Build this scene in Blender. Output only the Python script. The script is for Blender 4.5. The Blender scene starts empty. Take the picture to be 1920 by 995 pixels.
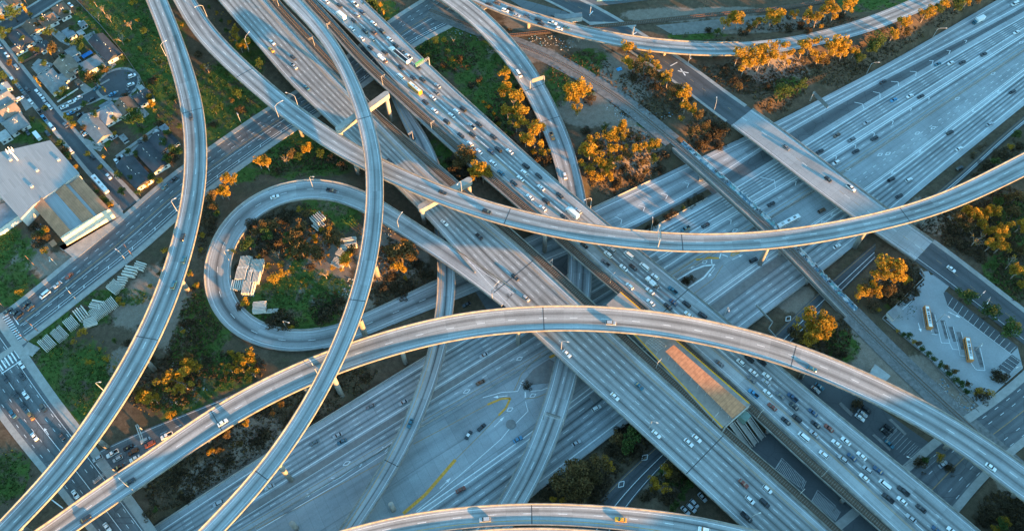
import bpy, bmesh, math, random
import numpy as np
from mathutils import Vector, Matrix
rad = math.radians
RNG = random.Random(7)
SC = bpy.context.scene
COL = SC.collection

# ------------------------------------------------------------------ camera
CAM_H = 372.0
FPX = 1553.0                      # focal length in pixels of a 1920 px wide frame
TILT = rad(31.27)
ROLL = rad(-1.5)
ROT = Matrix.Rotation(TILT, 3, 'X') @ Matrix.Rotation(ROLL, 3, 'Z')
cam_d = bpy.data.cameras.new('camera')
cam = bpy.data.objects.new('camera', cam_d)
COL.objects.link(cam)
cam.location = (0, 0, CAM_H)
cam.rotation_euler = ROT.to_euler()
cam_d.sensor_width = 36.0
cam_d.lens = 36.0 * FPX / 1920.0
cam_d.clip_start = 1.0
cam_d.clip_end = 30000.0
SC.camera = cam

# ------------------------------------------------------------------ sky, sun, exposure
SUN_EL = 6.4
SUN_AZ = -42.0                    # compass angle of the sun in the XY plane, degrees from +X
sd = Vector((math.cos(rad(SUN_EL)) * math.cos(rad(SUN_AZ)), math.cos(rad(SUN_EL)) * math.sin(rad(SUN_AZ)), math.sin(rad(SUN_EL))))
world = bpy.data.worlds.new('World')
SC.world = world
world.use_nodes = True
wn = world.node_tree
wn.nodes.clear()
w_out = wn.nodes.new('ShaderNodeOutputWorld')
w_bg = wn.nodes.new('ShaderNodeBackground')
w_sky = wn.nodes.new('ShaderNodeTexSky')
w_sky.sky_type = 'NISHITA'
w_sky.sun_disc = False
w_sky.sun_elevation = rad(SUN_EL)
w_sky.sun_rotation = math.atan2(sd.x, sd.y)
w_sky.air_density = 1.0
w_sky.dust_density = 0.3
w_sky.ozone_density = 3.0
w_tint = wn.nodes.new('ShaderNodeMix'); w_tint.data_type = 'RGBA'; w_tint.blend_type = 'MULTIPLY'; w_tint.inputs[0].default_value = 1.0
w_tint.inputs[7].default_value = (0.90, 1.02, 0.84, 1)
wn.links.new(w_sky.outputs[0], w_tint.inputs[6])
wn.links.new(w_tint.outputs[2], w_bg.inputs[0])
w_bg.inputs[1].default_value = 0.15
wn.links.new(w_bg.outputs[0], w_out.inputs[0])
sun_d = bpy.data.lights.new('sun', 'SUN')
sun = bpy.data.objects.new('sun', sun_d)
COL.objects.link(sun)
sun_d.energy = 3.2
sun_d.angle = rad(0.5)
sun_d.color = (1.0, 0.46, 0.12)
sun.rotation_euler = sd.to_track_quat('Z', 'Y').to_euler()
SC.view_settings.view_transform = 'Standard'
SC.view_settings.look = 'None'
SC.view_settings.exposure = 2.95
SC.view_settings.gamma = 1.0
SC.view_settings.use_curve_mapping = False
SC.cycles.max_bounces = 5
SC.cycles.diffuse_bounces = 2
SC.cycles.glossy_bounces = 2
SC.cycles.transmission_bounces = 2
SC.cycles.transparent_max_bounces = 4

# ------------------------------------------------------------------ pixel -> point at a height
R3 = np.array(ROT)
def P(x, y, z=0.0):
    d = R3 @ np.array([(x - 960.0) / FPX, -(y - 497.5) / FPX, -1.0])
    t = (z - CAM_H) / d[2]
    return np.array([d[0] * t, d[1] * t, z])
def unproj(p):
    v = R3.T @ (np.asarray(p, float) - np.array([0, 0, CAM_H]))
    return 960.0 + FPX * v[0] / -v[2], 497.5 - FPX * v[1] / -v[2]

# ------------------------------------------------------------------ object helpers
class MB:
    def __init__(s):
        s.v = []; s.f = []; s.m = []; s.uv = []
    def add(s, verts, faces, mi=0, uvs=None):
        o = len(s.v)
        s.v.extend([tuple(map(float, v)) for v in verts])
        for k, f in enumerate(faces):
            s.f.append([o + i for i in f]); s.m.append(mi)
            s.uv.append([uvs[i] for i in f] if uvs is not None else None)
    def box(s, c, sz, ax=(1, 0), mi=0, taper=1.0):
        """box: centre of base c, size (length along ax, across, up)"""
        ux, uy = ax; n = math.hypot(ux, uy); ux /= n; uy /= n
        vs = []
        for zz, k in ((0, 1.0), (1, taper)):
            for a, b in ((-1, -1), (1, -1), (1, 1), (-1, 1)):
                l = a * sz[0] / 2 * k; w = b * sz[1] / 2 * k
                vs.append((c[0] + ux * l - uy * w, c[1] + uy * l + ux * w, c[2] + zz * sz[2]))
        s.add(vs, [(3, 2, 1, 0), (4, 5, 6, 7), (0, 1, 5, 4), (1, 2, 6, 5), (2, 3, 7, 6), (3, 0, 4, 7)], mi)
    def prism(s, poly, z0, z1, mi=0, bottom=True):
        n = len(poly)
        a = sum(poly[i][0] * poly[(i + 1) % n][1] - poly[(i + 1) % n][0] * poly[i][1] for i in range(n))
        if a < 0: poly = poly[::-1]
        vs = [(p[0], p[1], z0) for p in poly] + [(p[0], p[1], z1) for p in poly]
        fs = [tuple(range(n, 2 * n))] + ([tuple(range(n - 1, -1, -1))] if bottom else [])
        fs += [(i, (i + 1) % n, n + (i + 1) % n, n + i) for i in range(n)]
        s.add(vs, fs, mi)
    def tube(s, p0, p1, r0, r1=None, n=6, mi=0):
        r1 = r0 if r1 is None else r1
        p0 = Vector(p0); p1 = Vector(p1); d = (p1 - p0)
        if d.length < 1e-6: return
        d.normalize()
        a = d.orthogonal().normalized(); b = d.cross(a)
        vs = []
        for p, r in ((p0, r0), (p1, r1)):
            for k in range(n):
                t = 2 * math.pi * k / n
                vs.append(tuple(p + a * (r * math.cos(t)) + b * (r * math.sin(t))))
        fs = [(k, (k + 1) % n, n + (k + 1) % n, n + k) for k in range(n)] + [tuple(range(n - 1, -1, -1)), tuple(range(n, 2 * n))]
        s.add(vs, fs, mi)
    def mesh(s, name, mats, smooth=False):
        me = bpy.data.meshes.new(name)
        me.from_pydata(s.v, [], s.f)
        for m in (mats if isinstance(mats, (list, tuple)) else [mats]): me.materials.append(m)
        me.polygons.foreach_set('material_index', s.m)
        if any(u is not None for u in s.uv):
            l1 = me.uv_layers.new(name='lane'); l2 = me.uv_layers.new(name='info')
            a = []; b = []
            for u, f in zip(s.uv, s.f):
                for i in range(len(f)):
                    q = u[i] if u is not None else (0, 0, 0, 0)
                    a += [q[0], q[1]]; b += [q[2], q[3]]
            l1.data.foreach_set('uv', a); l2.data.foreach_set('uv', b)
        if smooth: me.polygons.foreach_set('use_smooth', [True] * len(me.polygons))
        me.update()
        return me
    def build(s, name, mats, parent=None, smooth=False):
        return link(name, s.mesh(name, mats, smooth), parent)
def link(name, me, parent=None):
    o = bpy.data.objects.new(name, me)
    COL.objects.link(o)
    if parent is not None: o.parent = parent
    return o
def tag(o, label=None, cat=None, group=None, kind=None):
    if label: o['label'] = label
    if cat: o['category'] = cat
    if group: o['group'] = group
    if kind: o['kind'] = kind
    return o
def empty(name, loc=(0, 0, 0), rz=0.0, **kw):
    o = bpy.data.objects.new(name, None)
    COL.objects.link(o)
    o.location = [float(q) for q in loc]; o.rotation_euler = (0, 0, rz)
    o.empty_display_size = 0.5
    return tag(o, **kw)
def copy_tree(o, parent=None):
    c = o.copy(); COL.objects.link(c)
    if parent is not None: c.parent = parent
    for ch in KIDS.get(o.name, []):
        d = ch.copy(); COL.objects.link(d); d.parent = c
    return c
KIDS = {}
ORD = ('first second third fourth fifth sixth seventh eighth ninth tenth eleventh twelfth thirteenth fourteenth fifteenth sixteenth seventeenth '
       'eighteenth nineteenth twentieth').split()
def ordw(i):
    if i < 20: return ORD[i]
    tens = {2: 'twenty', 3: 'thirty', 4: 'forty', 5: 'fifty', 6: 'sixty', 7: 'seventy', 8: 'eighty'}
    n = i + 1
    if n % 10 == 0: return {20: 'twentieth', 30: 'thirtieth', 40: 'fortieth', 50: 'fiftieth', 60: 'sixtieth', 70: 'seventieth'}[n]
    return tens[n // 10] + '-' + ORD[n % 10 - 1]

# ------------------------------------------------------------------ materials
class NT:
    def __init__(s, name, rough=0.9, spec=0.2):
        s.m = bpy.data.materials.new(name); s.m.use_nodes = True
        s.t = s.m.node_tree; s.t.nodes.clear()
        s.out = s.t.nodes.new('ShaderNodeOutputMaterial')
        s.b = s.t.nodes.new('ShaderNodeBsdfPrincipled')
        s.t.links.new(s.b.outputs[0], s.out.inputs[0])
        s.b.inputs['Roughness'].default_value = rough
        s.b.inputs['Specular IOR Level'].default_value = spec
    def n(s, typ, **kw):
        nd = s.t.nodes.new(typ)
        for k, v in kw.items(): setattr(nd, k, v)
        return nd
    def put(s, sock, v):
        if isinstance(v, bpy.types.NodeSocket): s.t.links.new(v, sock)
        elif isinstance(v, (tuple, list)) and len(v) == 3 and sock.type == 'RGBA': sock.default_value = (*v, 1)
        else: sock.default_value = v
    def math(s, op, a, b=0.0, c=0.0, clamp=False):
        nd = s.n('ShaderNodeMath', operation=op); nd.use_clamp = clamp
        s.put(nd.inputs[0], a); s.put(nd.inputs[1], b); s.put(nd.inputs[2], c)
        return nd.outputs[0]
    def mix(s, f, a, b, typ='MIX'):
        nd = s.n('ShaderNodeMix', data_type='RGBA', blend_type=typ)
        s.put(nd.inputs[0], f); s.put(nd.inputs[6], a); s.put(nd.inputs[7], b)
        return nd.outputs[2]
    def obj(s):
        g = s.n('ShaderNodeNewGeometry'); return g.outputs['Position']
    def noise(s, vec, scale, detail=3.0, rough=0.55):
        nd = s.n('ShaderNodeTexNoise'); s.put(nd.inputs['Vector'], vec)
        nd.inputs['Scale'].default_value = scale; nd.inputs['Detail'].default_value = detail; nd.inputs['Roughness'].default_value = rough
        return nd.outputs[0]
    def ramp(s, f, lo, hi):
        nd = s.n('ShaderNodeMapRange'); s.put(nd.inputs[0], f); nd.inputs[1].default_value = lo; nd.inputs[2].default_value = hi
        nd.clamp = True
        return nd.outputs[0]
    def comb(s, x, y, z=0.0):
        nd = s.n('ShaderNodeCombineXYZ'); s.put(nd.inputs[0], x); s.put(nd.inputs[1], y); s.put(nd.inputs[2], z); return nd.outputs[0]
    def sep(s, v):
        nd = s.n('ShaderNodeSeparateXYZ'); s.put(nd.inputs[0], v); return nd.outputs
    def uv(s, name):
        nd = s.n('ShaderNodeUVMap'); nd.uv_map = name; return s.sep(nd.outputs[0])
    def col(s, c): s.put(s.b.inputs['Base Color'], c); return s.m

def plain(name, c, rough=0.8, spec=0.25, var=0.12, scale=0.6, metal=0.0, emit=None):
    t = NT(name, rough, spec)
    t.b.inputs['Metallic'].default_value = metal
    f = t.noise(t.obj(), scale, 4.0)
    a = tuple(q * (1 - var) for q in c); b = tuple(min(1, q * (1 + var)) for q in c)
    if emit:
        t.b.inputs['Emission Color'].default_value = (*c, 1); t.b.inputs['Emission Strength'].default_value = emit
    return t.col(t.mix(t.ramp(f, 0.3, 0.7), a, b))

def road_mat(name, base, dark, streak=0.75, slab=4.6, joint=0.25, patch=0.16, crack=0.0):
    """carriageway: lane wear down the middle of every lane, slab joints, patches, grain"""
    t = NT(name, 0.85, 0.2)
    x, y, _ = t.uv('lane'); n, sd_, _ = t.uv('info')
    pos = t.obj()
    fr = t.math('FRACT', x)
    band = t.math('SUBTRACT', 1.0, t.math('MULTIPLY', t.math('ABSOLUTE', t.math('SUBTRACT', fr, 0.5)), 2.0))
    band = t.math('POWER', band, 1.5)
    inside = t.math('MULTIPLY', t.math('GREATER_THAN', x, 0.0), t.math('LESS_THAN', x, n))
    band = t.math('MULTIPLY', band, inside)
    lane_rnd = t.n('ShaderNodeTexWhiteNoise', noise_dimensions='2D')
    t.put(lane_rnd.inputs['Vector'], t.comb(t.math('FLOOR', x), sd_))
    band = t.math('MULTIPLY', band, t.math('MULTIPLY_ADD', lane_rnd.outputs[0], 0.5, 0.65))
    st = t.noise(t.comb(t.math('MULTIPLY', x, 3.0), t.math('MULTIPLY', y, 0.014), sd_), 1.0, 4.0)
    band = t.math('MULTIPLY', band, t.math('MULTIPLY_ADD', t.ramp(st, 0.25, 0.75), 0.75, 0.45))
    streaks = t.noise(t.comb(t.math('MULTIPLY', x, 9.0), t.math('MULTIPLY', y, 0.03), t.math('ADD', sd_, 5.0)), 1.0, 3.0)
    c = t.mix(t.math('MULTIPLY', band, streak, clamp=True), base, dark)
    c = t.mix(t.math('MULTIPLY', t.ramp(streaks, 0.48, 0.78), 0.5), c, dark)
    # slabs
    sl = t.n('ShaderNodeTexWhiteNoise', noise_dimensions='3D')
    t.put(sl.inputs['Vector'], t.comb(t.math('FLOOR', x), t.math('FLOOR', t.math('DIVIDE', y, slab * 3)), sd_))
    c = t.mix(1.0, c, t.mix(sl.outputs[0], (1 - patch,) * 3, (1 + patch * 0.5,) * 3), 'MULTIPLY')
    jy = t.math('LESS_THAN', t.math('FRACT', t.math('DIVIDE', y, slab)), 0.035)
    jx = t.math('LESS_THAN', t.math('ABSOLUTE', t.math('SUBTRACT', t.math('FRACT', t.math('ADD', x, 0.5)), 0.5)), 0.02)
    j = t.math('MULTIPLY', t.math('MAXIMUM', jy, jx), joint)
    c = t.mix(j, c, tuple(q * 0.5 for q in dark))
    # stains and grain
    g1 = t.noise(pos, 0.05, 5.0, 0.6); g2 = t.noise(pos, 1.3, 4.0, 0.7)
    c = t.mix(1.0, c, t.mix(t.ramp(g1, 0.3, 0.7), (0.78, 0.77, 0.76), (1.1, 1.1, 1.1)), 'MULTIPLY')
    c = t.mix(1.0, c, t.mix(t.ramp(g2, 0.25, 0.75), (0.88,) * 3, (1.1,) * 3), 'MULTIPLY')
    if crack:
        vo = t.n('ShaderNodeTexVoronoi', feature='DISTANCE_TO_EDGE'); t.put(vo.inputs['Vector'], pos); vo.inputs['Scale'].default_value = 0.09
        ck = t.math('MULTIPLY', t.math('LESS_THAN', vo.outputs[0], 0.012), crack)
        c = t.mix(ck, c, (0.02, 0.02, 0.022))
    return t.col(c)

M = {}
M['deck'] = road_mat('concrete_deck', (0.37, 0.38, 0.38), (0.078, 0.077, 0.075), 0.95, 4.6, 0.14, 0.2)
M['viaduct'] = road_mat('concrete_viaduct', (0.36, 0.365, 0.36), (0.08, 0.077, 0.073), 0.95, 4.6, 0.18, 0.2)
M['freeway'] = road_mat('concrete_freeway', (0.395, 0.42, 0.43), (0.065, 0.07, 0.073), 0.98, 4.6, 0.3, 0.14)
M['apron'] = road_mat('concrete_apron', (0.34, 0.36, 0.368), (0.18, 0.19, 0.195), 0.3, 4.6, 0.3, 0.2)
M['asphalt'] = road_mat('asphalt', (0.095, 0.102, 0.108), (0.048, 0.051, 0.054), 0.7, 9.0, 0.0, 0.12, 0.2)
M['asphalt_old'] = road_mat('asphalt_worn', (0.14, 0.149, 0.155), (0.07, 0.074, 0.077), 0.7, 9.0, 0.0, 0.16, 0.35)
M['lot'] = road_mat('concrete_lot', (0.36, 0.385, 0.395), (0.2, 0.2, 0.2), 0.0, 5.0, 0.2, 0.2)
def conc(name, c, var=0.2):
    t = NT(name, 0.9, 0.15)
    pos = t.obj()
    s = t.sep(pos)
    f = t.noise(pos, 0.35, 5.0, 0.65)
    g = t.noise(t.comb(t.math('MULTIPLY', s[0], 1.3), t.math('MULTIPLY', s[1], 1.3), t.math('MULTIPLY', s[2], 0.12)), 1.0, 3.0)
    a = t.mix(t.ramp(f, 0.3, 0.72), tuple(q * (1 - var) for q in c), tuple(q * (1 + var * 0.6) for q in c))
    return t.col(t.mix(t.math('MULTIPLY', t.ramp(g, 0.5, 0.8), 0.4), a, tuple(q * 0.55 for q in c)))
M['conc'] = conc('concrete', (0.33, 0.31, 0.28))
M['parapet'] = conc('parapet_concrete', (0.27, 0.25, 0.22), 0.42)
M['conc_dark'] = conc('concrete_weathered', (0.22, 0.21, 0.2), 0.25)
M['walk'] = conc('concrete_pavement', (0.32, 0.31, 0.29))
M['white_paint'] = plain('white_road_paint', (0.72, 0.73, 0.72), 0.7, 0.2, 0.18, 1.2)
M['shaded_paint'] = plain('shaded_white_paint', (0.36, 0.36, 0.35), 0.8, 0.2, 0.35, 0.8)  # greyed copy of the white paint: deep shade put into its colour
M['yellow_paint'] = plain('yellow_road_paint', (0.62, 0.30, 0.05), 0.7, 0.2, 0.25, 0.9)
M['yellow_faded'] = plain('faded_yellow_paint', (0.36, 0.22, 0.10), 0.8, 0.2, 0.3, 0.9)
M['joint'] = plain('joint_seal', (0.07, 0.07, 0.07), 0.9)
M['steel'] = plain('galvanised_steel', (0.45, 0.44, 0.42), 0.5, 0.4, 0.1, 2.0, 0.4)
M['rust'] = plain('rusty_steel', (0.16, 0.085, 0.045), 0.7, 0.3, 0.3, 1.2)
M['glass'] = plain('car_glass', (0.012, 0.015, 0.018), 0.08, 0.6, 0.05)
M['rubber'] = plain('rubber', (0.02, 0.02, 0.02), 0.9)
# ------------------------------------------------------------------ ribbons: everything that runs along a line
Z105 = 14.0
class Rib: pass
def smooth(a, k, it=2):
    a = np.array(a, float)
    if k < 1: return a
    ker = np.hanning(2 * k + 3)[1:-1]; ker /= ker.sum()
    for _ in range(it):
        pad = [(k, k)] + [(0, 0)] * (a.ndim - 1)
        # odd reflection keeps the ends where they are
        lo = 2 * a[0] - a[1:k + 1][::-1]; hi = 2 * a[-1] - a[-k - 1:-1][::-1]
        b = np.concatenate([lo, a, hi])
        if a.ndim == 1: a = np.convolve(b, ker, 'valid')
        else: a = np.stack([np.convolve(b[:, i], ker, 'valid') for i in range(a.shape[1])], 1)
    return a
def catmull(pts, step=4.0):
    p = np.array(pts, float)
    p = np.vstack([2 * p[0] - p[1], p, 2 * p[-1] - p[-2]])
    out = []
    for i in range(1, len(p) - 2):
        n = max(2, int(np.linalg.norm(p[i + 1][:2] - p[i][:2]) / step))
        for t in np.linspace(0, 1, n, endpoint=False):
            out.append(0.5 * ((2 * p[i]) + (-p[i - 1] + p[i + 1]) * t + (2 * p[i - 1] - 5 * p[i] + 4 * p[i + 1] - p[i + 2]) * t * t
                       + (-p[i - 1] + 3 * p[i] - 3 * p[i + 1] + p[i + 2]) * t ** 3))
    out.append(p[-2])
    return np.array(out)
def finish(c, w):
    r = Rib(); r.c = c; r.w = w
    tg = np.gradient(c[:, :2], axis=0); tg /= np.linalg.norm(tg, axis=1)[:, None]
    r.t = tg; r.n = np.stack([-tg[:, 1], tg[:, 0]], 1)
    r.s = np.concatenate([[0], np.cumsum(np.linalg.norm(np.diff(c[:, :2], axis=0), axis=1))])
    r.seed = RNG.random() * 50
    r.bank = np.zeros(len(c))
    return r
def curve_ribbon(pairs, ext0=60.0, ext1=60.0, k=6, step=4.0, width=None):
    """pairs: (left x, left y, right x, right y, z) read along the road in the photograph"""
    L = np.array([P(a, b, z) for a, b, _, _, z in pairs]); R_ = np.array([P(c, d, z) for _, _, c, d, z in pairs])
    cc = (L + R_) / 2
    q = catmull(np.hstack([cc, L, R_]), step)
    c = q[:, :3]; dv = q[:, 6:8] - q[:, 3:5]
    tg = np.gradient(c[:, :2], axis=0); tg /= np.linalg.norm(tg, axis=1)[:, None]
    w = np.abs(dv[:, 0] * tg[:, 1] - dv[:, 1] * tg[:, 0])
    # even spacing
    s = np.concatenate([[0], np.cumsum(np.linalg.norm(np.diff(c[:, :2], axis=0), axis=1))])
    ss = np.linspace(0, s[-1], max(4, int(s[-1] / step)))
    c = np.stack([np.interp(ss, s, c[:, i]) for i in range(3)], 1); w = np.interp(ss, s, w)
    kk = min(k, (len(c) - 1) // 3)
    c = smooth(c, kk); w = smooth(w, min(2 * kk, (len(c) - 1) // 2), 3)
    if width: w = np.full(len(c), float(width))
    for e, side in ((ext0, 0), (ext1, 1)):
        if e > 0:
            m = max(2, int(e / step))
            if side == 0:
                d = (c[0] - c[4]) / 4; d = d / max(1e-6, np.linalg.norm(d[:2])) * step; d[2] = 0
                c = np.vstack([[c[0] + d * j for j in range(m, 0, -1)], c]); w = np.concatenate([np.full(m, w[0]), w])
            else:
                d = (c[-1] - c[-5]) / 4; d = d / max(1e-6, np.linalg.norm(d[:2])) * step; d[2] = 0
                c = np.vstack([c, [c[-1] + d * j for j in range(1, m + 1)]]); w = np.concatenate([w, np.full(m, w[-1])])
    return finish(c, w)
def axis_of(a, b, z):
    v = (P(*b, z) - P(*a, z))[:2]; return v / np.linalg.norm(v)
A110 = axis_of((640, 762), (1740, 215), 0)
A105 = axis_of((1107, 392), (1740, 913), Z105)
def line_pts(px, z, ax):
    w = np.array([P(x, y, z)[:2] for x, y in px])
    s = w @ ax; t = w @ np.array([-ax[1], ax[0]])
    o = np.argsort(s)
    return s[o], t[o]
def lerp_line(ln, s):
    a, b = ln
    out = np.interp(s, a, b)
    lo = s < a[0]; hi = s > a[-1]
    out[lo] = b[0] + (s[lo] - a[0]) * (b[1] - b[0]) / (a[1] - a[0])
    out[hi] = b[-1] + (s[hi] - a[-1]) * (b[-1] - b[-2]) / (a[-1] - a[-2])
    return out
def line_ribbon(la, lb, ax, z, s0, s1, step=5.0, k=5):
    """between two lines along an axis; the first is the left one looking along ax"""
    s = np.arange(s0, s1 + step, step)
    nv = np.array([-ax[1], ax[0]])
    ta = smooth(lerp_line(la, s), k); tb = smooth(lerp_line(lb, s), k)
    L = s[:, None] * ax + ta[:, None] * nv; R_ = s[:, None] * ax + tb[:, None] * nv
    c = np.hstack([(L + R_) / 2, np.full((len(s), 1), z)])
    r = finish(c, np.abs(ta - tb)); r.n = np.tile(nv, (len(s), 1)); r.t = np.tile(ax, (len(s), 1)); r.s = s - s[0]
    return r
def at_s(r, s, off, dz=0.0):
    """point at distance s along, off metres from the left edge"""
    f = lambda a: np.stack([np.interp(s, r.s, a[:, i]) for i in range(a.shape[1])], -1)
    c = f(r.c); n = f(r.n); w = np.interp(s, r.s, r.w)
    h = w / 2 - off
    o = c.copy(); o[..., 0] += n[..., 0] * h; o[..., 1] += n[..., 1] * h; o[..., 2] += dz + np.interp(s, r.s, r.bank) * h
    return o
def nearest(r, p):
    d = np.linalg.norm(r.c[:, :2] - np.asarray(p)[:2], axis=1); i = int(np.argmin(d))
    return i, d[i]
def drop(r, px, py):
    """pixel -> (point on the ribbon's surface, tangent)"""
    z = float(np.median(r.c[:, 2]))
    for _ in range(6):
        p = P(px, py, z); i, d = nearest(r, p); z = r.c[i, 2]
    return P(px, py, z), r.t[i], i
def surface(mb, r, n, aL=0.0, aR=0.0, dz=0.0, mi=0, cols=3, lo=0, hi=None):
    N = len(r.c); hi = N if hi is None else hi
    vs = []; uvs = []
    fr = np.linspace(0, 1, cols)
    for i in range(lo, hi):
        w = r.w[i]; lw = max(0.5, (w - aL - aR) / max(n, 1))
        for f in fr:
            u = f * w; h = w / 2 - u
            vs.append((r.c[i, 0] + r.n[i, 0] * h, r.c[i, 1] + r.n[i, 1] * h, r.c[i, 2] + dz + r.bank[i] * h))
            uvs.append(((u - aL) / lw, r.s[i], n, r.seed))
    fs = []
    for i in range(hi - lo - 1):
        for j in range(cols - 1):
            a = i * cols + j
            fs.append((a + 1, a + cols + 1, a + cols, a)[::-1] if False else (a, a + 1, a + cols + 1, a + cols)[::1])
    # orient upwards
    a, b, c = (Vector(vs[k]) for k in fs[0][:3])
    if (b - a).cross(c - a).z < 0: fs = [f[::-1] for f in fs]
    mb.add(vs, fs, mi, uvs)
def sweep(mb, r, prof, side, lo=0, hi=None, mi=0):
    """prof: closed list of (offset from the edge inwards, dz); side 'L', 'R' or a number = offset of the origin from the left edge"""
    N = len(r.c); hi = N if hi is None else hi
    vs = []; k = len(prof)
    for i in range(lo, hi):
        w = r.w[i]
        for o, dz in prof:
            u = o if side == 'L' else (w - o if side == 'R' else side + o)
            h = w / 2 - u
            vs.append((r.c[i, 0] + r.n[i, 0] * h, r.c[i, 1] + r.n[i, 1] * h, r.c[i, 2] + dz + r.bank[i] * h))
    fs = []
    for i in range(hi - lo - 1):
        for j in range(k):
            a = i * k + j; b = i * k + (j + 1) % k
            fs.append((a, b, b + k, a + k))
    fs.append(tuple(range(k))); fs.append(tuple(range((hi - lo - 1) * k, (hi - lo) * k))[::-1])
    # make the normals point outwards
    a, b, c, d = (np.array(vs[q]) for q in fs[k // 2])
    cen = np.mean(vs[:k], 0); nn = np.cross(b - a, d - a)
    if np.dot(nn, (a + b) / 2 - cen) < 0: fs = [f[::-1] for f in fs]
    mb.add(vs, fs, mi)
def stripe(mb, r, off, wd=0.2, s0=None, s1=None, dash=None, dz=0.02, mi=0, step=6.0):
    """painted line; off: metres from the left edge (negative: from the right edge) or function of s"""
    s0 = 0.0 if s0 is None else s0; s1 = r.s[-1] if s1 is None else s1
    segs = []
    if dash:
        on, per = dash; s = s0
        while s + on < s1: segs.append((s, s + on)); s += per
    else: segs.append((s0, s1))
    for a, b in segs:
        m = max(2, int((b - a) / step) + 1)
        ss = np.linspace(a, b, m)
        w = np.interp(ss, r.s, r.w)
        o = off(ss, w) if callable(off) else (np.full(m, off) if off >= 0 else w + off)
        A = at_s(r, ss, o - wd / 2, dz); B = at_s(r, ss, o + wd / 2, dz)
        vs = np.concatenate([A, B])
        fs = [(i, i + 1, m + i + 1, m + i) for i in range(m - 1)]
        a_, b_, c_ = (Vector(vs[q]) for q in fs[0][:3])
        if (b_ - a_).cross(c_ - a_).z < 0: fs = [f[::-1] for f in fs]
        mb.add(vs, fs, mi)
def paint_px(mb, pts, z, wd=0.25, mi=0):
    """painted polyline through pixels on a surface of height z"""
    w = [P(x, y, z) for x, y in pts]
    for a, b in zip(w, w[1:]):
        d = (b - a)[:2]; L = np.linalg.norm(d)
        if L < 0.05: continue
        d /= L; n = np.array([-d[1], d[0]]) * wd / 2
        mb.add([(a[0] + n[0], a[1] + n[1], z), (a[0] - n[0], a[1] - n[1], z), (b[0] - n[0], b[1] - n[1], z), (b[0] + n[0], b[1] + n[1], z)], [(0, 1, 2, 3)], mi)
def arrow(mb, p, d, z, L=5.0, mi=0):
    d = np.array(d) / np.linalg.norm(d); n = np.array([-d[1], d[0]]); p = np.array(p[:2])
    q = lambda a, b: (*(p + d * a + n * b), z)
    mb.add([q(-L / 2, .15), q(-L / 2, -.15), q(L * .15, -.15), q(L * .15, .15)], [(0, 1, 2, 3)], mi)
    mb.add([q(L * .15, .7), q(L * .15, -.7), q(L / 2, 0)], [(0, 1, 2)], mi)
def diamond(mb, p, d, z, mi=0, L=3.8, W=1.7):
    d = np.array(d) / np.linalg.norm(d); n = np.array([-d[1], d[0]]); p = np.array(p[:2])
    pts = [p + d * L / 2, p + n * W / 2, p - d * L / 2, p - n * W / 2]
    for a, b in zip(pts, pts[1:] + pts[:1]):
        e = (b - a) / np.linalg.norm(b - a); m = np.array([-e[1], e[0]]) * 0.16
        mb.add([(*(a + m), z), (*(a - m), z), (*(b - m), z), (*(b + m), z)], [(0, 1, 2, 3)], mi)

# ------------------------------------------------------------------ freeway lines (pixels of the photograph, all at grade, z = 0)
L_b0 = line_pts([(560, 640), (683, 590), (820, 524), (1107, 392), (1237, 331), (1323, 290), (1453, 230), (1660, 122), (1870, 0)], 0, A110)
L_a1 = line_pts([(560, 682), (640, 650), (733, 609), (897, 545), (1190, 424), (1313, 358), (1470, 255), (1640, 160), (1840, 57), (1930, 8)], 0, A110)
L_b = line_pts([(285, 990), (480, 862), (640, 765), (800, 666), (1213, 432), (1340, 365), (1490, 274), (1640, 182), (1840, 66), (1930, 16)], 0, A110)
L_c = line_pts([(440, 972), (557, 899), (877, 701), (1250, 472), (1543, 300), (1920, 62)], 0, A110)
L_d = line_pts([(480, 985), (640, 890), (793, 797), (960, 703), (1250, 528), (1563, 333), (1920, 93)], 0, A110)
L_e = line_pts([(783, 958), (960, 836), (1317, 566), (1440, 478), (1657, 332), (1920, 131)], 0, A110)
L_f = line_pts([(950, 966), (997, 930), (1173, 797), (1390, 622), (1537, 512), (1600, 463), (1750, 336), (1920, 198)], 0, A110)
S_LO = float((P(240, 1010)[:2] @ A110)); S_HI = float((P(1980, 20)[:2] @ A110)) + 60
S_LO -= 60
NV110 = np.array([-A110[1], A110[0]])
def cor_t(s, top):
    if top:
        # upper rim of the freeway cutting: the outer lane line, joined to the merging ramp
        a = lerp_line(L_b, s); b = lerp_line(L_b0, s)
        k = np.clip((s - s_join + 10) / 40.0, 0, 1)
        return a * (1 - k) + np.maximum(a, b) * k
    return lerp_line(L_f, s)
s_join = float(P(700, 640)[:2] @ A110)

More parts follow.
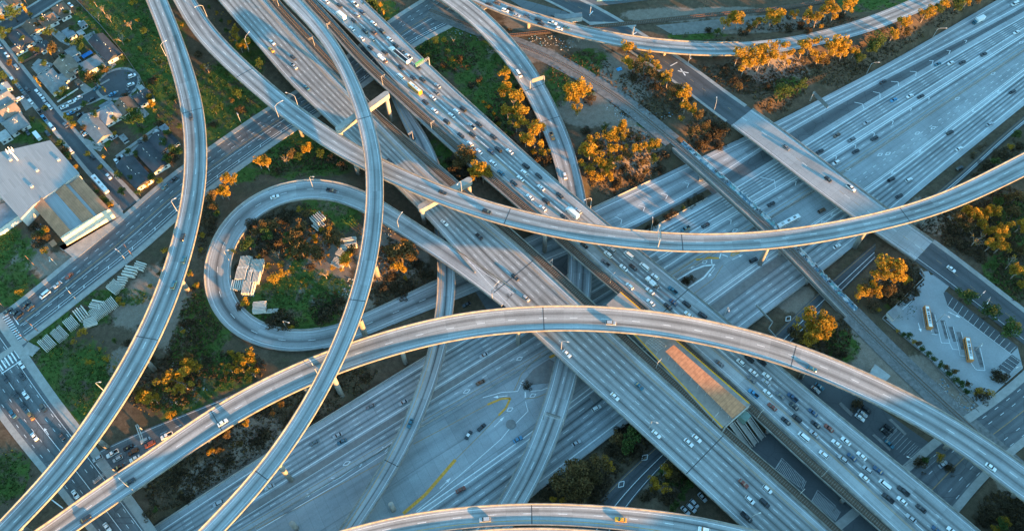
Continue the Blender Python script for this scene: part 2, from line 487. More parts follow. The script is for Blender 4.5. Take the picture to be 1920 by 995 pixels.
# ------------------------------------------------------------------ ramps and flyovers, read as (left, right, height)
RAMP = {}
RAMP['A'] = curve_ribbon([(273, 0, 314, 0, 22), (294, 50, 337, 57, 22.5), (315, 113, 360, 120, 23), (334, 180, 377, 177, 24), (344, 233, 387, 233, 24.5), (346, 332, 389, 332, 24.5),
    (335, 399, 377, 409, 24.5), (317, 475, 357, 489, 24.5), (294, 539, 327, 582, 24.5), (263, 612, 290, 662, 24.5), (237, 662, 257, 723, 24.5), (173, 766, 197, 815, 24.5), (107, 860, 133, 897, 24.5), (53, 920, 63, 973, 24.5), (0, 975, 15, 1018, 24.5)])
RAMP['B'] = curve_ribbon([(324, 0, 367, 0, 20), (354, 57, 397, 47, 20.5), (394, 103, 440, 93, 21), (444, 147, 480, 133, 22), (530, 222, 563, 203, 23), (580, 260, 623, 240, 23.5), (630, 293, 680, 280, 24),
    (683, 317, 720, 302, 24), (721, 339, 783, 332, 24), (773, 365, 857, 357, 24), (847, 394, 914, 377, 24), (910, 414, 960, 392, 24), (960, 427, 1000, 400, 24), (1030, 445, 1040, 409, 24), (1120, 460, 1120, 422, 24), (1193, 468, 1193, 432, 24),
    (1280, 473, 1280, 439, 24), (1360, 474, 1360, 438, 23.5), (1440, 469, 1440, 434, 23), (1520, 459, 1517, 424, 22.5), (1607, 442, 1600, 409, 22), (1680, 425, 1670, 394, 21.5), (1750, 407, 1740, 372, 21), (1823, 379, 1817, 339, 20.5), (1920, 332, 1912, 290, 20)])
RAMP['C'] = curve_ribbon([(530, 0, 565, 0, 29), (580, 50, 610, 47, 29.5), (623, 107, 650, 107, 30), (650, 167, 677, 160, 30.5), (670, 227, 700, 220, 31), (683, 287, 717, 287, 31), (687, 332, 721, 332, 31), (686, 399, 719, 399, 31),
    (678, 465, 711, 475, 31), (657, 552, 693, 559, 31), (633, 616, 670, 622, 31), (616, 664, 652, 664, 31), (557, 773, 600, 766, 30), (513, 836, 555, 836, 29.5), (480, 880, 520, 886, 29), (430, 940, 475, 938, 28.5), (370, 995, 423, 995, 28)])
RAMP['D'] = curve_ribbon([(67, 995, 143, 995, 17), (140, 940, 213, 946, 17.5), (200, 900, 267, 911, 18), (233, 880, 300, 890, 18), (320, 816, 365, 843, 18.5), (400, 761, 437, 796, 19), (480, 717, 500, 758, 20), (547, 685, 557, 733, 21), (597, 663, 640, 696, 22), (662, 642, 690, 678, 23),
    (720, 622, 747, 662, 24), (800, 599, 813, 645, 25), (880, 584, 890, 631, 25), (960, 577, 960, 622, 25), (1010, 573, 1020, 619, 25), (1093, 573, 1093, 618, 25), (1167, 577, 1160, 622, 25), (1247, 585, 1235, 630, 24.5), (1320, 599, 1300, 640, 24), (1380, 614, 1360, 652, 23.5), (1440, 627, 1420, 669, 23), (1500, 645, 1480, 688, 22.5),
    (1540, 663, 1520, 703, 22), (1613, 693, 1590, 731, 22), (1673, 723, 1650, 760, 21.5), (1740, 755, 1707, 790, 21), (1807, 793, 1773, 830, 20.5), (1873, 836, 1840, 876, 20), (1920, 871, 1907, 930, 20)])
RAMP['E'] = curve_ribbon([(560, 1020, 575, 1058, 25), (623, 995, 638, 1036, 25), (713, 973, 722, 1014, 25), (800, 957, 806, 996, 25), (880, 948, 883, 988, 25), (960, 944, 961, 982, 25), (1047, 943, 1045, 982, 25), (1133, 948, 1127, 988, 25), (1227, 955, 1219, 998, 25), (1310, 967, 1298, 1012, 25), (1393, 986, 1378, 1032, 25), (1440, 999, 1424, 1046, 25)], 40, 40)
RAMP['F'] = curve_ribbon([(790, -22, 850, -22, 16), (830, 0, 880, 0, 16), (880, 43, 917, 26, 15.5), (924, 87, 955, 66, 15), (960, 130, 993, 113, 13), (983, 173, 1027, 167, 11.5), (1003, 213, 1053, 220, 10), (1023, 257, 1072, 263, 9), (1040, 300, 1083, 305, 8), (1047, 332, 1091, 335, 7.4),
    (1057, 380, 1102, 385, 7), (1064, 440, 1110, 440, 7), (1067, 480, 1112, 485, 7), (1065, 530, 1111, 535, 7), (1057, 590, 1104, 600, 7), (1050, 640, 1095, 660, 7), (1038, 685, 1085, 711, 7), (1027, 730, 1070, 763, 7), (1010, 786, 1047, 823, 6.8), (980, 863, 1020, 890, 6.5), (955, 905, 992, 945, 6.2), (925, 950, 965, 985, 6), (895, 1000, 935, 1030, 6)], 20, 40)
RAMP['K'] = curve_ribbon([(858, -10, 868, -28, 15.5), (904, 15, 912, -8, 15), (960, 35, 960, 11, 14.5), (1013, 52, 1020, 30, 14), (1073, 68, 1080, 48, 13.5), (1160, 90, 1165, 64, 13), (1243, 102, 1245, 74, 12.6), (1327, 107, 1330, 80, 12), (1370, 106, 1374, 80, 11.6),
    (1440, 101, 1436, 78, 11), (1500, 92, 1494, 69, 10.6), (1560, 80, 1550, 56, 10.3), (1627, 63, 1615, 36, 10), (1680, 43, 1668, 16, 10), (1735, 18, 1722, -7, 10)], 30, 60)
RAMP['H'] = curve_ribbon([(722, 150, 737, 158, 8), (735, 205, 765, 198, 8), (755, 240, 790, 230, 8), (775, 270, 810, 268, 8), (790, 310, 828, 310, 8), (803, 360, 842, 362, 8), (814, 420, 850, 420, 8), (822, 492, 856, 500, 8), (821, 565, 853, 565, 8), (814, 610, 849, 605, 8), (806, 655, 839, 655, 8), (798, 680, 832, 680, 7.6),
    (780, 736, 813, 736, 7), (747, 813, 781, 820, 6), (710, 880, 746, 882, 5.5), (667, 946, 705, 950, 5), (627, 1005, 665, 1005, 5)], 40, 30)
RAMP['L'] = curve_ribbon([(940, 574, 968, 545, 14), (897, 539, 925, 515, 14), (857, 509, 880, 487, 14), (824, 485, 850, 463, 14), (780, 459, 805, 434, 13.8), (722, 420, 745, 396, 13.3), (685, 399, 690, 359, 12.6), (647, 379, 652, 341, 12), (613, 370, 613, 333, 11.4), (580, 369, 577, 330, 10.8), (537, 375, 528, 336, 10.2), (507, 389, 485, 355, 9.6), (480, 401, 450, 376, 9.1),
    (460, 419, 422, 402, 8.7), (443, 450, 398, 436, 8.2), (428, 492, 380, 475, 7.7), (425, 525, 376, 520, 7.2), (434, 559, 379, 562, 6.6), (450, 582, 397, 600, 6), (480, 607, 434, 634, 5), (507, 619, 480, 654, 4), (547, 625, 530, 664, 3), (590, 622, 575, 667, 2), (640, 609, 632, 651, 1), (690, 588, 690, 626, 0.4), (760, 555, 760, 596, 0.12), (830, 522, 830, 570, 0.08)], 0, 30)
# streets and other roads at grade
RAMP['S1'] = curve_ribbon([(-60, 630, -25, 690, 6.2), (13, 585, 53, 639, 6.2), (133, 483, 167, 549, 6.2), (215, 418, 284, 460, 6.2), (256, 377, 310, 435, 6.2), (335, 315, 389, 358, 6.2), (393, 277, 448, 320, 6.2), (480, 214, 545, 250, 6.2), (620, 130, 690, 160, 6.2), (723, 43, 768, 88, 6.2), (780, 5, 867, 43, 6.2), (840, -35, 920, 10, 6.2)], 40, 40)
RAMP['S2'] = curve_ribbon([(45, 655, -35, 735, 6.25), (98, 733, 33, 833, 6.25), (150, 800, 88, 895, 6.25), (205, 872, 140, 962, 6.25), (247, 935, 195, 1030, 6.25), (300, 1005, 245, 1095, 6.25)], 70, 20)
RAMP['S3'] = curve_ribbon([(176, 850, 215, 905, 6.2), (210, 833, 235, 882, 6.2), (300, 797, 312, 838, 6.2), (400, 757, 415, 790, 6.2), (480, 721, 497, 752, 6.2), (600, 664, 610, 700, 5.8), (680, 638, 690, 668, 4)], 10, 0)
RAMP['R1'] = curve_ribbon([(-20, 97, 12, 82, 6.1), (18, 145, 48, 130, 6.1), (66, 205, 98, 190, 6.1), (112, 262, 144, 245, 6.1), (150, 310, 184, 292, 6.1), (196, 362, 230, 340, 6.1), (226, 400, 262, 374, 6.1)], 40, 0)
RAMP['R2'] = curve_ribbon([(-30, 52, -20, 76, 6.1), (20, 34, 30, 56, 6.1), (75, -2, 85, 20, 6.1), (110, -22, 120, -2, 6.1)], 30, 20)
RAMP['R3'] = curve_ribbon([(108, 200, 114, 214, 6.12), (140, 184, 150, 203, 6.12), (175, 166, 190, 186, 6.12), (205, 148, 222, 172, 6.12)], 0, 0)
RAMP['S4'] = curve_ribbon([(1070, -10, 1000, -10, 6.2), (1130, 20, 1085, 28, 6.2), (1227, 72, 1167, 93, 6.2), (1275, 108, 1237, 133, 6.2), (1330, 150, 1293, 173, 6.3), (1384, 190, 1340, 213, 6.8), (1440, 222, 1394, 253, 7.2), (1540, 300, 1497, 332, 7.6), (1583, 335, 1555, 375, 7.6), (1670, 395, 1600, 410, 7.6), (1720, 430, 1660, 452, 7.2), (1763, 462, 1730, 495, 6.6), (1820, 505, 1780, 537, 6.3), (1920, 582, 1885, 618, 6.2)], 40, 60)
RAMP['S5'] = curve_ribbon([(1450, 1080, 1620, 1130, 6.15), (1530, 1010, 1700, 1060, 6.15), (1640, 915, 1810, 965, 6.15), (1745, 830, 1862, 872, 6.15), (1838, 770, 1960, 800, 6.15), (1920, 695, 2040, 730, 6.15)], 30, 60)
RAMP['S6'] = curve_ribbon([(1085, 985, 1145, 995, 3), (1127, 935, 1175, 940, 3), (1185, 880, 1225, 885, 3), (1230, 840, 1268, 845, 3), (1330, 745, 1370, 750, 3), (1440, 640, 1475, 652, 2.6), (1500, 578, 1540, 585, 2), (1560, 525, 1605, 522, 1.2), (1620, 475, 1660, 465, 0.5), (1700, 408, 1720, 410, 0.1), (1800, 325, 1830, 315, 0.06), (1850, 278, 1885, 262, 0.06), (1930, 210, 1960, 200, 0.06)], 30, 40)
RAMP['T1'] = curve_ribbon([(1193, 47, 1196, 38, 6.3), (1293, 37, 1293, 28, 6.3), (1366, 28, 1366, 20, 6.3), (1440, 24, 1440, 15, 6.3), (1520, 12, 1520, 2, 6.3), (1600, -6, 1600, -16, 6.3)], 100, 60)
RAMP['T2'] = curve_ribbon([(953, 84, 967, 75, 6.4), (1020, 108, 1027, 97, 6.4), (1090, 147, 1098, 138, 6.4), (1157, 187, 1165, 178, 6.4), (1223, 241, 1232, 232, 6.6), (1272, 284, 1284, 275, 7.2), (1330, 338, 1345, 326, 7.8), (1395, 396, 1410, 385, 8), (1475, 472, 1491, 462, 7.8), (1532, 535, 1549, 524, 7.2), (1573, 577, 1589, 568, 6.6), (1612, 617, 1628, 607, 6.3), (1664, 669, 1680, 659, 6.3), (1714, 718, 1732, 708, 6.3), (1792, 790, 1810, 780, 6.3), (1870, 860, 1890, 850, 6.3)], 60, 60)

# superelevation of the curves: rise per metre towards the left edge
for k_, b_ in (('A', .05), ('B', -.05), ('C', .05), ('D', .055), ('E', .06), ('F', .05), ('K', -.05)):
    r_ = RAMP[k_]; e_ = np.linspace(0, 1, len(r_.c)); r_.bank = b_ * np.ones(len(r_.c))
RAMP['C'].bank = smooth(np.where(np.linspace(0, 1, len(RAMP['C'].c)) < .72, .05, .0), 12)
RAMP['K'].bank = smooth(np.where(np.arange(len(RAMP['K'].c)) < len(RAMP['K'].c) * .5, -.05, 0.0), 10)
RAMP['F'].bank = smooth(np.where(np.arange(len(RAMP['F'].c)) < len(RAMP['F'].c) * .42, .05, 0.0), 10)
# ------------------------------------------------------------------ ground
BASE = 6.0
GRADED = [('S1', 0, 1), ('S2', 0, 1), ('S3', 0, 1), ('R1', 0, 1), ('R2', 0, 1), ('R3', 0, 1), ('S5', 0, 1), ('T1', 0, 1)]
def rib_part(name, lo=None, hi=None):
    r = RAMP[name]; m = np.ones(len(r.c), bool)
    if lo is not None or hi is not None:
        m = np.zeros(len(r.c), bool); lo_ = 0 if lo is None else lo; hi_ = len(r.c) if hi is None else hi; m[lo_:hi_] = True
    return r.c[m], r.w[m]
def idx(name, px, py, z=6.0): return nearest(RAMP[name], P(px, py, z))[0]
GR = []
for nm in ('S1', 'S2', 'R1', 'R2', 'R3', 'S5', 'T1'): GR.append(rib_part(nm))
GR.append(rib_part('S3'))
I_Kab = idx('K', 1372, 93, 11.6); GR.append(rib_part('K', I_Kab + 1))
I_Lab = idx('L', 640, 360, 12); GR.append(rib_part('L', I_Lab))
I_S4a, I_S4b = idx('S4', 1372, 228, 7), idx('S4', 1733, 470, 7)
GR.append(rib_part('S4', 0, I_S4a)); GR.append(rib_part('S4', I_S4b))
I_T2a, I_T2b = idx('T2', 1270, 274, 7), idx('T2', 1592, 586, 6.8)
GR.append(rib_part('T2', 0, I_T2a)); GR.append(rib_part('T2', I_T2b))
GR_LOW = [rib_part('S6')]
def pdist(x, y, c, w):
    """distance to a polyline's edge and the height there"""
    best = np.full(x.shape, 1e9); h = np.zeros(x.shape)
    for i in range(len(c) - 1):
        a = c[i, :2]; b = c[i + 1, :2]; ab = b - a; L2 = ab @ ab
        t = np.clip(((x - a[0]) * ab[0] + (y - a[1]) * ab[1]) / L2, 0, 1)
        dx = x - a[0] - t * ab[0]; dy = y - a[1] - t * ab[1]
        d = np.sqrt(dx * dx + dy * dy) - (w[i] + t * (w[i + 1] - w[i])) / 2 - 1.6
        m = d < best
        best = np.where(m, d, best); h = np.where(m, c[i, 2] + t * (c[i + 1, 2] - c[i, 2]), h)
    return best, h
def terr(x, y):
    x = np.atleast_1d(np.asarray(x, float)); y = np.atleast_1d(np.asarray(y, float))
    s = x * A110[0] + y * A110[1]; t = x * NV110[0] + y * NV110[1]
    top = cor_t(s, True); bot = cor_t(s, False)
    dtop = np.maximum(0, t - top - 2.0); dbot = np.maximum(0, bot - t - 2.0)
    d = np.maximum(dtop, dbot)
    z = np.minimum(BASE, d * 0.42) - 0.3
    wob = 0.25 * np.sin(x * 0.11 + 1.3 * np.sin(y * 0.07)) * np.sin(y * 0.13) * np.clip(d / 12.0, 0, 1)
    z = z + wob * 0
    z = np.where(d >= BASE / 0.42, BASE, z)
    for c, w in GR_LOW + GR:
        lo = c[:, :2].min(0) - 40; hi = c[:, :2].max(0) + 40
        m = (x > lo[0]) & (x < hi[0]) & (y > lo[1]) & (y < hi[1])
        if not m.any(): continue
        dd, h = pdist(x[m], y[m], c, w)
        k = np.maximum(0, dd) * 0.5
        z[m] = np.clip(z[m], h - 0.3 - k, h - 0.3 + k)
    inside = d <= 0
    z = np.where(inside, np.minimum(z, -0.3), z)
    return z
def ground_at(px, py):
    z = BASE
    for _ in range(5):
        p = P(px, py, z); z = 0.5 * z + 0.5 * float(terr(p[0], p[1])[0])
    p = P(px, py, z); p[2] = float(terr(p[0], p[1])[0])
    return p

fine_x = np.arange(-420, 421, 3.0); fine_y = np.arange(-60, 560, 3.0)
outer = np.array([12, 30, 70, 150, 350, 800, 1800, 4000, 8000.0])
gx = np.concatenate([fine_x[0] - outer[::-1], fine_x, fine_x[-1] + outer]); gy = np.concatenate([fine_y[0] - outer[::-1], fine_y, fine_y[-1] + outer])
X, Y = np.meshgrid(gx, gy)
Zt = terr(X.ravel(), Y.ravel()).reshape(X.shape)
nx, ny = len(gx), len(gy)
gv = np.stack([X.ravel(), Y.ravel(), Zt.ravel()], 1)
ii = (np.arange(ny - 1)[:, None] * nx + np.arange(nx - 1)[None, :]).ravel()
gf = np.stack([ii, ii + 1, ii + nx + 1, ii + nx], 1)
g_me = bpy.data.meshes.new('ground')
g_me.from_pydata(gv.tolist(), [], gf.tolist())

# where grass grows, where the soil is bare, where brush darkens it (pixel ellipses: x, y, rx, ry)
GREEN = [(245, 95, 75, 110), (210, 30, 70, 60), (300, 150, 45, 110), (410, 190, 60, 75), (450, 130, 45, 60), (470, 210, 40, 45), (560, 300, 75, 45), (520, 285, 60, 40), (620, 300, 40, 40), (860, 95, 75, 45), (905, 120, 60, 55), (830, 75, 50, 25), (940, 175, 35, 60), (830, 270, 22, 55), (1040, 165, 30, 40),
         (1105, 115, 35, 22), (900, 210, 60, 60), (570, 560, 85, 55), (540, 590, 70, 40), (500, 570, 40, 40), (600, 545, 60, 30), (610, 390, 40, 28), (560, 480, 20, 30), (650, 410, 30, 28), (130, 700, 85, 55), (90, 640, 50, 40), (170, 740, 60, 50), (230, 560, 60, 16), (130, 600, 90, 18), (180, 560, 110, 14),
         (20, 500, 40, 60), (15, 460, 30, 40), (40, 550, 40, 30), (25, 890, 35, 45), (5, 900, 30, 50), (390, 600, 55, 60), (370, 650, 50, 80), (420, 700, 60, 35), (330, 740, 70, 30), (1580, 650, 32, 30), (1690, 580, 28, 22), (1900, 420, 40, 50), (1880, 520, 40, 40), (1640, 10, 80, 18), (1300, 70, 60, 8), (1480, 160, 30, 15), (1100, 150, 25, 30), (1210, 230, 20, 14),
         (60, 250, 40, 22), (40, 108, 20, 14), (190, 265, 25, 18), (215, 115, 25, 14), (120, 180, 20, 10), (1270, 890, 50, 22), (360, 780, 50, 25), (890, 30, 20, 8), (790, 110, 25, 25), (720, 20, 30, 25), (300, 390, 30, 20), (380, 330, 22, 22), (460, 320, 40, 24)]
BARE = [(290, 560, 55, 60), (250, 590, 40, 25), (330, 600, 30, 60), (345, 720, 40, 60), (60, 480, 35, 28), (110, 500, 40, 25), (230, 680, 30, 30), (640, 560, 60, 20), (700, 470, 30, 60), (760, 470, 50, 40), (1160, 150, 70, 50), (1000, 105, 45, 15), (1110, 210, 70, 30), (1450, 135, 60, 25), (1250, 30, 80, 14), (1350, 25, 80, 10), (1420, 50, 120, 16),
        (1650, 700, 60, 40), (1740, 720, 70, 50), (1800, 750, 50, 30), (1620, 640, 30, 40), (1490, 545, 40, 35), (600, 500, 60, 60), (1180, 270, 60, 50), (480, 840, 60, 60), (400, 900, 60, 40), (140, 90, 10, 40), (1000, 40, 60, 20), (1120, 80, 60, 16), (1750, 400, 40, 40), (1230, 900, 30, 20), (930, 90, 20, 30), (1290, 840, 40, 30), (1880, 900, 20, 30)]
def blob(pts, lst):
    v = np.zeros(len(pts))
    for x, y, rx, ry in lst:
        c = P(x, y, 5.0); ex = (P(x + rx, y, 5.0) - c)[:2]; ey = (P(x, y - ry, 5.0) - c)[:2]
        a = np.linalg.norm(ex); b = np.linalg.norm(ey)
        q = ((pts[:, 0] - c[0]) / a) ** 2 + ((pts[:, 1] - c[1]) / b) ** 2
        v = np.maximum(v, np.clip(1.35 - q * 0.85, 0, 1))
    return v
ga = g_me.color_attributes.new('cover', 'FLOAT_COLOR', 'POINT')
gr_ = blob(gv, GREEN); ba_ = blob(gv, BARE)
ga.data.foreach_set('color', np.stack([gr_, ba_, np.zeros(len(gv)), np.ones(len(gv))], 1).ravel())
def ground_mat():
    t = NT('soil_and_grass', 0.95, 0.05)
    pos = t.obj()
    at = t.n('ShaderNodeVertexColor'); at.layer_name = 'cover'
    c3 = t.n('ShaderNodeSeparateColor'); t.put(c3.inputs[0], at.outputs[0])
    n1 = t.noise(pos, 0.055, 6.0, 0.65); n2 = t.noise(pos, 0.35, 5.0, 0.7); n3 = t.noise(pos, 2.2, 3.0, 0.7)
    soil = t.mix(t.ramp(n2, 0.3, 0.7), (0.07, 0.05, 0.034), (0.15, 0.108, 0.072))
    soil = t.mix(t.math('MULTIPLY', t.ramp(n1, 0.45, 0.65), 0.7), soil, (0.065, 0.055, 0.032))
    bare = t.mix(t.ramp(n2, 0.3, 0.7), (0.17, 0.135, 0.105), (0.25, 0.205, 0.165))
    grass = t.mix(t.ramp(n2, 0.3, 0.7), (0.036, 0.07, 0.015), (0.085, 0.13, 0.032))
    grass = t.mix(t.math('MULTIPLY', t.ramp(n1, 0.5, 0.7), 0.6), grass, (0.095, 0.088, 0.034))
    e = t.math('ADD', t.math('MULTIPLY_ADD', n2, 0.9, -0.45), t.math('MULTIPLY_ADD', n1, 1.2, -0.6))
    fb = t.ramp(t.math('ADD', c3.outputs[1], e), 0.35, 0.62)
    fg = t.math('MULTIPLY', t.ramp(t.math('ADD', c3.outputs[0], t.math('MULTIPLY', e, 1.5)), 0.38, 0.66), t.ramp(t.noise(pos, 0.14, 4.0, 0.6), 0.34, 0.5))
    c = t.mix(fb, soil, bare)
    c = t.mix(fg, c, grass)
    c = t.mix(1.0, c, t.mix(t.ramp(n3, 0.3, 0.7), (0.7,) * 3, (1.2,) * 3), 'MULTIPLY')
    return t.col(c)
M['ground'] = ground_mat()
g_me.materials.append(M['ground'])
g_me.polygons.foreach_set('use_smooth', [True] * len(g_me.polygons))
ground = link('ground', g_me); tag(ground, kind='structure')

def sheet(name, pxs, z, mat, kind='structure', thick=0.25, lanes=0):
    """flat paving whose outline is read in the photograph; a slab with an edge"""
    poly = [P(x, y, z)[:2] for x, y in pxs]
    mb = MB(); mb.prism(poly, z - thick, z)
    o = mb.build(name, mat); 
    if kind: tag(o, kind=kind)
    return o

# unseen ridge added beyond the frame, shaped to block sun from the low ground
hp = catmull([(-560, -60, 22), (-330, -10, 26), (-120, 5, 28), (0, 0, 29), (70, 5, 33), (150, 5, 38), (215, 8, 43), (262, 22, 43), (330, 60, 34), (430, 170, 38), (560, 330, 36), (700, 480, 20)], 12.0)
hr = finish(hp.copy(), np.full(len(hp), 60.0))
mb = MB(); vs = []
rn = random.Random(3)
for i in range(len(hp)):
    H = hp[i, 2] + rn.uniform(-1.2, 1.2)
    for u, k in ((-52, -.02), (-30, .45), (-12, .88), (0, 1.0), (12, .88), (30, .45), (52, -.02)):
        vs.append((hp[i, 0] + hr.n[i, 0] * u, hp[i, 1] + hr.n[i, 1] * u, 5.9 + (H - 5.9) * k))
fs = [(i * 7 + j, i * 7 + j + 1, i * 7 + j + 8, i * 7 + j + 7) for i in range(len(hp) - 1) for j in range(6)]
a, b, c, d = (np.array(vs[q]) for q in fs[2])
if np.cross(b - a, d - a)[2] < 0: fs = [f[::-1] for f in fs]
mb.add(vs, fs); tag(mb.build('sun_blocker', M['ground'], None, True), kind='structure')
# ------------------------------------------------------------------ the freeway at grade
def s_at(px, py, z=0): return float(P(px, py, z)[:2] @ A110) - S_LO
FW = {}
def freeway(name, la, lb, n, aL, aR, mat, z=0.0, s0=None, s1=None):
    r = line_ribbon(la, lb, A110, z, S_LO if s0 is None else s0, S_HI if s1 is None else s1)
    mb = MB(); surface(mb, r, n, aL, aR)
    o = tag(mb.build(name, mat), kind='structure')
    FW[name] = r
    return r, o
r_main, o_main = freeway('freeway_main', L_b, L_c, 5, 3.6, 3.0, M['freeway'])
r_hov, o_hov = freeway('freeway_carpool', L_c, L_d, 2, 1.6, 2.4, M['freeway'])
r_mid, o_mid = freeway('freeway_apron', L_d, L_e, 2, 2.0, 2.0, M['apron'])
r_nb, o_nb = freeway('freeway_opposite', L_e, L_f, 5, 2.6, 3.4, M['freeway'])
r_ra, o_ra = freeway('freeway_merge', L_b0, L_a1, 2, 3.0, 2.2, M['freeway'], 0.0, float(P(640, 640)[:2] @ A110), S_HI)
# narrow verge between the merge lanes and the main lanes
rv, o_v = freeway('freeway_gore', L_a1, L_b, 1, 1.0, 1.0, M['asphalt_old'], -0.004, float(P(900, 560)[:2] @ A110), S_HI)

def lane_lines(mb, r, n, aL, aR, on=3.6, per=14.6, s0=None, s1=None, wd=0.2):
    for k in range(1, n):
        stripe(mb, r, lambda s, w, k=k: aL + (w - aL - aR) * k / n, wd, s0, s1, (on, per))
DIA = []
def marks(parent, fn, name='lane_marking', mats=None):
    mb = MB(); fn(mb)
    return mb.build(name, mats or [M['white_paint'], M['yellow_paint'], M['yellow_faded']], parent)
def f(mb):
    lane_lines(mb, r_main, 5, 3.6, 3.0, 3.2, 12)
    stripe(mb, r_main, 3.4, 0.4); stripe(mb, r_main, -2.8, 0.4)
marks(o_main, f)
def f(mb):
    lane_lines(mb, r_hov, 2, 1.6, 2.4, 2.6, 8)
    stripe(mb, r_hov, 0.4, 0.42); stripe(mb, r_hov, 1.6, 0.42); stripe(mb, r_hov, -2.2, 0.22, mi=2)
    for s in np.arange(s_at(1543, 300), s_at(1900, 75), 16.0):      # chevrons in the buffer
        a = at_s(r_hov, s, 0.45, .022); b = at_s(r_hov, s - 2.6, -1.0, .022); c = at_s(r_hov, s - 2.6, 1.6, .022)
    for px in ((1378, 432), (1720, 250), (1590, 318), (1862, 138), (1915, 80), (875, 733), (1650, 290), (650, 868), (1180, 552)):
        p, t, i = drop(r_hov, *px); diamond(mb, p, r_hov.t[i], .02); 
marks(o_hov, f)
def f(mb):
    lane_lines(mb, r_nb, 5, 2.6, 3.4, 3.2, 12)
    stripe(mb, r_nb, 0.3, 0.45); stripe(mb, r_nb, 2.4, 0.42); stripe(mb, r_nb, -3.2, 0.4)
    for s in np.arange(s_at(1440, 478), s_at(1900, 150), 24.0):
        pts = [at_s(r_nb, s, 0.3, .021), at_s(r_nb, s - 3.0, 1.35, .021), at_s(r_nb, s, 2.4, .021)]
        for a, b in zip(pts, pts[1:]):
            d = (b - a)[:2]; d /= np.linalg.norm(d); m = np.array([-d[1], d[0]]) * .16
            mb.add([(a[0] + m[0], a[1] + m[1], a[2]), (a[0] - m[0], a[1] - m[1], a[2]), (b[0] - m[0], b[1] - m[1], b[2]), (b[0] + m[0], b[1] + m[1], b[2])], [(0, 1, 2, 3)])
marks(o_nb, f)
def f(mb):
    s1 = s_at(1500, 240)
    stripe(mb, r_mid, 0.9, 0.22, s_at(1250, 528), None, mi=2); stripe(mb, r_mid, -0.6, 0.3, s_at(1250, 600), None)
    stripe(mb, r_mid, lambda s, w: w * 0.5, 0.22, s_at(1563, 333), None, (2.6, 8))
    stripe(mb, r_mid, lambda s, w: w * 0.5 + 2.6, 0.2, s_at(1563, 333), None, (1.6, 5))
    for px in ((1580, 372), (1665, 288), (1750, 240), (1795, 185)):
        p, t, i = drop(r_mid, *px); diamond(mb, p, r_mid.t[i], .02)
marks(o_mid, f)
def f(mb):
    stripe(mb, r_ra, 2.8, 0.4); stripe(mb, r_ra, -2.0, 0.42)
    lane_lines(mb, r_ra, 2, 3.0, 2.2, 3.6, 14.6)
marks(o_ra, f)
# chevrons painted in the gores and the buffer, each read from the photograph: tail, tip, tail
CHEV = [[(1600, 305), (1610, 292), (1577, 304)]]
mbc = MB()
def chev(mb, pts, z=0.024, wd=0.32, mi=0): paint_px(mb, pts, z, wd, mi)
for q in ([(1602, 192), (1617, 195), (1620, 204)], [(1637, 172), (1650, 175), (1650, 185)], [(1671, 153), (1684, 154), (1685, 162)], [(1706, 134), (1718, 135), (1717, 143)], [(1742, 114), (1750, 114), (1747, 123)], [(1775, 95), (1782, 95), (1779, 102)], [(1808, 76), (1813, 76), (1810, 81)],
          [(1561, 292), (1569, 293), (1567, 299)], [(1597, 270), (1605, 272), (1603, 278)], [(1633, 248), (1640, 250), (1638, 256)], [(1668, 225), (1675, 227), (1673, 233)], [(1704, 202), (1709, 204), (1707, 208)], [(1738, 181), (1743, 183), (1741, 187)],
          [(1284, 343), (1292, 344), (1288, 352)], [(1239, 362), (1252, 366), (1248, 373)], [(1196, 385), (1209, 388), (1206, 396)], [(1153, 406), (1166, 412), (1164, 420)],
          [(1425, 332), (1452, 338), (1454, 352)], [(1540, 430), (1541, 414), (1556, 418)], [(1362, 411), (1371, 412), (1370, 420)], [(1479, 340), (1493, 340), (1491, 348)]):
    chev(mbc, q)
mbc.build('gore_chevron', [M['white_paint']], o_ra)
# white and yellow lines around the transit apron
mba = MB()
for q, wd, mi in (
    ([(780, 958), (860, 892), (940, 822), (962, 795)], .3, 0), ([(756, 962), (798, 926), (854, 861)], 1.5, 1), ([(854, 861), (905, 810), (935, 778)], .3, 2),
    ([(935, 778), (948, 765), (957, 746), (940, 747), (914, 758)], 1.0, 1), ([(914, 758), (840, 798), (775, 832)], .3, 2), ([(480, 990), (560, 950), (715, 866)], .3, 2),
    ([(480, 983), (640, 893), (735, 828), (733, 842), (640, 902), (480, 995)], .3, 0),
    ([(670, 870), (679, 869), (674, 875)], .4, 0), ([(620, 896), (629, 895), (624, 902)], .4, 0), ([(575, 925), (583, 924), (577, 931)], .4, 0), ([(716, 838), (728, 838), (722, 846)], .4, 0),
    ([(905, 745), (940, 735), (970, 733)], .3, 0), ([(960, 800), (990, 770), (985, 752)], .3, 0),
    ([(964, 732), (978, 700), (1000, 677), (1014, 665)], .3, 2), ([(985, 713), (1000, 693), (1032, 671)], .25, 0), ([(985, 747), (1005, 745), (1025, 737)], .3, 2), ([(995, 733), (1015, 731), (1034, 724)], .3, 0),
    ([(985, 734), (985, 745)], .7, 0), ([(1030, 670), (1042, 664)], 1.4, 1),
    ([(1305, 487), (1330, 483), (1348, 484)], 1.1, 1), ([(1258, 516), (1300, 489)], .3, 2), ([(1300, 551), (1340, 521), (1355, 497)], .25, 2), ([(1269, 525), (1300, 506), (1320, 498), (1341, 496)], .8, 0), ([(1288, 541), (1320, 520), (1338, 498)], .8, 0),
    ([(1334, 486), (1335, 497)], .6, 0), ([(1352, 475), (1349, 484)], .6, 0), ([(1354, 477), (1365, 481)], .6, 0), ([(1370, 480), (1373, 474), (1388, 473), (1372, 480)], .5, 1),
    ([(1245, 503), (1290, 473)], .4, 0), ([(1255, 512), (1310, 480), (1330, 472)], .25, 2)):
    paint_px(mba, q, 0.026, wd, mi)
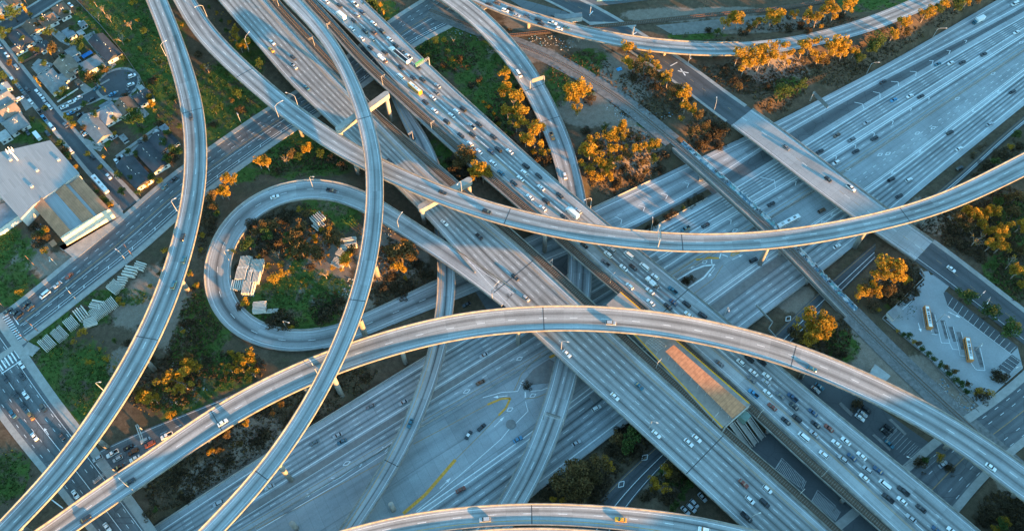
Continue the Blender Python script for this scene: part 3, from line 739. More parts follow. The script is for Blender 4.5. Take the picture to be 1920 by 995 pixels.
for (px, d) in (((835, 905), (0.72, 0.7)), ((936, 790), (0.7, 0.71)), ((976, 722), (0.45, 0.9)), ((1383, 482), (0.9, 0.45)), ((1334, 511), (-0.62, -0.78)), ((938, 743), (-1, -0.1)), ((1292, 503), (0.9, 0.4))):
    arrow(mba, P(*px, 0), d, 0.027, 7.0)
for px in ((956, 767), (974, 672), (1321, 491), (999, 741)): diamond(mba, P(*px, 0), A110, 0.028, 0, 3.4, 2.0)
mba.build('lane_marking', [M['white_paint'], M['yellow_paint'], M['yellow_faded']], o_mid)

# concrete barriers along the freeway
BAR = [(0, 0), (0.28, 0.1), (0.2, 0.5), (0.12, 0.85), (-0.12, 0.85), (-0.2, 0.5), (-0.28, 0.1)]
def barrier(name, r, side, label, lo=0, hi=None):
    mb = MB(); sweep(mb, r, BAR, side, lo, hi)
    o = mb.build(name, M['conc']); return tag(o, label, 'barrier', 'concrete barriers of the wide freeway')
def i_s(r, px, py): return nearest(r, P(px, py, 0))[0]
barrier('traffic_barrier', r_mid, 'L', 'long grey concrete median barrier down the middle of the wide freeway')
barrier('traffic_barrier', r_main, 'L', 'grey concrete barrier on the upper left rim of the main freeway lanes', 0, i_s(r_main, 1340, 365))
barrier('traffic_barrier', r_nb, 'R', 'grey concrete barrier on the lower right rim of the freeway', 0, i_s(r_nb, 1600, 463))
barrier('traffic_barrier', r_ra, 'L', 'grey concrete barrier along the outer edge of the merge lanes', 0, i_s(r_ra, 1237, 331))
# raised median strip
def strip(name, r, side, wd, h, mat, label=None, lo=0, hi=None):
    mb = MB(); sweep(mb, r, [(-wd / 2, 0.004), (-wd / 2, h), (wd / 2, h), (wd / 2, 0.004)], side, lo, hi)
    return tag(mb.build(name, mat), kind='structure')
strip('median_path', r_hov, 'L', 3.2, 0.14, M['conc_dark'], None, 0, i_s(r_hov, 1250, 470))
r_strip2 = line_ribbon(line_pts([(1100, 745), (1327, 577), (1440, 493), (1520, 436)], 0, A110), line_pts([(1115, 755), (1337, 590), (1448, 505), (1528, 446)], 0, A110), A110, 0.0, float(P(1110, 750)[:2] @ A110), float(P(1524, 441)[:2] @ A110))
mb = MB(); sweep(mb, r_strip2, [(0, .004), (0, .14), (4.5, .14), (4.5, .004)], 'L'); tag(mb.build('median_path', M['conc_dark']), kind='structure')
# planted strip between merge lanes and main lanes
r_vs = line_ribbon(line_pts([(1190, 428), (1313, 362)], 0, A110), line_pts([(1213, 431), (1325, 369)], 0, A110), A110, 0.0, float(P(1190, 430)[:2] @ A110), float(P(1320, 364)[:2] @ A110))
mb = MB(); surface(mb, r_vs, 0, dz=.06); tag(mb.build('planting_bed_ground', M['ground']), kind='structure')
# round island and small islands at the transit apron
def island(pts, z=0.18, mat='conc_dark', name='traffic_island'):
    return sheet(name, pts, z, M[mat], 'structure', 0.2)
island([(1272, 524), (1300, 508), (1322, 500), (1336, 499), (1316, 519), (1290, 538)])
island([(984, 711), (1000, 692), (1030, 672), (1040, 678), (1036, 705), (1034, 717), (1010, 719), (990, 722)])
c0 = P(958, 795, 0); mb = MB(); mb.prism([(c0[0] + 2.4 * math.cos(a), c0[1] + 2.4 * math.sin(a)) for a in np.linspace(0, 2 * math.pi, 24, endpoint=False)], 0, .2); tag(mb.build('traffic_island', M['conc_dark']), kind='structure')

# ------------------------------------------------------------------ streets
def road(name, key, n, aL, aR, mat, fn=None, lo=0, hi=None, kerb=True, walkL=0.0, walkR=0.0):
    r = RAMP[key]; mb = MB()
    surface(mb, r, n, aL, aR, 0, 0, 3, lo, hi)
    o = tag(mb.build(name, mat), kind='structure')
    if fn: marks(o, fn)
    for side, wk in (('L', walkL), ('R', walkR)):
        if wk:
            m2 = MB(); sweep(m2, r, [(-wk * .1, -.3), (-wk * .1, .14), (wk, .14), (wk, .004)], side, lo, hi)
            tag(m2.build('pavement', M['walk']), kind='structure')
    return o
def f(mb):
    r = RAMP['S1']
    stripe(mb, r, 6.6, .18, mi=0, dash=(2.4, 7)); stripe(mb, r, 10, .18, dash=(2.4, 7)); stripe(mb, r, lambda s, w: w * .48, .3, mi=2); stripe(mb, r, lambda s, w: w * .56, .2)
    stripe(mb, r, lambda s, w: w - 9.5, .18, dash=(2.4, 7)); stripe(mb, r, lambda s, w: w - 6.0, .22); stripe(mb, r, lambda s, w: w - 4.6, .2)
    for s in np.arange(20, r.s[-1], 15.0):
        a = at_s(r, s, float(np.interp(s, r.s, r.w)) - 4.6, .022); b = at_s(r, s + 1.2, float(np.interp(s, r.s, r.w)) - 6.0, .022)
        d = (b - a)[:2]; d /= np.linalg.norm(d); m = np.array([-d[1], d[0]]) * .15
        mb.add([(a[0] + m[0], a[1] + m[1], a[2]), (a[0] - m[0], a[1] - m[1], a[2]), (b[0] - m[0], b[1] - m[1], b[2]), (b[0] + m[0], b[1] + m[1], b[2])], [(0, 1, 2, 3)])
road('street', 'S1', 5, 3.2, 3.6, M['asphalt_old'], f, walkL=2.6, walkR=3.0)
def f(mb):
    r = RAMP['S2']
    for k in (.26, .39, .68, .84): stripe(mb, r, lambda s, w, k=k: w * k, .18, dash=(2.2, 7))
    stripe(mb, r, lambda s, w: w * .53, .22); stripe(mb, r, lambda s, w: w * .22, .2, None, r.s[-1])
    for px in ((112, 772), (87, 808)): 
        p = P(*px, 6.25); arrow(mb, p, -r.t[5], p[2] + .025, 4.5)
road('street', 'S2', 5, 3.0, 2.6, M['asphalt_old'], f, walkL=3.6, walkR=2.6)
def f(mb):
    r = RAMP['S3']
    stripe(mb, r, .8, .18); stripe(mb, r, lambda s, w: w * .36, .16, 0, 46, (3, 7)); stripe(mb, r, lambda s, w: w * .66, .16, 0, 46, (3, 7))
road('slip_road', 'S3', 3, .8, .8, M['asphalt_old'], f)
road('street', 'R1', 2, 1.0, 1.0, M['asphalt'], None, walkL=1.9, walkR=1.9)
road('street', 'R2', 2, 1.0, 1.0, M['asphalt'], None, walkL=1.4, walkR=1.4)
road('street', 'R3', 2, .5, .5, M['asphalt'], None, walkL=1.2, walkR=1.2)
bc = P(221, 157, 6.14); mb = MB()
mb.prism([(bc[0] + 13.4 * math.cos(a), bc[1] + 13.4 * math.sin(a)) for a in np.linspace(0, 2 * math.pi, 40, endpoint=False)], 5.9, 6.125); tag(mb.build('pavement', M['walk']), kind='structure')
mb = MB(); mb.prism([(bc[0] + 11.6 * math.cos(a), bc[1] + 11.6 * math.sin(a)) for a in np.linspace(0, 2 * math.pi, 40, endpoint=False)], 5.95, 6.15); tag(mb.build('street', M['asphalt']), kind='structure')
def f(mb):
    r = RAMP['S4']
    stripe(mb, r, lambda s, w: w * .5, .18, mi=2, dash=(3, 10)); stripe(mb, r, lambda s, w: w - 2.2, .2, I_S4b * 4.0)
    z = 6.28
    paint_px(mb, [(1257, 124), (1270, 117)], z, .6); paint_px(mb, [(1294, 151), (1308, 143)], z, .6)
    paint_px(mb, [(1271, 133), (1291, 137)], z, .6); paint_px(mb, [(1276, 129), (1285, 142)], z, .6)
    paint_px(mb, [(1105, 29), (1112, 21)], z, .6); paint_px(mb, [(1187, 65), (1195, 60)], z, .6)
mb = MB(); r = RAMP['S4']
surface(mb, r, 2, 2, 3.2, 0, 0, 3, 0, I_S4a + 1); surface(mb, r, 2, 2, 3.2, 0, 0, 3, I_S4b, None)
o = tag(mb.build('street', M['asphalt']), kind='structure'); marks(o, f)
m2 = MB(); sweep(m2, r, [(-.4, -.3), (-.4, .14), (1.8, .14), (1.8, .004)], 'L', 0, I_S4a); tag(m2.build('pavement', M['walk']), kind='structure')
m2 = MB(); sweep(m2, r, [(-1.4, -.3), (-1.4, .14), (1.2, .14), (1.2, .004)], 'L', I_S4b, None); tag(m2.build('pavement', M['walk']), kind='structure')
m2 = MB(); sweep(m2, r, [(-.4, -.3), (-.4, .14), (1.2, .14), (1.2, .004)], 'R', 0, I_S4a); tag(m2.build('pavement', M['walk']), kind='structure')
m2 = MB(); sweep(m2, r, [(-1.6, -.3), (-1.6, .12), (.6, .12), (.6, .004)], 'R', I_S4b + 16, None); tag(m2.build('pavement', M['walk']), kind='structure')
def f(mb):
    r = RAMP['S5']
    for k in (.2, .34, .72, .86): stripe(mb, r, lambda s, w, k=k: w * k, .18, dash=(2.4, 8))
    stripe(mb, r, lambda s, w: w * .53, .3, mi=2)
road('street', 'S5', 6, 2.5, 2.5, M['asphalt_old'], f, walkL=3.4, walkR=3.0)
def f(mb):
    r = RAMP['S6']; stripe(mb, r, .7, .25, mi=2); stripe(mb, r, lambda s, w: w * .58, .26); stripe(mb, r, -.7, .2)
    for px in ((1165, 907), (1209, 857), (1478, 597)): p, t, i = drop(r, *px); diamond(mb, p, t, p[2] + .022, 0, 4, 2.6)
road('slip_road', 'S6', 2, 2.4, 2.2, M['asphalt'], f)

# crosswalks at the lower left junction, on the street surface
mbx = MB()
for k in range(14):
    a = (6 + k * 2.6, 592 + k * 4.0); paint_px(mbx, [(a[0] - 8, a[1] + 2.2), (a[0] + 7, a[1] - 6)], 6.275, .55)
for k in range(7):
    a = (2 + k * 6.2, 689 - k * 4.6); paint_px(mbx, [(a[0] - 6, a[1] - 10), (a[0] + 4, a[1] + 5)], 6.3, .7)
paint_px(mbx, [(19, 585), (35, 608)], 6.275, .5); paint_px(mbx, [(3, 700), (42, 674)], 6.3, .5)
paint_px(mbx, [(97, 936), (118, 952)], 6.3, .5); paint_px(mbx, [(192, 858), (212, 885)], 6.3, .5); paint_px(mbx, [(180, 868), (202, 895)], 6.3, .4)
tag(mbx.build('crosswalk_marking', M['white_paint']), kind='structure')
# junction paving between the two streets
sheet('street', [(-80, 600), (5, 585), (38, 610), (55, 650), (0, 690), (-60, 760)], 6.235, M['asphalt_old'])
sheet('pavement', [(53, 640), (75, 652), (60, 668), (50, 663), (44, 652)], 6.38, M['walk'])
# pavements, yards and lots
sheet('pavement', [(110, 462), (136, 482), (216, 424), (232, 402), (224, 384), (206, 390), (208, 403), (140, 455), (118, 470)], 6.36, M['walk'])
sheet('bus_lot_ground', [(1727, 498), (1745, 510), (1780, 536), (1771, 546), (1773, 562), (1850, 628), (1908, 650), (1918, 690), (1874, 728), (1840, 764), (1737, 666), (1662, 598), (1672, 584), (1734, 524), (1724, 512)], 6.24, M['lot'])
sheet('parking_bay_ground', [(1769, 549), (1774, 546), (1910, 650), (1896, 663), (1777, 573)], 6.25, M['asphalt'])
sheet('parking_bay_ground', [(1870, 688), (1897, 664), (1914, 676), (1891, 702)], 6.25, M['asphalt'])
mb = MB()
for k in range(13):
    x = 1777 + k * 9.6; y = 573 + k * 7.4; paint_px(mb, [(x, y), (x + 9 + k * .25, y - 15 + k * .2)], 6.265, .12)
paint_px(mb, [(1777, 574), (1897, 664)], 6.265, .12)
for k in range(5): paint_px(mb, [(1871 + k * 6, 688 - k * 5.6), (1891 + k * 5.4, 701 - k * 5.8)], 6.265, .12)
for q in ([(1690, 582), (1722, 552)], [(1728, 577), (1734, 614)], [(1747, 622), (1744, 580)], [(1753, 590), (1765, 642), (1781, 643), (1770, 602)], [(1781, 643), (1786, 654), (1798, 655), (1787, 612)], [(1798, 655), (1800, 666), (1812, 667), (1803, 622)], [(1812, 667), (1828, 690), (1832, 693), (1847, 694), (1838, 652)],
          [(1747, 626), (1757, 627)], [(1690, 582), (1682, 576)]): paint_px(mb, q, 6.265, .2)
arrow(mb, P(1789, 590, 6), (.75, -.5), 6.266, 6); arrow(mb, P(1724, 614, 6), (0, -1), 6.266, 5)
tag(mb.build('parking_marking', M['white_paint']), kind='structure')
# oil stains where the buses stand
mb = MB()
for (a, b) in (((1745, 585), (1757, 625)), ((1767, 600), (1777, 635)), ((1782, 612), (1792, 640)), ((1797, 622), (1807, 655)), ((1830, 650), (1842, 688)), ((1700, 570), (1722, 545))):
    paint_px(mb, [a, b], 6.256, 2.2)
tag(mb.build('oil_stain_ground', plain('oil_stained_concrete', (0.13, 0.13, 0.13), 0.7, .3, .5, .5)), kind='structure')
sheet('car_park_ground', [(1490, 712), (1530, 690), (1560, 700), (1760, 842), (1712, 884), (1640, 850), (1560, 790)], 6.2, M['asphalt'])
sheet('car_park_ground', [(1420, 815), (1470, 800), (1720, 1010), (1560, 1030), (1440, 900), (1400, 835)], 6.2, M['asphalt'])
sheet('car_park_ground', [(1255, 960), (1310, 905), (1330, 915), (1400, 985), (1360, 1030), (1270, 1000)], 5.9, M['asphalt'])
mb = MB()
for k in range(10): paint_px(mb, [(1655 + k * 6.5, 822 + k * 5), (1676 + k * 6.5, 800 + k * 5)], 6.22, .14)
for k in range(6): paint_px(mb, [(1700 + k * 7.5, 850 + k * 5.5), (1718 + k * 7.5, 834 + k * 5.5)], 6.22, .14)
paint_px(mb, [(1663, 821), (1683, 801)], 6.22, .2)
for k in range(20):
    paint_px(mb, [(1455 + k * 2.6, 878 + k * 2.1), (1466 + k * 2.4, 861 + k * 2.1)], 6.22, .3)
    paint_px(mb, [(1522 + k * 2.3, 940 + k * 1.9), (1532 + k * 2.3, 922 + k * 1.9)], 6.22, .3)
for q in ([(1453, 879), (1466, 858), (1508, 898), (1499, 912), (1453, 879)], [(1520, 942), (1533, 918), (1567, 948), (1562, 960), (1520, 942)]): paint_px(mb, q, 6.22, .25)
tag(mb.build('parking_marking', M['shaded_paint']), kind='structure')
for q in ([(1635, 815), (1640, 813), (1672, 840), (1668, 845)], [(1666, 786), (1671, 784), (1700, 812), (1697, 816)], [(1572, 757), (1577, 753), (1600, 775), (1596, 780)]): sheet('traffic_island', q, 6.36, M['conc_dark'])
# driveways and yards of the houses
for q in ([(92, 60), (100, 52), (142, 78), (128, 86), (112, 78)], [(60, 122), (72, 110), (100, 120), (90, 135)], [(156, 68), (176, 58), (218, 122), (205, 132)], [(142, 158), (150, 150), (180, 172), (168, 184)], [(150, 268), (160, 260), (196, 272), (188, 284)], [(216, 292), (300, 232), (312, 242), (228, 306)],
          [(222, 178), (240, 172), (280, 214), (270, 222)], [(0, 215), (12, 208), (28, 224), (12, 234)], [(215, 300), (232, 290), (255, 310), (232, 326)], [(35, 185), (48, 176), (62, 198), (48, 208)]): sheet('driveway_path', q, 6.09, M['walk'])
sheet('street', [(1085, 14), (1150, 8), (1260, -5), (1300, -20), (1200, -60), (1040, -60)], 6.17, M['asphalt_old'])
sheet('car_park_ground', [(940, -10), (1000, 5), (1060, 22), (1090, 40), (1040, 38), (985, 18)], 6.15, M['asphalt_old'])
sheet('car_park_ground', [(1500, -30), (1560, -40), (1700, -60), (1600, 0)], 6.12, M['asphalt_old'])
sheet('gravel_ground', [(1230, 48), (1290, 42), (1440, 28), (1480, 30), (1440, 45), (1330, 62), (1262, 66)], 6.1, conc('dusty_gravel', (0.2, 0.18, 0.16), .3))
# ------------------------------------------------------------------ flyovers
PAR_H = 0.82
def box_girder(w, depth=2.1, edge=0.28):
    b = min(w * 0.30, w / 2 - 1.6)
    return b
def flyover(key, label, n, pillars=(), lo=0, hi=None, mat='deck', yellow=None, white=True, cat='flyover', name='flyover_ramp', aL=None, aR=None, depth=2.1, parapets=('L', 'R'), joints=(), dash=(3.6, 14.6), solid=None, single=None, extra=None, piers=True):
    r = RAMP[key] if isinstance(key, str) else key
    N = len(r.c); hi = N if hi is None else hi
    mid = (lo + hi) // 2
    root = empty(name, (0, 0, 0), label=label, cat=cat, group='elevated roads of the interchange')
    mb = MB()
    w0 = float(np.median(r.w[lo:hi]))
    aL = 1.9 if aL is None else aL; aR = 2.4 if aR is None else aR
    surface(mb, r, n, aL, aR, 0, 0, 3, lo, hi)
    # girder under the running surface
    vs = []; kk = 6
    for i in range(lo, hi):
        w = r.w[i]
        for (u, dz) in ((0, 0), (0, -.3), (w * .23, -.75), (w * .29, -depth), (w * .71, -depth), (w * .77, -.75), (w, -.3), (w, 0)):
            h = w / 2 - u
            vs.append((r.c[i, 0] + r.n[i, 0] * h, r.c[i, 1] + r.n[i, 1] * h, r.c[i, 2] + dz + r.bank[i] * h))
    fs = []
    for i in range(hi - lo - 1):
        for j in range(7):
            a = i * 8 + j; fs.append((a, a + 1, a + 9, a + 8))
    a, b, c, d = (np.array(vs[q]) for q in fs[3])
    if np.cross(b - a, d - a)[2] > 0: fs = [q[::-1] for q in fs]
    fs += [tuple(range(8)), tuple(range((hi - lo - 1) * 8, (hi - lo) * 8))[::-1]]
    mb.add(vs, fs, 1)
    mb.build('deck', [M[mat], M['conc']], root)
    for sd_ in parapets:
        m2 = MB(); sweep(m2, r, [(-.02, -.3), (-.02, PAR_H), (.34, PAR_H), (.46, .3), (.5, 0)], sd_, lo, hi)
        m2.build('parapet', M['parapet'], root)
    m3 = MB()
    s0, s1 = r.s[lo], r.s[hi - 1]
    yl = {'L': 1, 'R': -1}.get(yellow, 0)
    stripe(m3, r, 1.5, .2, s0, s1, mi=1 if yellow == 'L' else 0); stripe(m3, r, -1.9, .2, s0, s1, mi=1 if yellow == 'R' else 0)
    for k in range(1, n):
        if solid: stripe(m3, r, lambda s, w, k=k: aL + (w - aL - aR) * k / n, .2, s0, s1)
        else: stripe(m3, r, lambda s, w, k=k: aL + (w - aL - aR) * k / n, .2 if n < 4 else .15, s0, s1, dash)
    m3.build('lane_marking', [M['white_paint'], M['yellow_paint']], root)
    for px in joints:
        p, t, i = drop(r, *px)
        m4 = MB(); nn = r.n[i]; h = r.w[i] / 2 - .5
        q = r.c[i]; bz = r.bank[i] * h
        m4.add([(q[0] + nn[0] * h - t[0] * .22, q[1] + nn[1] * h - t[1] * .22, q[2] + .025 + bz), (q[0] - nn[0] * h - t[0] * .22, q[1] - nn[1] * h - t[1] * .22, q[2] + .025 - bz),
                (q[0] - nn[0] * h + t[0] * .22, q[1] - nn[1] * h + t[1] * .22, q[2] + .025 - bz), (q[0] + nn[0] * h + t[0] * .22, q[1] + nn[1] * h + t[1] * .22, q[2] + .025 + bz)], [(0, 1, 2, 3)])
        m4.build('expansion_joint', M['joint'], root)
    for px in pillars:
        g = ground_at(*px); i, _ = nearest(r, g)
        if lo <= i < hi: pier(root, r.c[i], r.t[i], r.c[i, 2] - depth, min(r.w[i] * .4, 4.4))
    return root
def pier(root, c, t, ztop, wide=3.4, rad_=1.35):
    zb = float(terr(c[0], c[1])[0]) - .4
    if ztop - zb < 2.0: return
    mb = MB(); N = 14
    H = ztop - zb; fl = min(3.4, H * .35)
    rings = [(zb, 1.0, 1.0), (ztop - fl, 1.0, 1.0), (ztop - fl * .55, 1.15, 1.0), (ztop - fl * .2, 1.45, 1.0), (ztop + .05, wide / 2 / rad_, 1.05)]
    vs = []
    nn = (-t[1], t[0])
    for z, kx, ky in rings:
        for k in range(N):
            a = 2 * math.pi * k / N; u = math.cos(a) * rad_ * 1.1 * kx; v = math.sin(a) * rad_ * .85 * ky
            vs.append((c[0] + nn[0] * u + t[0] * v, c[1] + nn[1] * u + t[1] * v, z))
    fs = []
    for i in range(len(rings) - 1):
        for k in range(N):
            a = i * N + k; b = i * N + (k + 1) % N
            fs.append((a, b, b + N, a + N))
    fs.append(tuple(range(N))[::-1]); fs.append(tuple(range((len(rings) - 1) * N, len(rings) * N)))
    mb.add(vs, fs)
    mb.build('pillar', M['conc'], root, True)
flyover('A', 'tall two lane flyover sweeping down the left side past the houses, bowed to the right', 2, [(430, 60), (400, 170), (355, 540), (290, 688), (203, 833), (67, 991)], joints=[(365, 203), (278, 632)])
flyover('B', 'long flyover crossing from the upper left under the straightest ramp to the right edge', 2, [(418, 130), (556, 262), (668, 330), (1022, 482), (1430, 500), (1600, 470), (1735, 430), (1850, 400)], joints=[(455, 142), (690, 305), (950, 412), (1272, 455), (1700, 405)])
flyover('C', 'tallest flyover, narrow S curve from the upper middle down over the loop', 1, [(717, 512), (688, 630), (650, 752), (556, 910)], joints=[(693, 215), (675, 557), (497, 890)], yellow=None, aL=3.2, aR=3.4)
flyover('D', 'curved sunlit flyover arching across the lower half from left to right', 2, [(282, 930), (407, 835), (575, 740), (755, 685), (973, 645), (1250, 690), (1500, 715), (1765, 840), (1895, 945)], joints=[(402, 775), (1012, 597), (1493, 668)])
flyover('E', 'sunlit flyover cut off by the bottom edge with a yellow taxi on it', 2, [(880, 1010), (1200, 1010)], yellow='R', joints=[(1005, 963)], aR=2.6)
# the second roadway beside it, beyond the parapet
rE = RAMP['E']
c2 = rE.c.copy(); off = rE.w / 2 + 0.9 + 5.4
c2[:, 0] -= rE.n[:, 0] * off; c2[:, 1] -= rE.n[:, 1] * off; c2[:, 2] -= rE.bank * off
RAMP['E2'] = finish(c2, np.full(len(c2), 10.6)); RAMP['E2'].bank = rE.bank.copy()
flyover('E2', 'lowest sunlit flyover roadway grazing the bottom edge behind its neighbour', 2, [], yellow='L')
flyover('F', 'ramp dropping from the top middle past gum trees and under the jammed viaduct', 2, [(866, 62), (940, 150), (1075, 560), (1065, 700), (1010, 850)], yellow=None, joints=[(1040, 225), (1006, 168)], aL=3.0, aR=3.0)
flyover('K', 'ramp curving across the top past a rail crossing with queued cars', 2, [(990, 60), (1082, 85), (1243, 112), (1330, 112)], 0, I_Kab + 2, aL=2.2, aR=2.4)
flyover('H', 'narrow one lane connector rising from the bottom and passing under the flyovers', 1, [(838, 640), (800, 760), (735, 880)], yellow='R', joints=[(738, 870)], aL=3.0, aR=3.4)
flyover('L', 'loop ramp circling the brushy infield and its stacked white rails', 1, [(770, 480), (720, 430), (850, 500)], 0, I_Lab + 1, aL=4.0, aR=2.8, cat='loop ramp', name='loop_ramp_bridge', parapets=('L', 'R'))
# the loop ramp after it reaches the embankment
mb = MB(); r = RAMP['L']; surface(mb, r, 1, 4.0, 2.8, 0, 0, 3, I_Lab)
oL = tag(mb.build('loop_road', M['deck']), kind='structure')
def f(mb): stripe(mb, r, 1.5, .2, r.s[I_Lab]); stripe(mb, r, -1.9, .2, r.s[I_Lab]); stripe(mb, r, lambda s, w: w * .52, .2, r.s[I_Lab], None, (3.6, 14.6))
marks(oL, f)
iLe = nearest(r, P(620, 645, 1))[0]
for sd_, lb in (('L', 'pale concrete barrier along the outer edge of the loop ramp'), ('R', 'pale concrete barrier along the inner edge of the loop ramp')):
    m2 = MB(); sweep(m2, r, [(-.02, -.5), (-.02, PAR_H), (.34, PAR_H), (.46, .3), (.5, 0)], sd_, I_Lab, iLe)
    tag(m2.build('traffic_barrier', M['conc']), lb, 'barrier', 'concrete barriers of the loop ramp')
mb = MB(); r = RAMP['K']; surface(mb, r, 2, 2.2, 2.4, 0, 0, 3, I_Kab + 1)
oK = tag(mb.build('ramp_road', M['deck']), kind='structure')
def f(mb): stripe(mb, r, 1.5, .22, r.s[I_Kab]); stripe(mb, r, -1.9, .22, r.s[I_Kab]); stripe(mb, r, lambda s, w: w * .5, .2, r.s[I_Kab], None, (3.6, 14.6))
marks(oK, f)

# outrigger bents: a cap beam across a lower road on two columns
def bent(label, a, b, ztop, h=3.2, wd=3.6, col_px=()):
    A = P(*a, ztop); B = P(*b, ztop); d = (B - A)[:2]; L = np.linalg.norm(d); d /= L; n = np.array([-d[1], d[0]])
    root = empty('support_bent', (0, 0, 0), label=label, cat='support bent', group='outrigger supports of the flyovers')
    mb = MB()
    out = []
    for k in range(9):
        t = -math.pi / 2 + math.pi * k / 8; out.append(B[:2] + d * (math.cos(t) - 1) * wd / 2 + n * math.sin(t) * wd / 2)
    for k in range(9):
        t = math.pi / 2 + math.pi * k / 8; out.append(A[:2] + d * (math.cos(t) + 1) * wd / 2 + n * math.sin(t) * wd / 2)
    mb.prism(out, ztop - h, ztop)
    mb.build('cap_beam', M['conc'], root)
    for q in (A[:2] + d * 2.0, B[:2] - d * 2.0):
        m2 = MB(); zb = float(terr(q[0], q[1])[0]) - .4
        m2.tube((q[0], q[1], zb), (q[0], q[1], ztop - h + .02), 1.15, 1.15, 14); m2.build('pillar', M['conc'], root, True)
bent('long concrete cap beam on two columns straddling the freeway below the tallest flyover', (630, 243), (728, 172), 28.6)
bent('concrete cap beam on two columns carrying the long flyover over the main viaduct', (784, 390), (884, 334), 21.6)
for px, lb in (((738, 955), 'pale round headed pillar by the yellow line at the bottom middle'), ((556, 990), 'pale round headed pillar cut by the bottom edge below the tallest flyover')):
    p = P(*px, 0.0); m2 = MB(); m2.tube((p[0], p[1], -.3), (p[0], p[1], 9.0), 1.2, 1.2, 14); tag(m2.build('bridge_pillar', M['conc'], None, True), lb, 'pillar')

# ------------------------------------------------------------------ the two viaducts of the crossing freeway and their light rail tracks
Wt_out = line_pts([(380, -35), (407, 0), (480, 82), (543, 158), (590, 203), (627, 237), (740, 349), (780, 385), (824, 435), (877, 484)], Z105, A105)
Wt_low = line_pts([(877, 484), (925, 552), (993, 622), (1040, 663), (1087, 708), (1167, 780), (1243, 850), (1310, 913), (1383, 981), (1440, 1034)], Z105, A105)
W_in = line_pts([(475, -30), (498, 0), (563, 73), (627, 143), (733, 250), (780, 297), (823, 340), (960, 450), (1093, 573), (1190, 663), (1310, 771), (1440, 890), (1563, 1000), (1600, 1034)], Z105, A105)
T1_in = line_pts([(500, -30), (520, 0), (580, 60), (660, 145), (700, 205), (770, 262), (850, 332), (960, 430), (1115, 568), (1210, 661), (1320, 760), (1360, 806), (1440, 866), (1507, 926), (1585, 998), (1622, 1034)], Z105, A105)
T2_in = line_pts([(545, -30), (570, 10), (613, 50), (640, 87), (694, 143), (747, 190), (780, 223), (850, 287), (930, 355), (1033, 445), (1093, 499), (1137, 535), (1260, 640), (1400, 770), (1440, 808), (1500, 863), (1573, 930), (1643, 991), (1692, 1034)], Z105, A105)
E_in = line_pts([(572, -20), (590, 0), (640, 53), (680, 100), (733, 150), (813, 220), (863, 267), (923, 320), (1070, 449), (1140, 515), (1193, 560), (1317, 668), (1440, 779), (1540, 870), (1670, 991), (1717, 1034)], Z105, A105)
E_in_road = line_pts([(572, -20), (590, 0), (650, 53), (695, 100), (735, 152), (815, 222), (865, 269), (925, 322), (1072, 451), (1142, 517), (1195, 562), (1319, 670), (1442, 781), (1542, 872), (1672, 993), (1719, 1036)], Z105, A105)
E_out = line_pts([(660, -20), (680, 0), (723, 40), (780, 97), (824, 140), (890, 200), (960, 264), (1032, 330), (1107, 392), (1193, 464), (1260, 519), (1313, 559), (1360, 597), (1460, 685), (1540, 751), (1640, 833), (1740, 913), (1833, 991), (1880, 1031)], Z105, A105)
s5a = float(P(395, -35, Z105)[:2] @ A105) - 60; s5b = float(P(1700, 1040, Z105)[:2] @ A105) + 80
s_gore = float(P(877, 484, Z105)[:2] @ A105)
def joinline(a, b):
    s = np.concatenate([a[0], b[0]]); t = np.concatenate([a[1], b[1]]); o = np.argsort(s, kind='stable'); return s[o], t[o]
W_out = joinline((Wt_out[0][:-1], Wt_out[1][:-1]), (Wt_low[0][1:], Wt_low[1][1:]))
rW = line_ribbon(W_in, W_out, A105, Z105, s5a, s5b, 5.0, 4); RAMP['W'] = rW
rE5 = line_ribbon(E_out, E_in_road, A105, Z105, s5a, s5b, 5.0, 4); RAMP['N'] = rE5
rT1 = line_ribbon(T1_in, W_in, A105, Z105, s5a, s5b, 5.0, 4)
rT2 = line_ribbon(E_in, T2_in, A105, Z105, s5a, s5b, 5.0, 4)
def i105(r, px, py): return nearest(r, P(px, py, Z105))[0]
# keep a hand's width between neighbouring structures
for r in (rT1, rT2): r.w = np.maximum(3.6, r.w - 0.3)
rootW = flyover(rW, 'wide freeway viaduct on the left of the rail platform with light traffic', 6, [(640, 270), (1110, 730), (1290, 880), (760, 400)], yellow=None, mat='viaduct', cat='viaduct', name='freeway_viaduct', aL=3.6, aR=3.0, depth=1.9, parapets=('L',), joints=[(1340, 840), (1000, 500)], dash=(2.6, 9.2))
m2 = MB(); 
iG0 = i105(rW, 905, 515); iG1 = i105(rW, 980, 600)
for lo, hi in ((0, iG0), (iG1, len(rW.c))): sweep(m2, rW, [(-.02, -.3), (-.02, PAR_H), (.34, PAR_H), (.46, .3), (.5, 0)], 'R', lo, hi)
m2.build('parapet', M['parapet'], rootW)
m2 = MB(); stripe(m2, rW, 3.4, .22, mi=2); stripe(m2, rW, 4.0, .22, mi=2); m2.build('shoulder_line', [M['white_paint'], M['yellow_paint'], M['yellow_faded']], rootW)
rootN = flyover(rE5, 'jammed freeway viaduct on the right of the rail platform', 5, [(1120, 450), (1330, 610), (1550, 790)], yellow=None, mat='viaduct', cat='viaduct', name='freeway_viaduct', aL=4.0, aR=6.4, depth=1.9, joints=[(1260, 570)], dash=(2.6, 12))
m2 = MB(); stripe(m2, rE5, -6.6, .24, mi=2); stripe(m2, rE5, -7.1, .2, mi=2); stripe(m2, rE5, lambda s, w: 4 + (w - 10.4) * .8, .3, mi=0); m2.build('shoulder_line', [M['white_paint'], M['yellow_paint'], M['yellow_faded']], rootN)
M['ballast'] = plain('track_ballast', (0.105, 0.08, 0.06), 0.95, .1, .4, 2.5)
M['ballast_grey'] = plain('grey_track_ballast', (0.17, 0.165, 0.155), 0.95, .1, .4, 2.0)
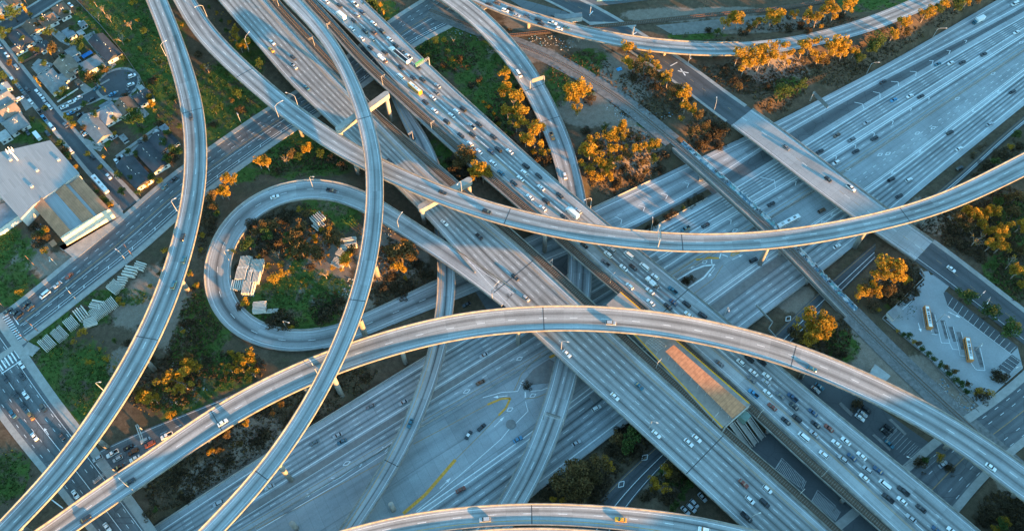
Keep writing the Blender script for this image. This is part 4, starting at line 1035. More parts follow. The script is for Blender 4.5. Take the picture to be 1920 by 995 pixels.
M['sleeper'] = plain('concrete_sleeper', (0.2, 0.17, 0.14), 0.9, .1, .2)
def track(r, label, root=None, dz=0.0, lo=0, hi=None, sleepers=True, bal='ballast'):
    hi = len(r.c) if hi is None else hi
    if root is None: root = empty('railway_track', (0, 0, 0), label=label, cat='railway track')
    mb = MB()
    h = lambda i: r.w[i] / 2
    sweep(mb, r, [(-1.9, dz + .004), (-1.45, dz + .22), (1.45, dz + .22), (1.9, dz + .004)], float(np.median(r.w)) / 2, lo, hi)
    mb.build('ballast', M[bal], root)
    mid = np.median(r.w) / 2
    for o in (-.75, .75):
        m2 = MB(); sweep(m2, r, [(o - .07, dz + .3), (o - .07, dz + .46), (o + .07, dz + .46), (o + .07, dz + .3)], float(mid), lo, hi)
        m2.build('rail', M['rust'], root)
    if sleepers:
        m3 = MB()
        for s in np.arange(r.s[lo] + .4, r.s[hi - 1], 1.1):
            p = at_s(r, s, float(np.interp(s, r.s, r.w)) / 2 if False else float(mid)); tx = np.interp(s, r.s, r.t[:, 0]); ty = np.interp(s, r.s, r.t[:, 1])
            m3.box((p[0], p[1], p[2] + dz + .2), (.26, 2.5, .12), (tx, ty))
        m3.build('sleepers', M['sleeper'], root); 
    return root
def track_bridge(r, label):
    N = len(r.c)
    root = empty('track_viaduct', (0, 0, 0), label=label, cat='rail viaduct', group='light rail viaducts between the carriageways')
    mb = MB(); vs = []
    for i in range(N):
        w = r.w[i]
        for (u, dz) in ((0, 0), (0, -.4), (w * .2, -1.8), (w * .8, -1.8), (w, -.4), (w, 0)):
            hh = w / 2 - u; vs.append((r.c[i, 0] + r.n[i, 0] * hh, r.c[i, 1] + r.n[i, 1] * hh, r.c[i, 2] + dz))
    fs = []
    for i in range(N - 1):
        for j in range(6):
            a = i * 6 + j; b = i * 6 + (j + 1) % 6; fs.append((a, b, b + 6, a + 6))
    a, b, c, d = (np.array(vs[q]) for q in fs[2])
    if np.cross(b - a, d - a)[2] > 0: fs = [q[::-1] for q in fs]
    mb.add(vs, fs); mb.build('deck', M['conc_dark'], root)
    for sd_ in ('L', 'R'):
        m2 = MB(); sweep(m2, r, [(0, -.3), (0, .95), (.25, .95), (.25, 0)], sd_); m2.build('parapet', M['parapet'], root)
    for s in np.arange(30, r.s[-1], 42.0):
        p = at_s(r, s, float(np.interp(s, r.s, r.w)) / 2); zb = float(terr(p[0], p[1])[0]) - .4
        m2 = MB(); m2.tube((p[0], p[1], zb), (p[0], p[1], p[2] - 1.7), 1.0, 1.0, 12); m2.build('pillar', M['conc'], root, True)
    return root
track_bridge(rT1, 'rail viaduct beside the left freeway viaduct along the platform')
track_bridge(rT2, 'rail viaduct beside the jammed freeway viaduct along the platform')
for r, lb in ((rT1, 'light rail track on its viaduct left of the orange roofed platform'), (rT2, 'light rail track on its viaduct right of the orange roofed platform')):
    rr = finish(r.c.copy(), np.full(len(r.c), 4.0)); rr.n = r.n; rr.t = r.t
    track(rr, lb)
# catenary poles
def catenary(px, py, r, label):
    p, t, i = drop(r, px, py)
    root = empty('catenary_pole', p, math.atan2(r.t[i][1], r.t[i][0]), label=label, cat='catenary pole', group='overhead line poles of the light rail')
    mb = MB(); mb.tube((0, 0, 0), (0, 0, 7.5), .16, .11, 8); mb.build('mast', M['steel'], root)
    sg = 1 if float((p - r.c[i])[:2] @ r.n[i]) < 0 else -1
    m2 = MB(); m2.tube((0, 0, 6.8), (0, 2.6 * sg, 7.2), .07, .06); m2.tube((0, 0, 6.0), (0, 2.4 * sg, 6.1), .06, .05); m2.tube((0, 2.4 * sg, 6.1), (0, 2.6 * sg, 7.2), .05, .05); m2.build('bracket_arm', M['steel'], root)
CAT = [(617, 62), (718, 160), (810, 246), (1420, 783), (1540, 893), (1144, 530)]
for k, q in enumerate(CAT): catenary(*q, rT2, f'{ordw(k)} catenary pole from the top on the rail viaduct beside the jammed traffic' if k else 'topmost catenary pole on the rail viaduct beside the jammed traffic') if False else None
cp = sorted(CAT, key=lambda q: q[1])
for k, q in enumerate(cp): catenary(*q, rT2, f'slim catenary pole, {ordw(k)} from the top on the track beside the jammed viaduct')
cp = [(523, 12), (590, 86), (775, 262), (1035, 500), (1230, 690), (1335, 790), (1500, 925)]
for k, q in enumerate(cp): catenary(*q, rT1, f'slim catenary pole, {ordw(k)} from the top on the track beside the quiet viaduct')

# ------------------------------------------------------------------ freight railway and its bridge
rR = RAMP['T2']
tb = empty('railway_bridge', (0, 0, 0), label='railway bridge over the wide freeway with a graffiti covered walkway wall', cat='railway bridge')
cc = rR.c[I_T2a:I_T2b + 1]; rb = finish(cc.copy(), np.full(len(cc), 8.4))
mb = MB(); sweep(mb, rb, [(0, -.02), (0, -1.4), (8.4, -1.4), (8.4, -.02)], 'L'); mb.build('deck', M['conc_dark'], tb)
for sd_ in ('L', 'R'):
    m2 = MB(); sweep(m2, rb, [(0, -1.9), (0, 1.5), (.4, 1.5), (.4, -.01)], sd_); m2.build('girder', M['conc'], tb)
gt = NT('graffiti_wall', .8, .2)
gp = gt.obj(); v1 = gt.n('ShaderNodeTexVoronoi', distance='CHEBYCHEV'); gt.put(v1.inputs['Vector'], gp); v1.inputs['Scale'].default_value = .55
sp = gt.n('ShaderNodeSeparateColor'); gt.put(sp.inputs[0], v1.outputs['Color'])
cA = gt.mix(gt.math('GREATER_THAN', sp.outputs[0], .45), (.55, .57, .58), (.05, .16, .24))
cA = gt.mix(gt.math('GREATER_THAN', sp.outputs[1], .72), cA, (.02, .02, .03)); cA = gt.mix(gt.math('GREATER_THAN', sp.outputs[2], .8), cA, (.12, .35, .36))
cA = gt.mix(gt.math('GREATER_THAN', gt.math('ABSOLUTE', gt.math('SUBTRACT', gt.noise(gp, 1.6, 2), .5)), .085), cA, (.42, .43, .43))
gt.col(cA); M['graffiti'] = gt.m
m2 = MB(); sweep(m2, rb, [(.44, .02), (.44, 1.3), (.5, 1.3), (.5, .02)], 'L'); sweep(m2, rb, [(0, 1.504), (.01, 1.52), (.4, 1.52), (.4, 1.504)], 'L'); m2.build('graffiti_panel', M['graffiti'], tb)
m2 = MB(); sweep(m2, rb, [(.5, .01), (.5, .25), (1.9, .25), (1.9, .01)], 'L'); m2.build('walkway', M['graffiti'], tb)
for px in ((1313, 322), (1413, 432), (1500, 530), (1440, 470)):
    p, t, i = drop(rb, *px); c = rb.c[i]; zb = float(terr(c[0], c[1])[0]) - .4
    m2 = MB(); m2.box((c[0], c[1], zb), (1.3, 7.0, c[2] - 1.4 - zb), (rb.t[i][0] * .75 + rb.n[i][0] * .65, rb.t[i][1] * .75 + rb.n[i][1] * .65)); m2.build('pillar', M['conc'], tb)
rr = finish(rR.c.copy(), np.full(len(rR.c), 4.6)); rr.c[:, 2] += 0.0
fr = empty('railway_track', (0, 0, 0), label='single freight track from the top middle over the freeway to the lower right', cat='railway track')
track(rr, '', fr, .02, bal='ballast_grey')
# wide ballast shoulders at grade
for lo, hi in ((0, I_T2a), (I_T2b, len(rR.c))):
    mb = MB(); r9 = finish(rR.c[lo:hi].copy(), np.full(hi - lo, 11.0)); surface(mb, r9, 0, dz=-.02); tag(mb.build('gravel_ground', plain('ballast_shoulder', (.16, .155, .148), .95, .1, .3, .7)), kind='structure')
r8 = RAMP['T1']; fr = empty('railway_track', (0, 0, 0), label='rail spur running along the top edge behind the trees', cat='railway track')
track(finish(r8.c.copy(), np.full(len(r8.c), 4.6)), '', fr, .0)
mb = MB(); mb.prism([P(x, y, 6.27)[:2] for x, y in ((1104, 41), (1195, 42), (1192, 50), (1106, 50))], 6.0, 6.28); tag(mb.build('crossing_path', M['walk']), kind='structure')

# ------------------------------------------------------------------ overpass of the street
cc = RAMP['S4'].c[I_S4a:I_S4b + 1]; ro = finish(cc.copy(), RAMP['S4'].w[I_S4a:I_S4b + 1] + .8)
RAMP['O'] = ro
flyover(ro, 'pale concrete street overpass crossing the wide freeway on the right', 2, [(1450, 275), (1540, 345), (1640, 440)], mat='apron', cat='overpass', name='street_overpass', aL=2.6, aR=2.6, depth=1.5, parapets=('L', 'R'), single=True)

# ------------------------------------------------------------------ light rail station between the viaducts
ZP = 15.0
st = empty('rail_station', (0, 0, 0), label='elevated rail platform with long orange brown roof between the two viaducts', cat='rail station')
def px_poly(pts, z): return [P(x, y, z)[:2] for x, y in pts]
mb = MB(); mb.prism(px_poly([(1137, 571), (1163, 547), (1408, 758), (1352, 803)], ZP), ZP - 1.6, ZP); mb.build('platform', plain('platform_paving', (.30, .265, .24), .85, .2, .15, .5), st)
M['safety'] = plain('yellow_safety_edge', (.78, .38, .02), .6, .2, .1)
for a, b in (((1163, 547), (1405, 756)), ((1140, 574), (1355, 801))):
    m2 = MB(); A = P(*a, ZP); B = P(*b, ZP); d = (B - A)[:2]; d /= np.linalg.norm(d); n = np.array([-d[1], d[0]]) * .3
    m2.prism([A[:2] + n, A[:2] - n, B[:2] - n, B[:2] + n], ZP + .004, ZP + .05); m2.build('safety_edge', M['safety'], st)
RZ = 20.6
roofm = NT('ribbed_roof', .55, .3)
rp = roofm.sep(roofm.obj()); q = roofm.math('ADD', roofm.math('MULTIPLY', rp[0], float(A105[0])), roofm.math('MULTIPLY', rp[1], float(A105[1])))
wv = roofm.math('LESS_THAN', roofm.math('FRACT', roofm.math('MULTIPLY', q, .55)), .16)
roofm.col(roofm.mix(roofm.math('MULTIPLY', wv, .35), roofm.mix(roofm.ramp(roofm.noise(roofm.obj(), .5, 5), .35, .65), (.40, .165, .08), (.56, .24, .115)), (.2, .08, .04)))
M['roof'] = roofm.m
Rf = [P(x, y, RZ) for x, y in ((1247, 660), (1263, 648), (1401, 764), (1374, 784))]
mb = MB()
A, B, C_, D_ = Rf; A[2] += 1.0; B[2] += 1.0; ridge0 = (A + B) / 2 + np.array([0, 0, .12]); ridge1 = (C_ + D_) / 2 + np.array([0, 0, .12])
mb.add([A, B, C_, D_, ridge0, ridge1], [(0, 4, 5, 3), (4, 1, 2, 5), (0, 1, 4), (2, 3, 5)])
a2 = [v + np.array([0, 0, -.25]) for v in (A, B, C_, D_)]; mb.add(a2 + [A, B, C_, D_], [(3, 2, 1, 0), (0, 1, 5, 4), (1, 2, 6, 5), (2, 3, 7, 6), (3, 0, 4, 7)])
mb.build('roof', M['roof'], st)
for k in range(9):
    for e in (.12, .88):
        t = (k + .5) / 9; p = (A * (1 - t) + D_ * t) * (1 - e) + (B * (1 - t) + C_ * t) * e
        m2 = MB(); m2.tube((p[0], p[1], ZP), (p[0], p[1], RZ - .2), .16, .16, 8); m2.build('roof_post', M['steel'], st)
# end frame and stairs
fe = MB()
E0, E1 = P(1360, 800, RZ), P(1404, 761, RZ)
fe.tube(E0, E1, .35, .35, 6); 
for p in (E0, E1): fe.tube((p[0], p[1], 6), p, .3, .3, 6)
fe.build('end_frame', M['conc'], st)
d = A105
for k, (x, y) in enumerate(((1372, 795), (1384, 786), (1397, 776))):
    p = P(x, y, ZP); s2 = MB()
    for j in range(14): s2.box((p[0] + d[0] * j * .9, p[1] + d[1] * j * .9, ZP - .3 - j * .55), (.9, 2.4, .3), d)
    s2.build('stair_flight', M['conc'], st)
    for sgn in (-1, 1):
        n = np.array([-d[1], d[0]]) * 1.35 * sgn; s3 = MB(); s3.tube((p[0] + n[0], p[1] + n[1], ZP + 1), (p[0] + n[0] + d[0] * 12.6, p[1] + n[1] + d[1] * 12.6, ZP + 1 - 7.7), .22, .22, 6); s3.build('handrail', M['conc'], st)
mbv = MB(); p = P(1393, 783, ZP); mbv.box((p[0], p[1], ZP - 1), (4.5, 4.0, 4.6), d); mbv.build('lift_tower', plain('green_glass', (.12, .19, .16), .2, .5), st)
tr = empty('shade_trellis', (0, 0, 0), label='white lattice shade frame standing on the platform before the orange roof', cat='trellis')
q = [P(x, y, 18.4) for x, y in ((1212, 640), (1226, 630), (1249, 647), (1233, 658))]
mb = MB()
for k in range(7):
    t = k / 6; mb.tube(q[0] * (1 - t) + q[3] * t, q[1] * (1 - t) + q[2] * t, .14, .14, 4)
    
for k in range(5):
    t = k / 4; mb.tube(q[0] * (1 - t) + q[1] * t, q[3] * (1 - t) + q[2] * t, .14, .14, 4)
mb.build('lattice', M['steel'], tr)
for p in q: m2 = MB(); m2.tube((p[0], p[1], ZP), p, .16, .16, 6); m2.build('post', M['steel'], tr)
# ------------------------------------------------------------------ vehicles
def paint(name, c, met=0.0): 
    t = NT(name, .35, .5); t.b.inputs['Metallic'].default_value = met
    t.b.inputs['Coat Weight'].default_value = .6; t.b.inputs['Coat Roughness'].default_value = .12
    return t.col(t.mix(t.ramp(t.noise(t.obj(), 2.0, 3), .35, .7), tuple(q * .88 for q in c), c))
PAINT = {'w': ('white', (.78, .78, .76)), 's': ('silver', (.40, .41, .42)), 'k': ('black', (.022, .024, .027)), 'g': ('grey', (.13, .14, .15)), 'b': ('dark blue', (.03, .075, .14)),
         't': ('teal blue', (.03, .13, .18)), 'r': ('brick red', (.22, .055, .03)), 'n': ('brown', (.13, .075, .045)), 'y': ('yellow', (.75, .36, .02)), 'c': ('bright blue', (.06, .25, .42)), 'o': ('orange', (.55, .2, .03))}
PM = {k: paint(v[0].replace(' ', '_') + '_paint', v[1]) for k, v in PAINT.items()}
M['lamp_red'] = plain('tail_light_red', (.35, .02, .015), .4, .5, .05)
M['lamp_white'] = plain('headlight_lens', (.75, .74, .68), .2, .6, .05)
M['dark'] = plain('dark_plastic', (.02, .02, .022), .7)
M['box_white'] = plain('truck_box_white', (.72, .72, .70), .5, .3, .06)
M['bus_roof'] = plain('bus_roof_white', (.7, .72, .73), .5, .3, .06)
def ring(x0, x1, y, z, r, n=3):
    """rounded rectangle outline, counter-clockwise from the rear right corner"""
    out = []
    for cx, cy, a0 in ((x1 - r, y - r, 0), (x0 + r, y - r, 90), (x0 + r, -y + r, 180), (x1 - r, -y + r, 270)):
        for k in range(n + 1):
            a = rad(a0 + 90 * k / n); out.append((cx + r * math.cos(a), cy + r * math.sin(a), z))
    return out
def loft(mb, rings, mi=0, cap=True, bottom=True):
    n = len(rings[0]); vs = [v for r in rings for v in r]; fs = []
    for i in range(len(rings) - 1):
        for k in range(n): fs.append((i * n + k, i * n + (k + 1) % n, (i + 1) * n + (k + 1) % n, (i + 1) * n + k))
    if cap: fs.append(tuple(range((len(rings) - 1) * n, len(rings) * n)))
    if bottom: fs.append(tuple(range(n))[::-1])
    mb.add(vs, fs, mi)
def wheel_mesh(r=.33, w=.22):
    mb = MB(); mb.tube((0, -w / 2, 0), (0, w / 2, 0), r, r, 12); mb.tube((0, -w / 2 - .01, 0), (0, w / 2 + .01, 0), r * .55, r * .55, 8, 1)
    return mb.mesh('wheel', [M['rubber'], M['steel']])
WH = wheel_mesh(); WHB = wheel_mesh(.5, .3)
def slanted(x, y, z0, z1, x2, y2): return [(x, -y, z0), (x, y, z0), (x2, y2, z1), (x2, -y2, z1)]
def veh_parts(kind):
    """list of (name, mesh or builder, material key or None for paint, location)"""
    parts = []
    if kind in ('sedan', 'suv', 'wagon', 'van', 'pickup', 'taxi'):
        L, W, hb, hr = {'sedan': (4.8, .91, .88, 1.42), 'taxi': (4.9, .92, .9, 1.45), 'suv': (4.9, .97, 1.02, 1.76), 'wagon': (4.5, .9, .95, 1.55), 'van': (5.6, .99, 1.15, 2.05), 'pickup': (5.7, .98, 1.0, 1.8)}[kind]
        h = L / 2
        f0, f1, r1, r0 = {'sedan': (.95, .3, -1.05, -1.75), 'taxi': (.95, .3, -1.05, -1.75), 'suv': (1.15, .55, -1.85, -2.3), 'wagon': (1.1, .5, -1.5, -2.05), 'van': (1.95, 1.35, -2.55, -2.7), 'pickup': (1.3, .75, -.45, -.62)}[kind]
        b = MB()
        loft(b, [ring(-h + .1, h - .12, W - .08, .22, .25), ring(-h, h, W, .5, .3), ring(-h + .02, h - .05, W, hb - .18, .32), ring(-h + .08, h - .2, W - .06, hb, .34)])
        yb = W - .1; yt = W - .24
        # roof panel and pillars
        b.add([(f1 - .06, -yt, hr), (f1 - .06, yt, hr), (r1, yt, hr), (r1, -yt, hr), (f1, -yt - .03, hr - .07), (f1, yt + .03, hr - .07), (r1 - .06, yt + .03, hr - .07), (r1 - .06, -yt - .03, hr - .07)],
              [(0, 1, 2, 3), (4, 5, 1, 0), (5, 6, 2, 1), (6, 7, 3, 2), (7, 4, 0, 3)])
        if kind == 'taxi': b.box((-.35, 0, hr), (.35, .9, .16), (1, 0))
        if kind == 'pickup':
            for (cx, sx, cy, sy) in ((-1.72, 2.1, W - .12, .14), (-1.72, 2.1, -W + .12, .14)): b.box((cx, cy, hb - .02), (sx, sy, .22))
            b.box((-h + .16, 0, hb - .02), (.12, 2 * W - .2, .22))
            parts.append(('cargo_bed', 'bed', 'dark'))
        parts.insert(0, ('body', b, None))
        ws = MB(); ws.add(slanted(f0, yb, hb - .02, hr - .07, f1, yt + .03), [(0, 1, 2, 3)]); parts.append(('windscreen', ws, 'glass'))
        rw = MB(); rw.add(slanted(r0, yb, hb - .02, hr - .07, r1 - .06, yt + .03), [(3, 2, 1, 0)]); parts.append(('rear_window', rw, 'glass'))
        for sg in (1, -1):
            sw = MB(); q = [(f0, sg * yb, hb - .02), (r0, sg * yb, hb - .02), (r1 - .06, sg * (yt + .03), hr - .07), (f1, sg * (yt + .03), hr - .07)]
            sw.add(q, [(0, 1, 2, 3) if sg > 0 else (3, 2, 1, 0)]); parts.append(('side_window', sw, 'glass'))
        if kind == 'pickup':
            bd = MB(); bd.add([(-.72, -W + .2, hb + .015), (-.72, W - .2, hb + .015), (-h + .24, W - .2, hb + .015), (-h + .24, -W + .2, hb + .015)], [(0, 1, 2, 3)])
            parts = [p if p[0] != 'cargo_bed' else ('cargo_bed', bd, 'dark') for p in parts]
        for sx in (h - .9, -h + .95):
            for sg in (1, -1): parts.append(('wheel', (sx, sg * (W - .1), .33), WH))
    elif kind in ('box_truck', 'tow_truck', 'semi'):
        b = MB()
        if kind == 'box_truck':
            loft(b, [ring(2.3, 4.2, 1.05, .5, .2), ring(2.2, 4.25, 1.1, 1.3, .25), ring(2.2, 3.9, 1.05, 2.3, .25)])
            b.box((-.6, 0, .55), (7.0, .9, .25)); parts.append(('cab', b, None))
            bx = MB(); bx.box((-1.0, 0, .85), (6.4, 2.45, 2.7)); parts.append(('cargo_box', bx, 'box_white'))
            wx = (3.2, -2.6)
        elif kind == 'tow_truck':
            loft(b, [ring(2.0, 4.1, 1.05, .5, .2), ring(1.9, 4.15, 1.1, 1.3, .25), ring(1.9, 3.7, 1.0, 2.3, .25)])
            b.box((-.6, 0, .55), (7.0, 1.0, .25)); parts.append(('cab', b, None))
            bx = MB(); bx.box((-.2, 0, .8), (3.2, 2.2, .9)); bx.tube((.5, 0, 1.7), (-3.2, 0, 2.4), .2, .15, 6); parts.append(('tow_bed', bx, 'box_white'))
            b3 = MB(); b3.box((-3.1, 0, .8), (1.6, 2.1, .8)); parts.append(('cargo_bed', b3, 'n'))
            wx = (3.1, -2.2)
        else:
            loft(b, [ring(4.6, 8.8, 1.15, .6, .3), ring(4.5, 8.9, 1.2, 1.6, .35), ring(4.6, 6.9, 1.1, 2.9, .3), ring(4.7, 6.5, 1.0, 3.2, .3)])
            b.box((2, 0, .7), (8, .9, .3)); parts.append(('cab', b, None))
            bx = MB(); bx.box((-2.4, 0, 1.1), (13.4, 2.5, 1.5), taper=1); bx.box((-8.9, 0, 1.1), (.5, 2.5, 2.4)); parts.append(('trailer', bx, 'box_white'))
            tp = MB(); tp.box((-2.2, .25, 2.6), (12.4, 1.9, .12)); parts.append(('tarpaulin', tp, 'dark'))
            wx = (7.6, 3.2, -6.2, -7.4)
        z1 = {'box_truck': (4.12, 3.93), 'tow_truck': (4.0, 3.74), 'semi': (6.95, 6.7)}[kind]
        g = MB(); hz = 1.42 if kind != 'semi' else 2.0; g.add([(z1[0] + .06, -.85, hz), (z1[0] + .06, .85, hz), (z1[1] + .06, .8, hz + .75), (z1[1] + .06, -.8, hz + .75)], [(0, 1, 2, 3)]); parts.append(('windscreen', g, 'glass'))
        for sx in wx:
            for sg in (1, -1): parts.append(('wheel', (sx, sg * 1.0, .5), WHB))
    elif kind in ('school_bus', 'city_bus', 'orange_bus'):
        L = {'school_bus': 10.5, 'city_bus': 14.5, 'orange_bus': 12.3}[kind]; h = L / 2
        b = MB(); loft(b, [ring(-h, h, 1.2, .4, .2), ring(-h, h, 1.27, .9, .22), ring(-h, h, 1.27, 2.9, .22), ring(-h + .1, h - .1, 1.15, 3.1, .25)])
        parts.append(('body', b, None))
        rf = MB(); loft(rf, [ring(-h + .5, h - .5, .85, 3.1, .2), ring(-h + .6, h - .6, .78, 3.2, .2)]); parts.append(('roof', rf, 'bus_roof'))
        for k in range(2 if kind == 'school_bus' else 3):
            hv = MB(); hv.box((-h * .55 + k * h * .55, 0, 3.2), (1.5 if kind != 'school_bus' else .7, 1.1 if kind != 'school_bus' else .7, .22)); parts.append(('roof_hatch' if k else 'air_conditioner', hv, 'conc_dark' if k else 'steel'))
        if kind == 'orange_bus':
            wmb = MB(); 
            for k in range(5): wmb.box((-2.2 + k * 1.0, 0, 3.202), (.62, .9, .02))
            parts.append(('roof_lettering', wmb, 'dark'))
        for sg in (1, -1):
            w = MB(); w.box((0, sg * 1.275, 1.6), (L - 1.4, .03, .85)); parts.append(('side_window', w, 'glass'))
        w = MB(); w.box((h, 0, 1.3), (.04, 2.0, 1.3)); parts.append(('windscreen', w, 'glass'))
        for sx in (h - 2.4, -h + 2.8):
            for sg in (1, -1): parts.append(('wheel', (sx, sg * 1.12, .5), WHB))
    return parts
VMESH = {}
def vehicle(kind, colr, loc, rz, label, group, slope=0.0):
    if kind not in VMESH:
        lst = []
        for p in veh_parts(kind):
            if isinstance(p[1], tuple): lst.append((p[0], p[2], p[1], None))
            else: lst.append((p[0], p[1].mesh(p[0], [M['dark']], False), (0, 0, 0), p[2]))
        VMESH[kind] = lst
    catn = {'sedan': 'car', 'wagon': 'car', 'suv': 'car', 'taxi': 'taxi', 'van': 'van', 'pickup': 'pickup truck', 'box_truck': 'truck', 'tow_truck': 'truck', 'semi': 'truck', 'school_bus': 'bus', 'city_bus': 'bus', 'orange_bus': 'bus'}[kind]
    nm = {'sedan': 'car', 'wagon': 'hatchback_car', 'suv': 'sport_utility_car', 'taxi': 'taxi', 'orange_bus': 'bus', 'semi': 'articulated_truck'}.get(kind, kind)
    root = empty(nm, loc, rz, label=label, cat=catn, group=group)
    for pn, me, pl, mk in VMESH[kind]:
        o = link(pn, me, root); o.location = pl
        if pn != 'wheel':
            o.material_slots[0].link = 'OBJECT'
            o.material_slots[0].material = PM[colr] if mk is None else (PM[mk] if mk in PM else M[mk])
    return root

# positions read from the photograph: road -> list of (x, y, colour, kind); region offsets keep the numbers as they were read
def reg(ox, oy, lst):
    out = []
    for q in lst:
        k = {'v': 'van', 'p': 'pickup', 'u': 'suv', 'h': 'wagon', 't': 'taxi'}.get(q[3], q[3]) if len(q) > 3 else 'sedan'
        out.append((ox + q[0] / 2.998, oy + q[1] / 2.998, q[2], k))
    return out
R2_, R3_, R7_, B3_, B4_ = (480, 0), (960, 0), (960, 332), (960, 663), (1440, 663)
V = {}
V['N'] = reg(480, 0, [(395, 5, 'w'), (470, 28, 'k'), (555, 18, 'w', 'p'), (597, 65, 'b'), (568, 80, 's', 'h'), (480, 90, 'w', 'box_truck'), (548, 112, 'k'), (660, 127, 'w'), (540, 158, 'w'), (613, 172, 'k', 'u'), (662, 177, 'n'), (708, 172, 'k', 'u'), (593, 212, 'w'), (655, 215, 's', 'h'), (752, 217, 'w'), (643, 265, 'k'), (784, 250, 'k'), (822, 283, 'g'), (858, 315, 'w', 'p'), (725, 290, 'k'), (805, 312, 'w', 'semi'), (712, 330, 'w', 'tow_truck'), (815, 375, 'k'), (908, 372, 'k'), (812, 428, 'w', 'v'), (884, 434, 'k'), (936, 445, 'k'), (895, 500, 'y', 'school_bus'), (1020, 478, 's'), (1012, 515, 'g'), (993, 545, 'w'), (952, 570, 'k'), (1003, 618, 'w'), (1127, 622, 'w', 'h'), (1165, 610, 'k', 'u'), (1100, 645, 'w'), (1072, 680, 'k', 'u'), (1210, 705, 's', 'p'), (1252, 695, 'k'), (1215, 752, 'k'), (1152, 757, 'k'), (1335, 765, 'k'), (1203, 804, 'w', 'h'), (1320, 848, 'b'), (1362, 837, 'k', 'u'), (1425, 848, 'w'), (1253, 848, 'w'), (1332, 912, 'w'), (1377, 968, 't')])
V['N'] += reg(960, 0, [(78, 930, 'k', 'u'), (68, 965, 'w', 'h'), (150, 985, 'k')])
V['N'] += reg(960, 332, [(10, 30, 'k'), (48, 4, 'w'), (162, 55, 'w'), (100, 108, 'w'), (190, 130, 'k', 'u'), (268, 98, 'k'), (172, 170, 'w'), (293, 220, 'k'), (338, 202, 'w', 'box_truck'), (372, 185, 's', 'h'), (405, 380, 'k'), (560, 405, 's', 'u'), (540, 430, 'w', 'u'), (655, 435, 'w', 'v'), (525, 478, 'g', 'p'), (627, 505, 'w'), (680, 503, 'k'), (743, 500, 'w', 'v'), (803, 555, 'w', 'h'), (787, 592, 'w', 'tow_truck'), (660, 608, 'w', 'h'), (775, 635, 'w'), (903, 632, 't', 'p'), (778, 700, 'w'), (905, 698, 'b'), (875, 722, 'k'), (980, 710, 'k', 'u'), (990, 768, 'w'), (1070, 772, 'k', 'u')])
V['N'] += reg(960, 663, [(1165, 50, 'g'), (1285, 43, 'w', 'h'), (1332, 25, 'k', 'u'), (1402, 42, 'k', 'u'), (1355, 100, 'w'), (1345, 140, 'g'), (1430, 120, 'w'), (1425, 155, 's'), (1355, 218, 'c', 'p'), (1435, 215, 'w')])
V['N'] += reg(1440, 663, [(68, 230, 'g'), (135, 240, 'b', 'p'), (22, 293, 'r'), (143, 290, 'k'), (250, 325, 'b'), (160, 358, 'k', 'u'), (98, 372, 'k'), (265, 392, 'k'), (340, 412, 'r'), (198, 462, 'w', 'v'), (258, 445, 's'), (435, 485, 'w'), (382, 498, 'w'), (310, 560, 'w', 'h'), (468, 575, 'b'), (418, 585, 's', 'h'), (523, 568, 'w'), (555, 645, 's', 'h'), (615, 648, 'b'), (538, 690, 'w'), (653, 730, 'w', 'v'), (758, 765, 'k', 'p'), (672, 805, 'k', 'p'), (750, 820, 'w'), (858, 863, 'k'), (800, 918, 's'), (945, 985, 'b'), (1032, 990, 'w')])
V['W'] = reg(480, 0, [(92, 236, 'w'), (87, 278, 'y', 't'), (210, 320, 'k', 'h'), (215, 370, 's', 'p'), (285, 490, 't'), (755, 905, 'k')]) + reg(480, 332, [(1060, 253, 'w'), (1255, 330, 'k')]) + reg(960, 332, [(18, 558, 'k'), (78, 675, 's', 'h')]) + \
    reg(960, 663, [(308, -6, 'w'), (715, 177, 't'), (577, 235, 'w'), (810, 445, 'w'), (1037, 470, 'w'), (992, 493, 'w'), (1300, 722, 'r'), (1433, 755, 'w', 'h'), (1335, 815, 'w', 'h'), (1418, 832, 'k', 'u'), (1315, 910, 'k', 'p')])
V['A'] = [(358, 217, 'k', 'sedan')] + reg(0, 332, [(1028, 333, 'k'), (1035, 462, 't', 'h'), (980, 602, 't', 'u')])
V['B'] = reg(480, 332, [(1050, 82, 'k'), (1297, 190, 'k', 'u')])
V['D'] = reg(0, 663, [(733, 713, 'k'), (483, 920, 'k'), (1253, 380, 'w')]) + reg(960, 332, [(555, 815, 's', 'u')]) + reg(1440, 663, [(245, 78, 't'), (1250, 630, 'w')])
V['E'] = reg(480, 663, [(1287, 925, 's', 'u')]) + reg(960, 663, [(610, 925, 'y', 't'), (1078, 983, 'w', 'u')])
V['L'] = reg(480, 332, [(107, 107, 'w'), (425, 72, 'k', 'p')])
V['K'] = reg(480, 0, [(1310, 20, 'k'), (1355, 12, 'n'), (1400, 58, 'w', 'u'), (1432, 50, 'k', 'u')]) + reg(960, 0, [(25, 85, 's'), (85, 85, 'b'), (148, 107, 'k'), (163, 130, 'k'), (227, 127, 'w', 'p'), (265, 160, 'w', 'h'), (304, 152, 't')])
V['F'] = reg(960, 0, [(38, 412, 'w', 'v'), (225, 762, 'o', 'p'), (297, 985, 'w', 'h')])
V['H'] = reg(480, 663, [(868, 385, 't')]) + reg(480, 0, [(883, 765, 'k', 'u')])
V['S4'] = reg(960, 0, [(800, 350, 's', 'p'), (835, 12, 'g'), (410, 8, 'k')][:1]) + reg(1440, 332, [(1027, 512, 'w')])
V['O'] = reg(1440, 0, [(100, 825, 'g')]) + reg(1440, 332, [(335, 8, 'k', 'h'), (463, 57, 'w', 'p')])
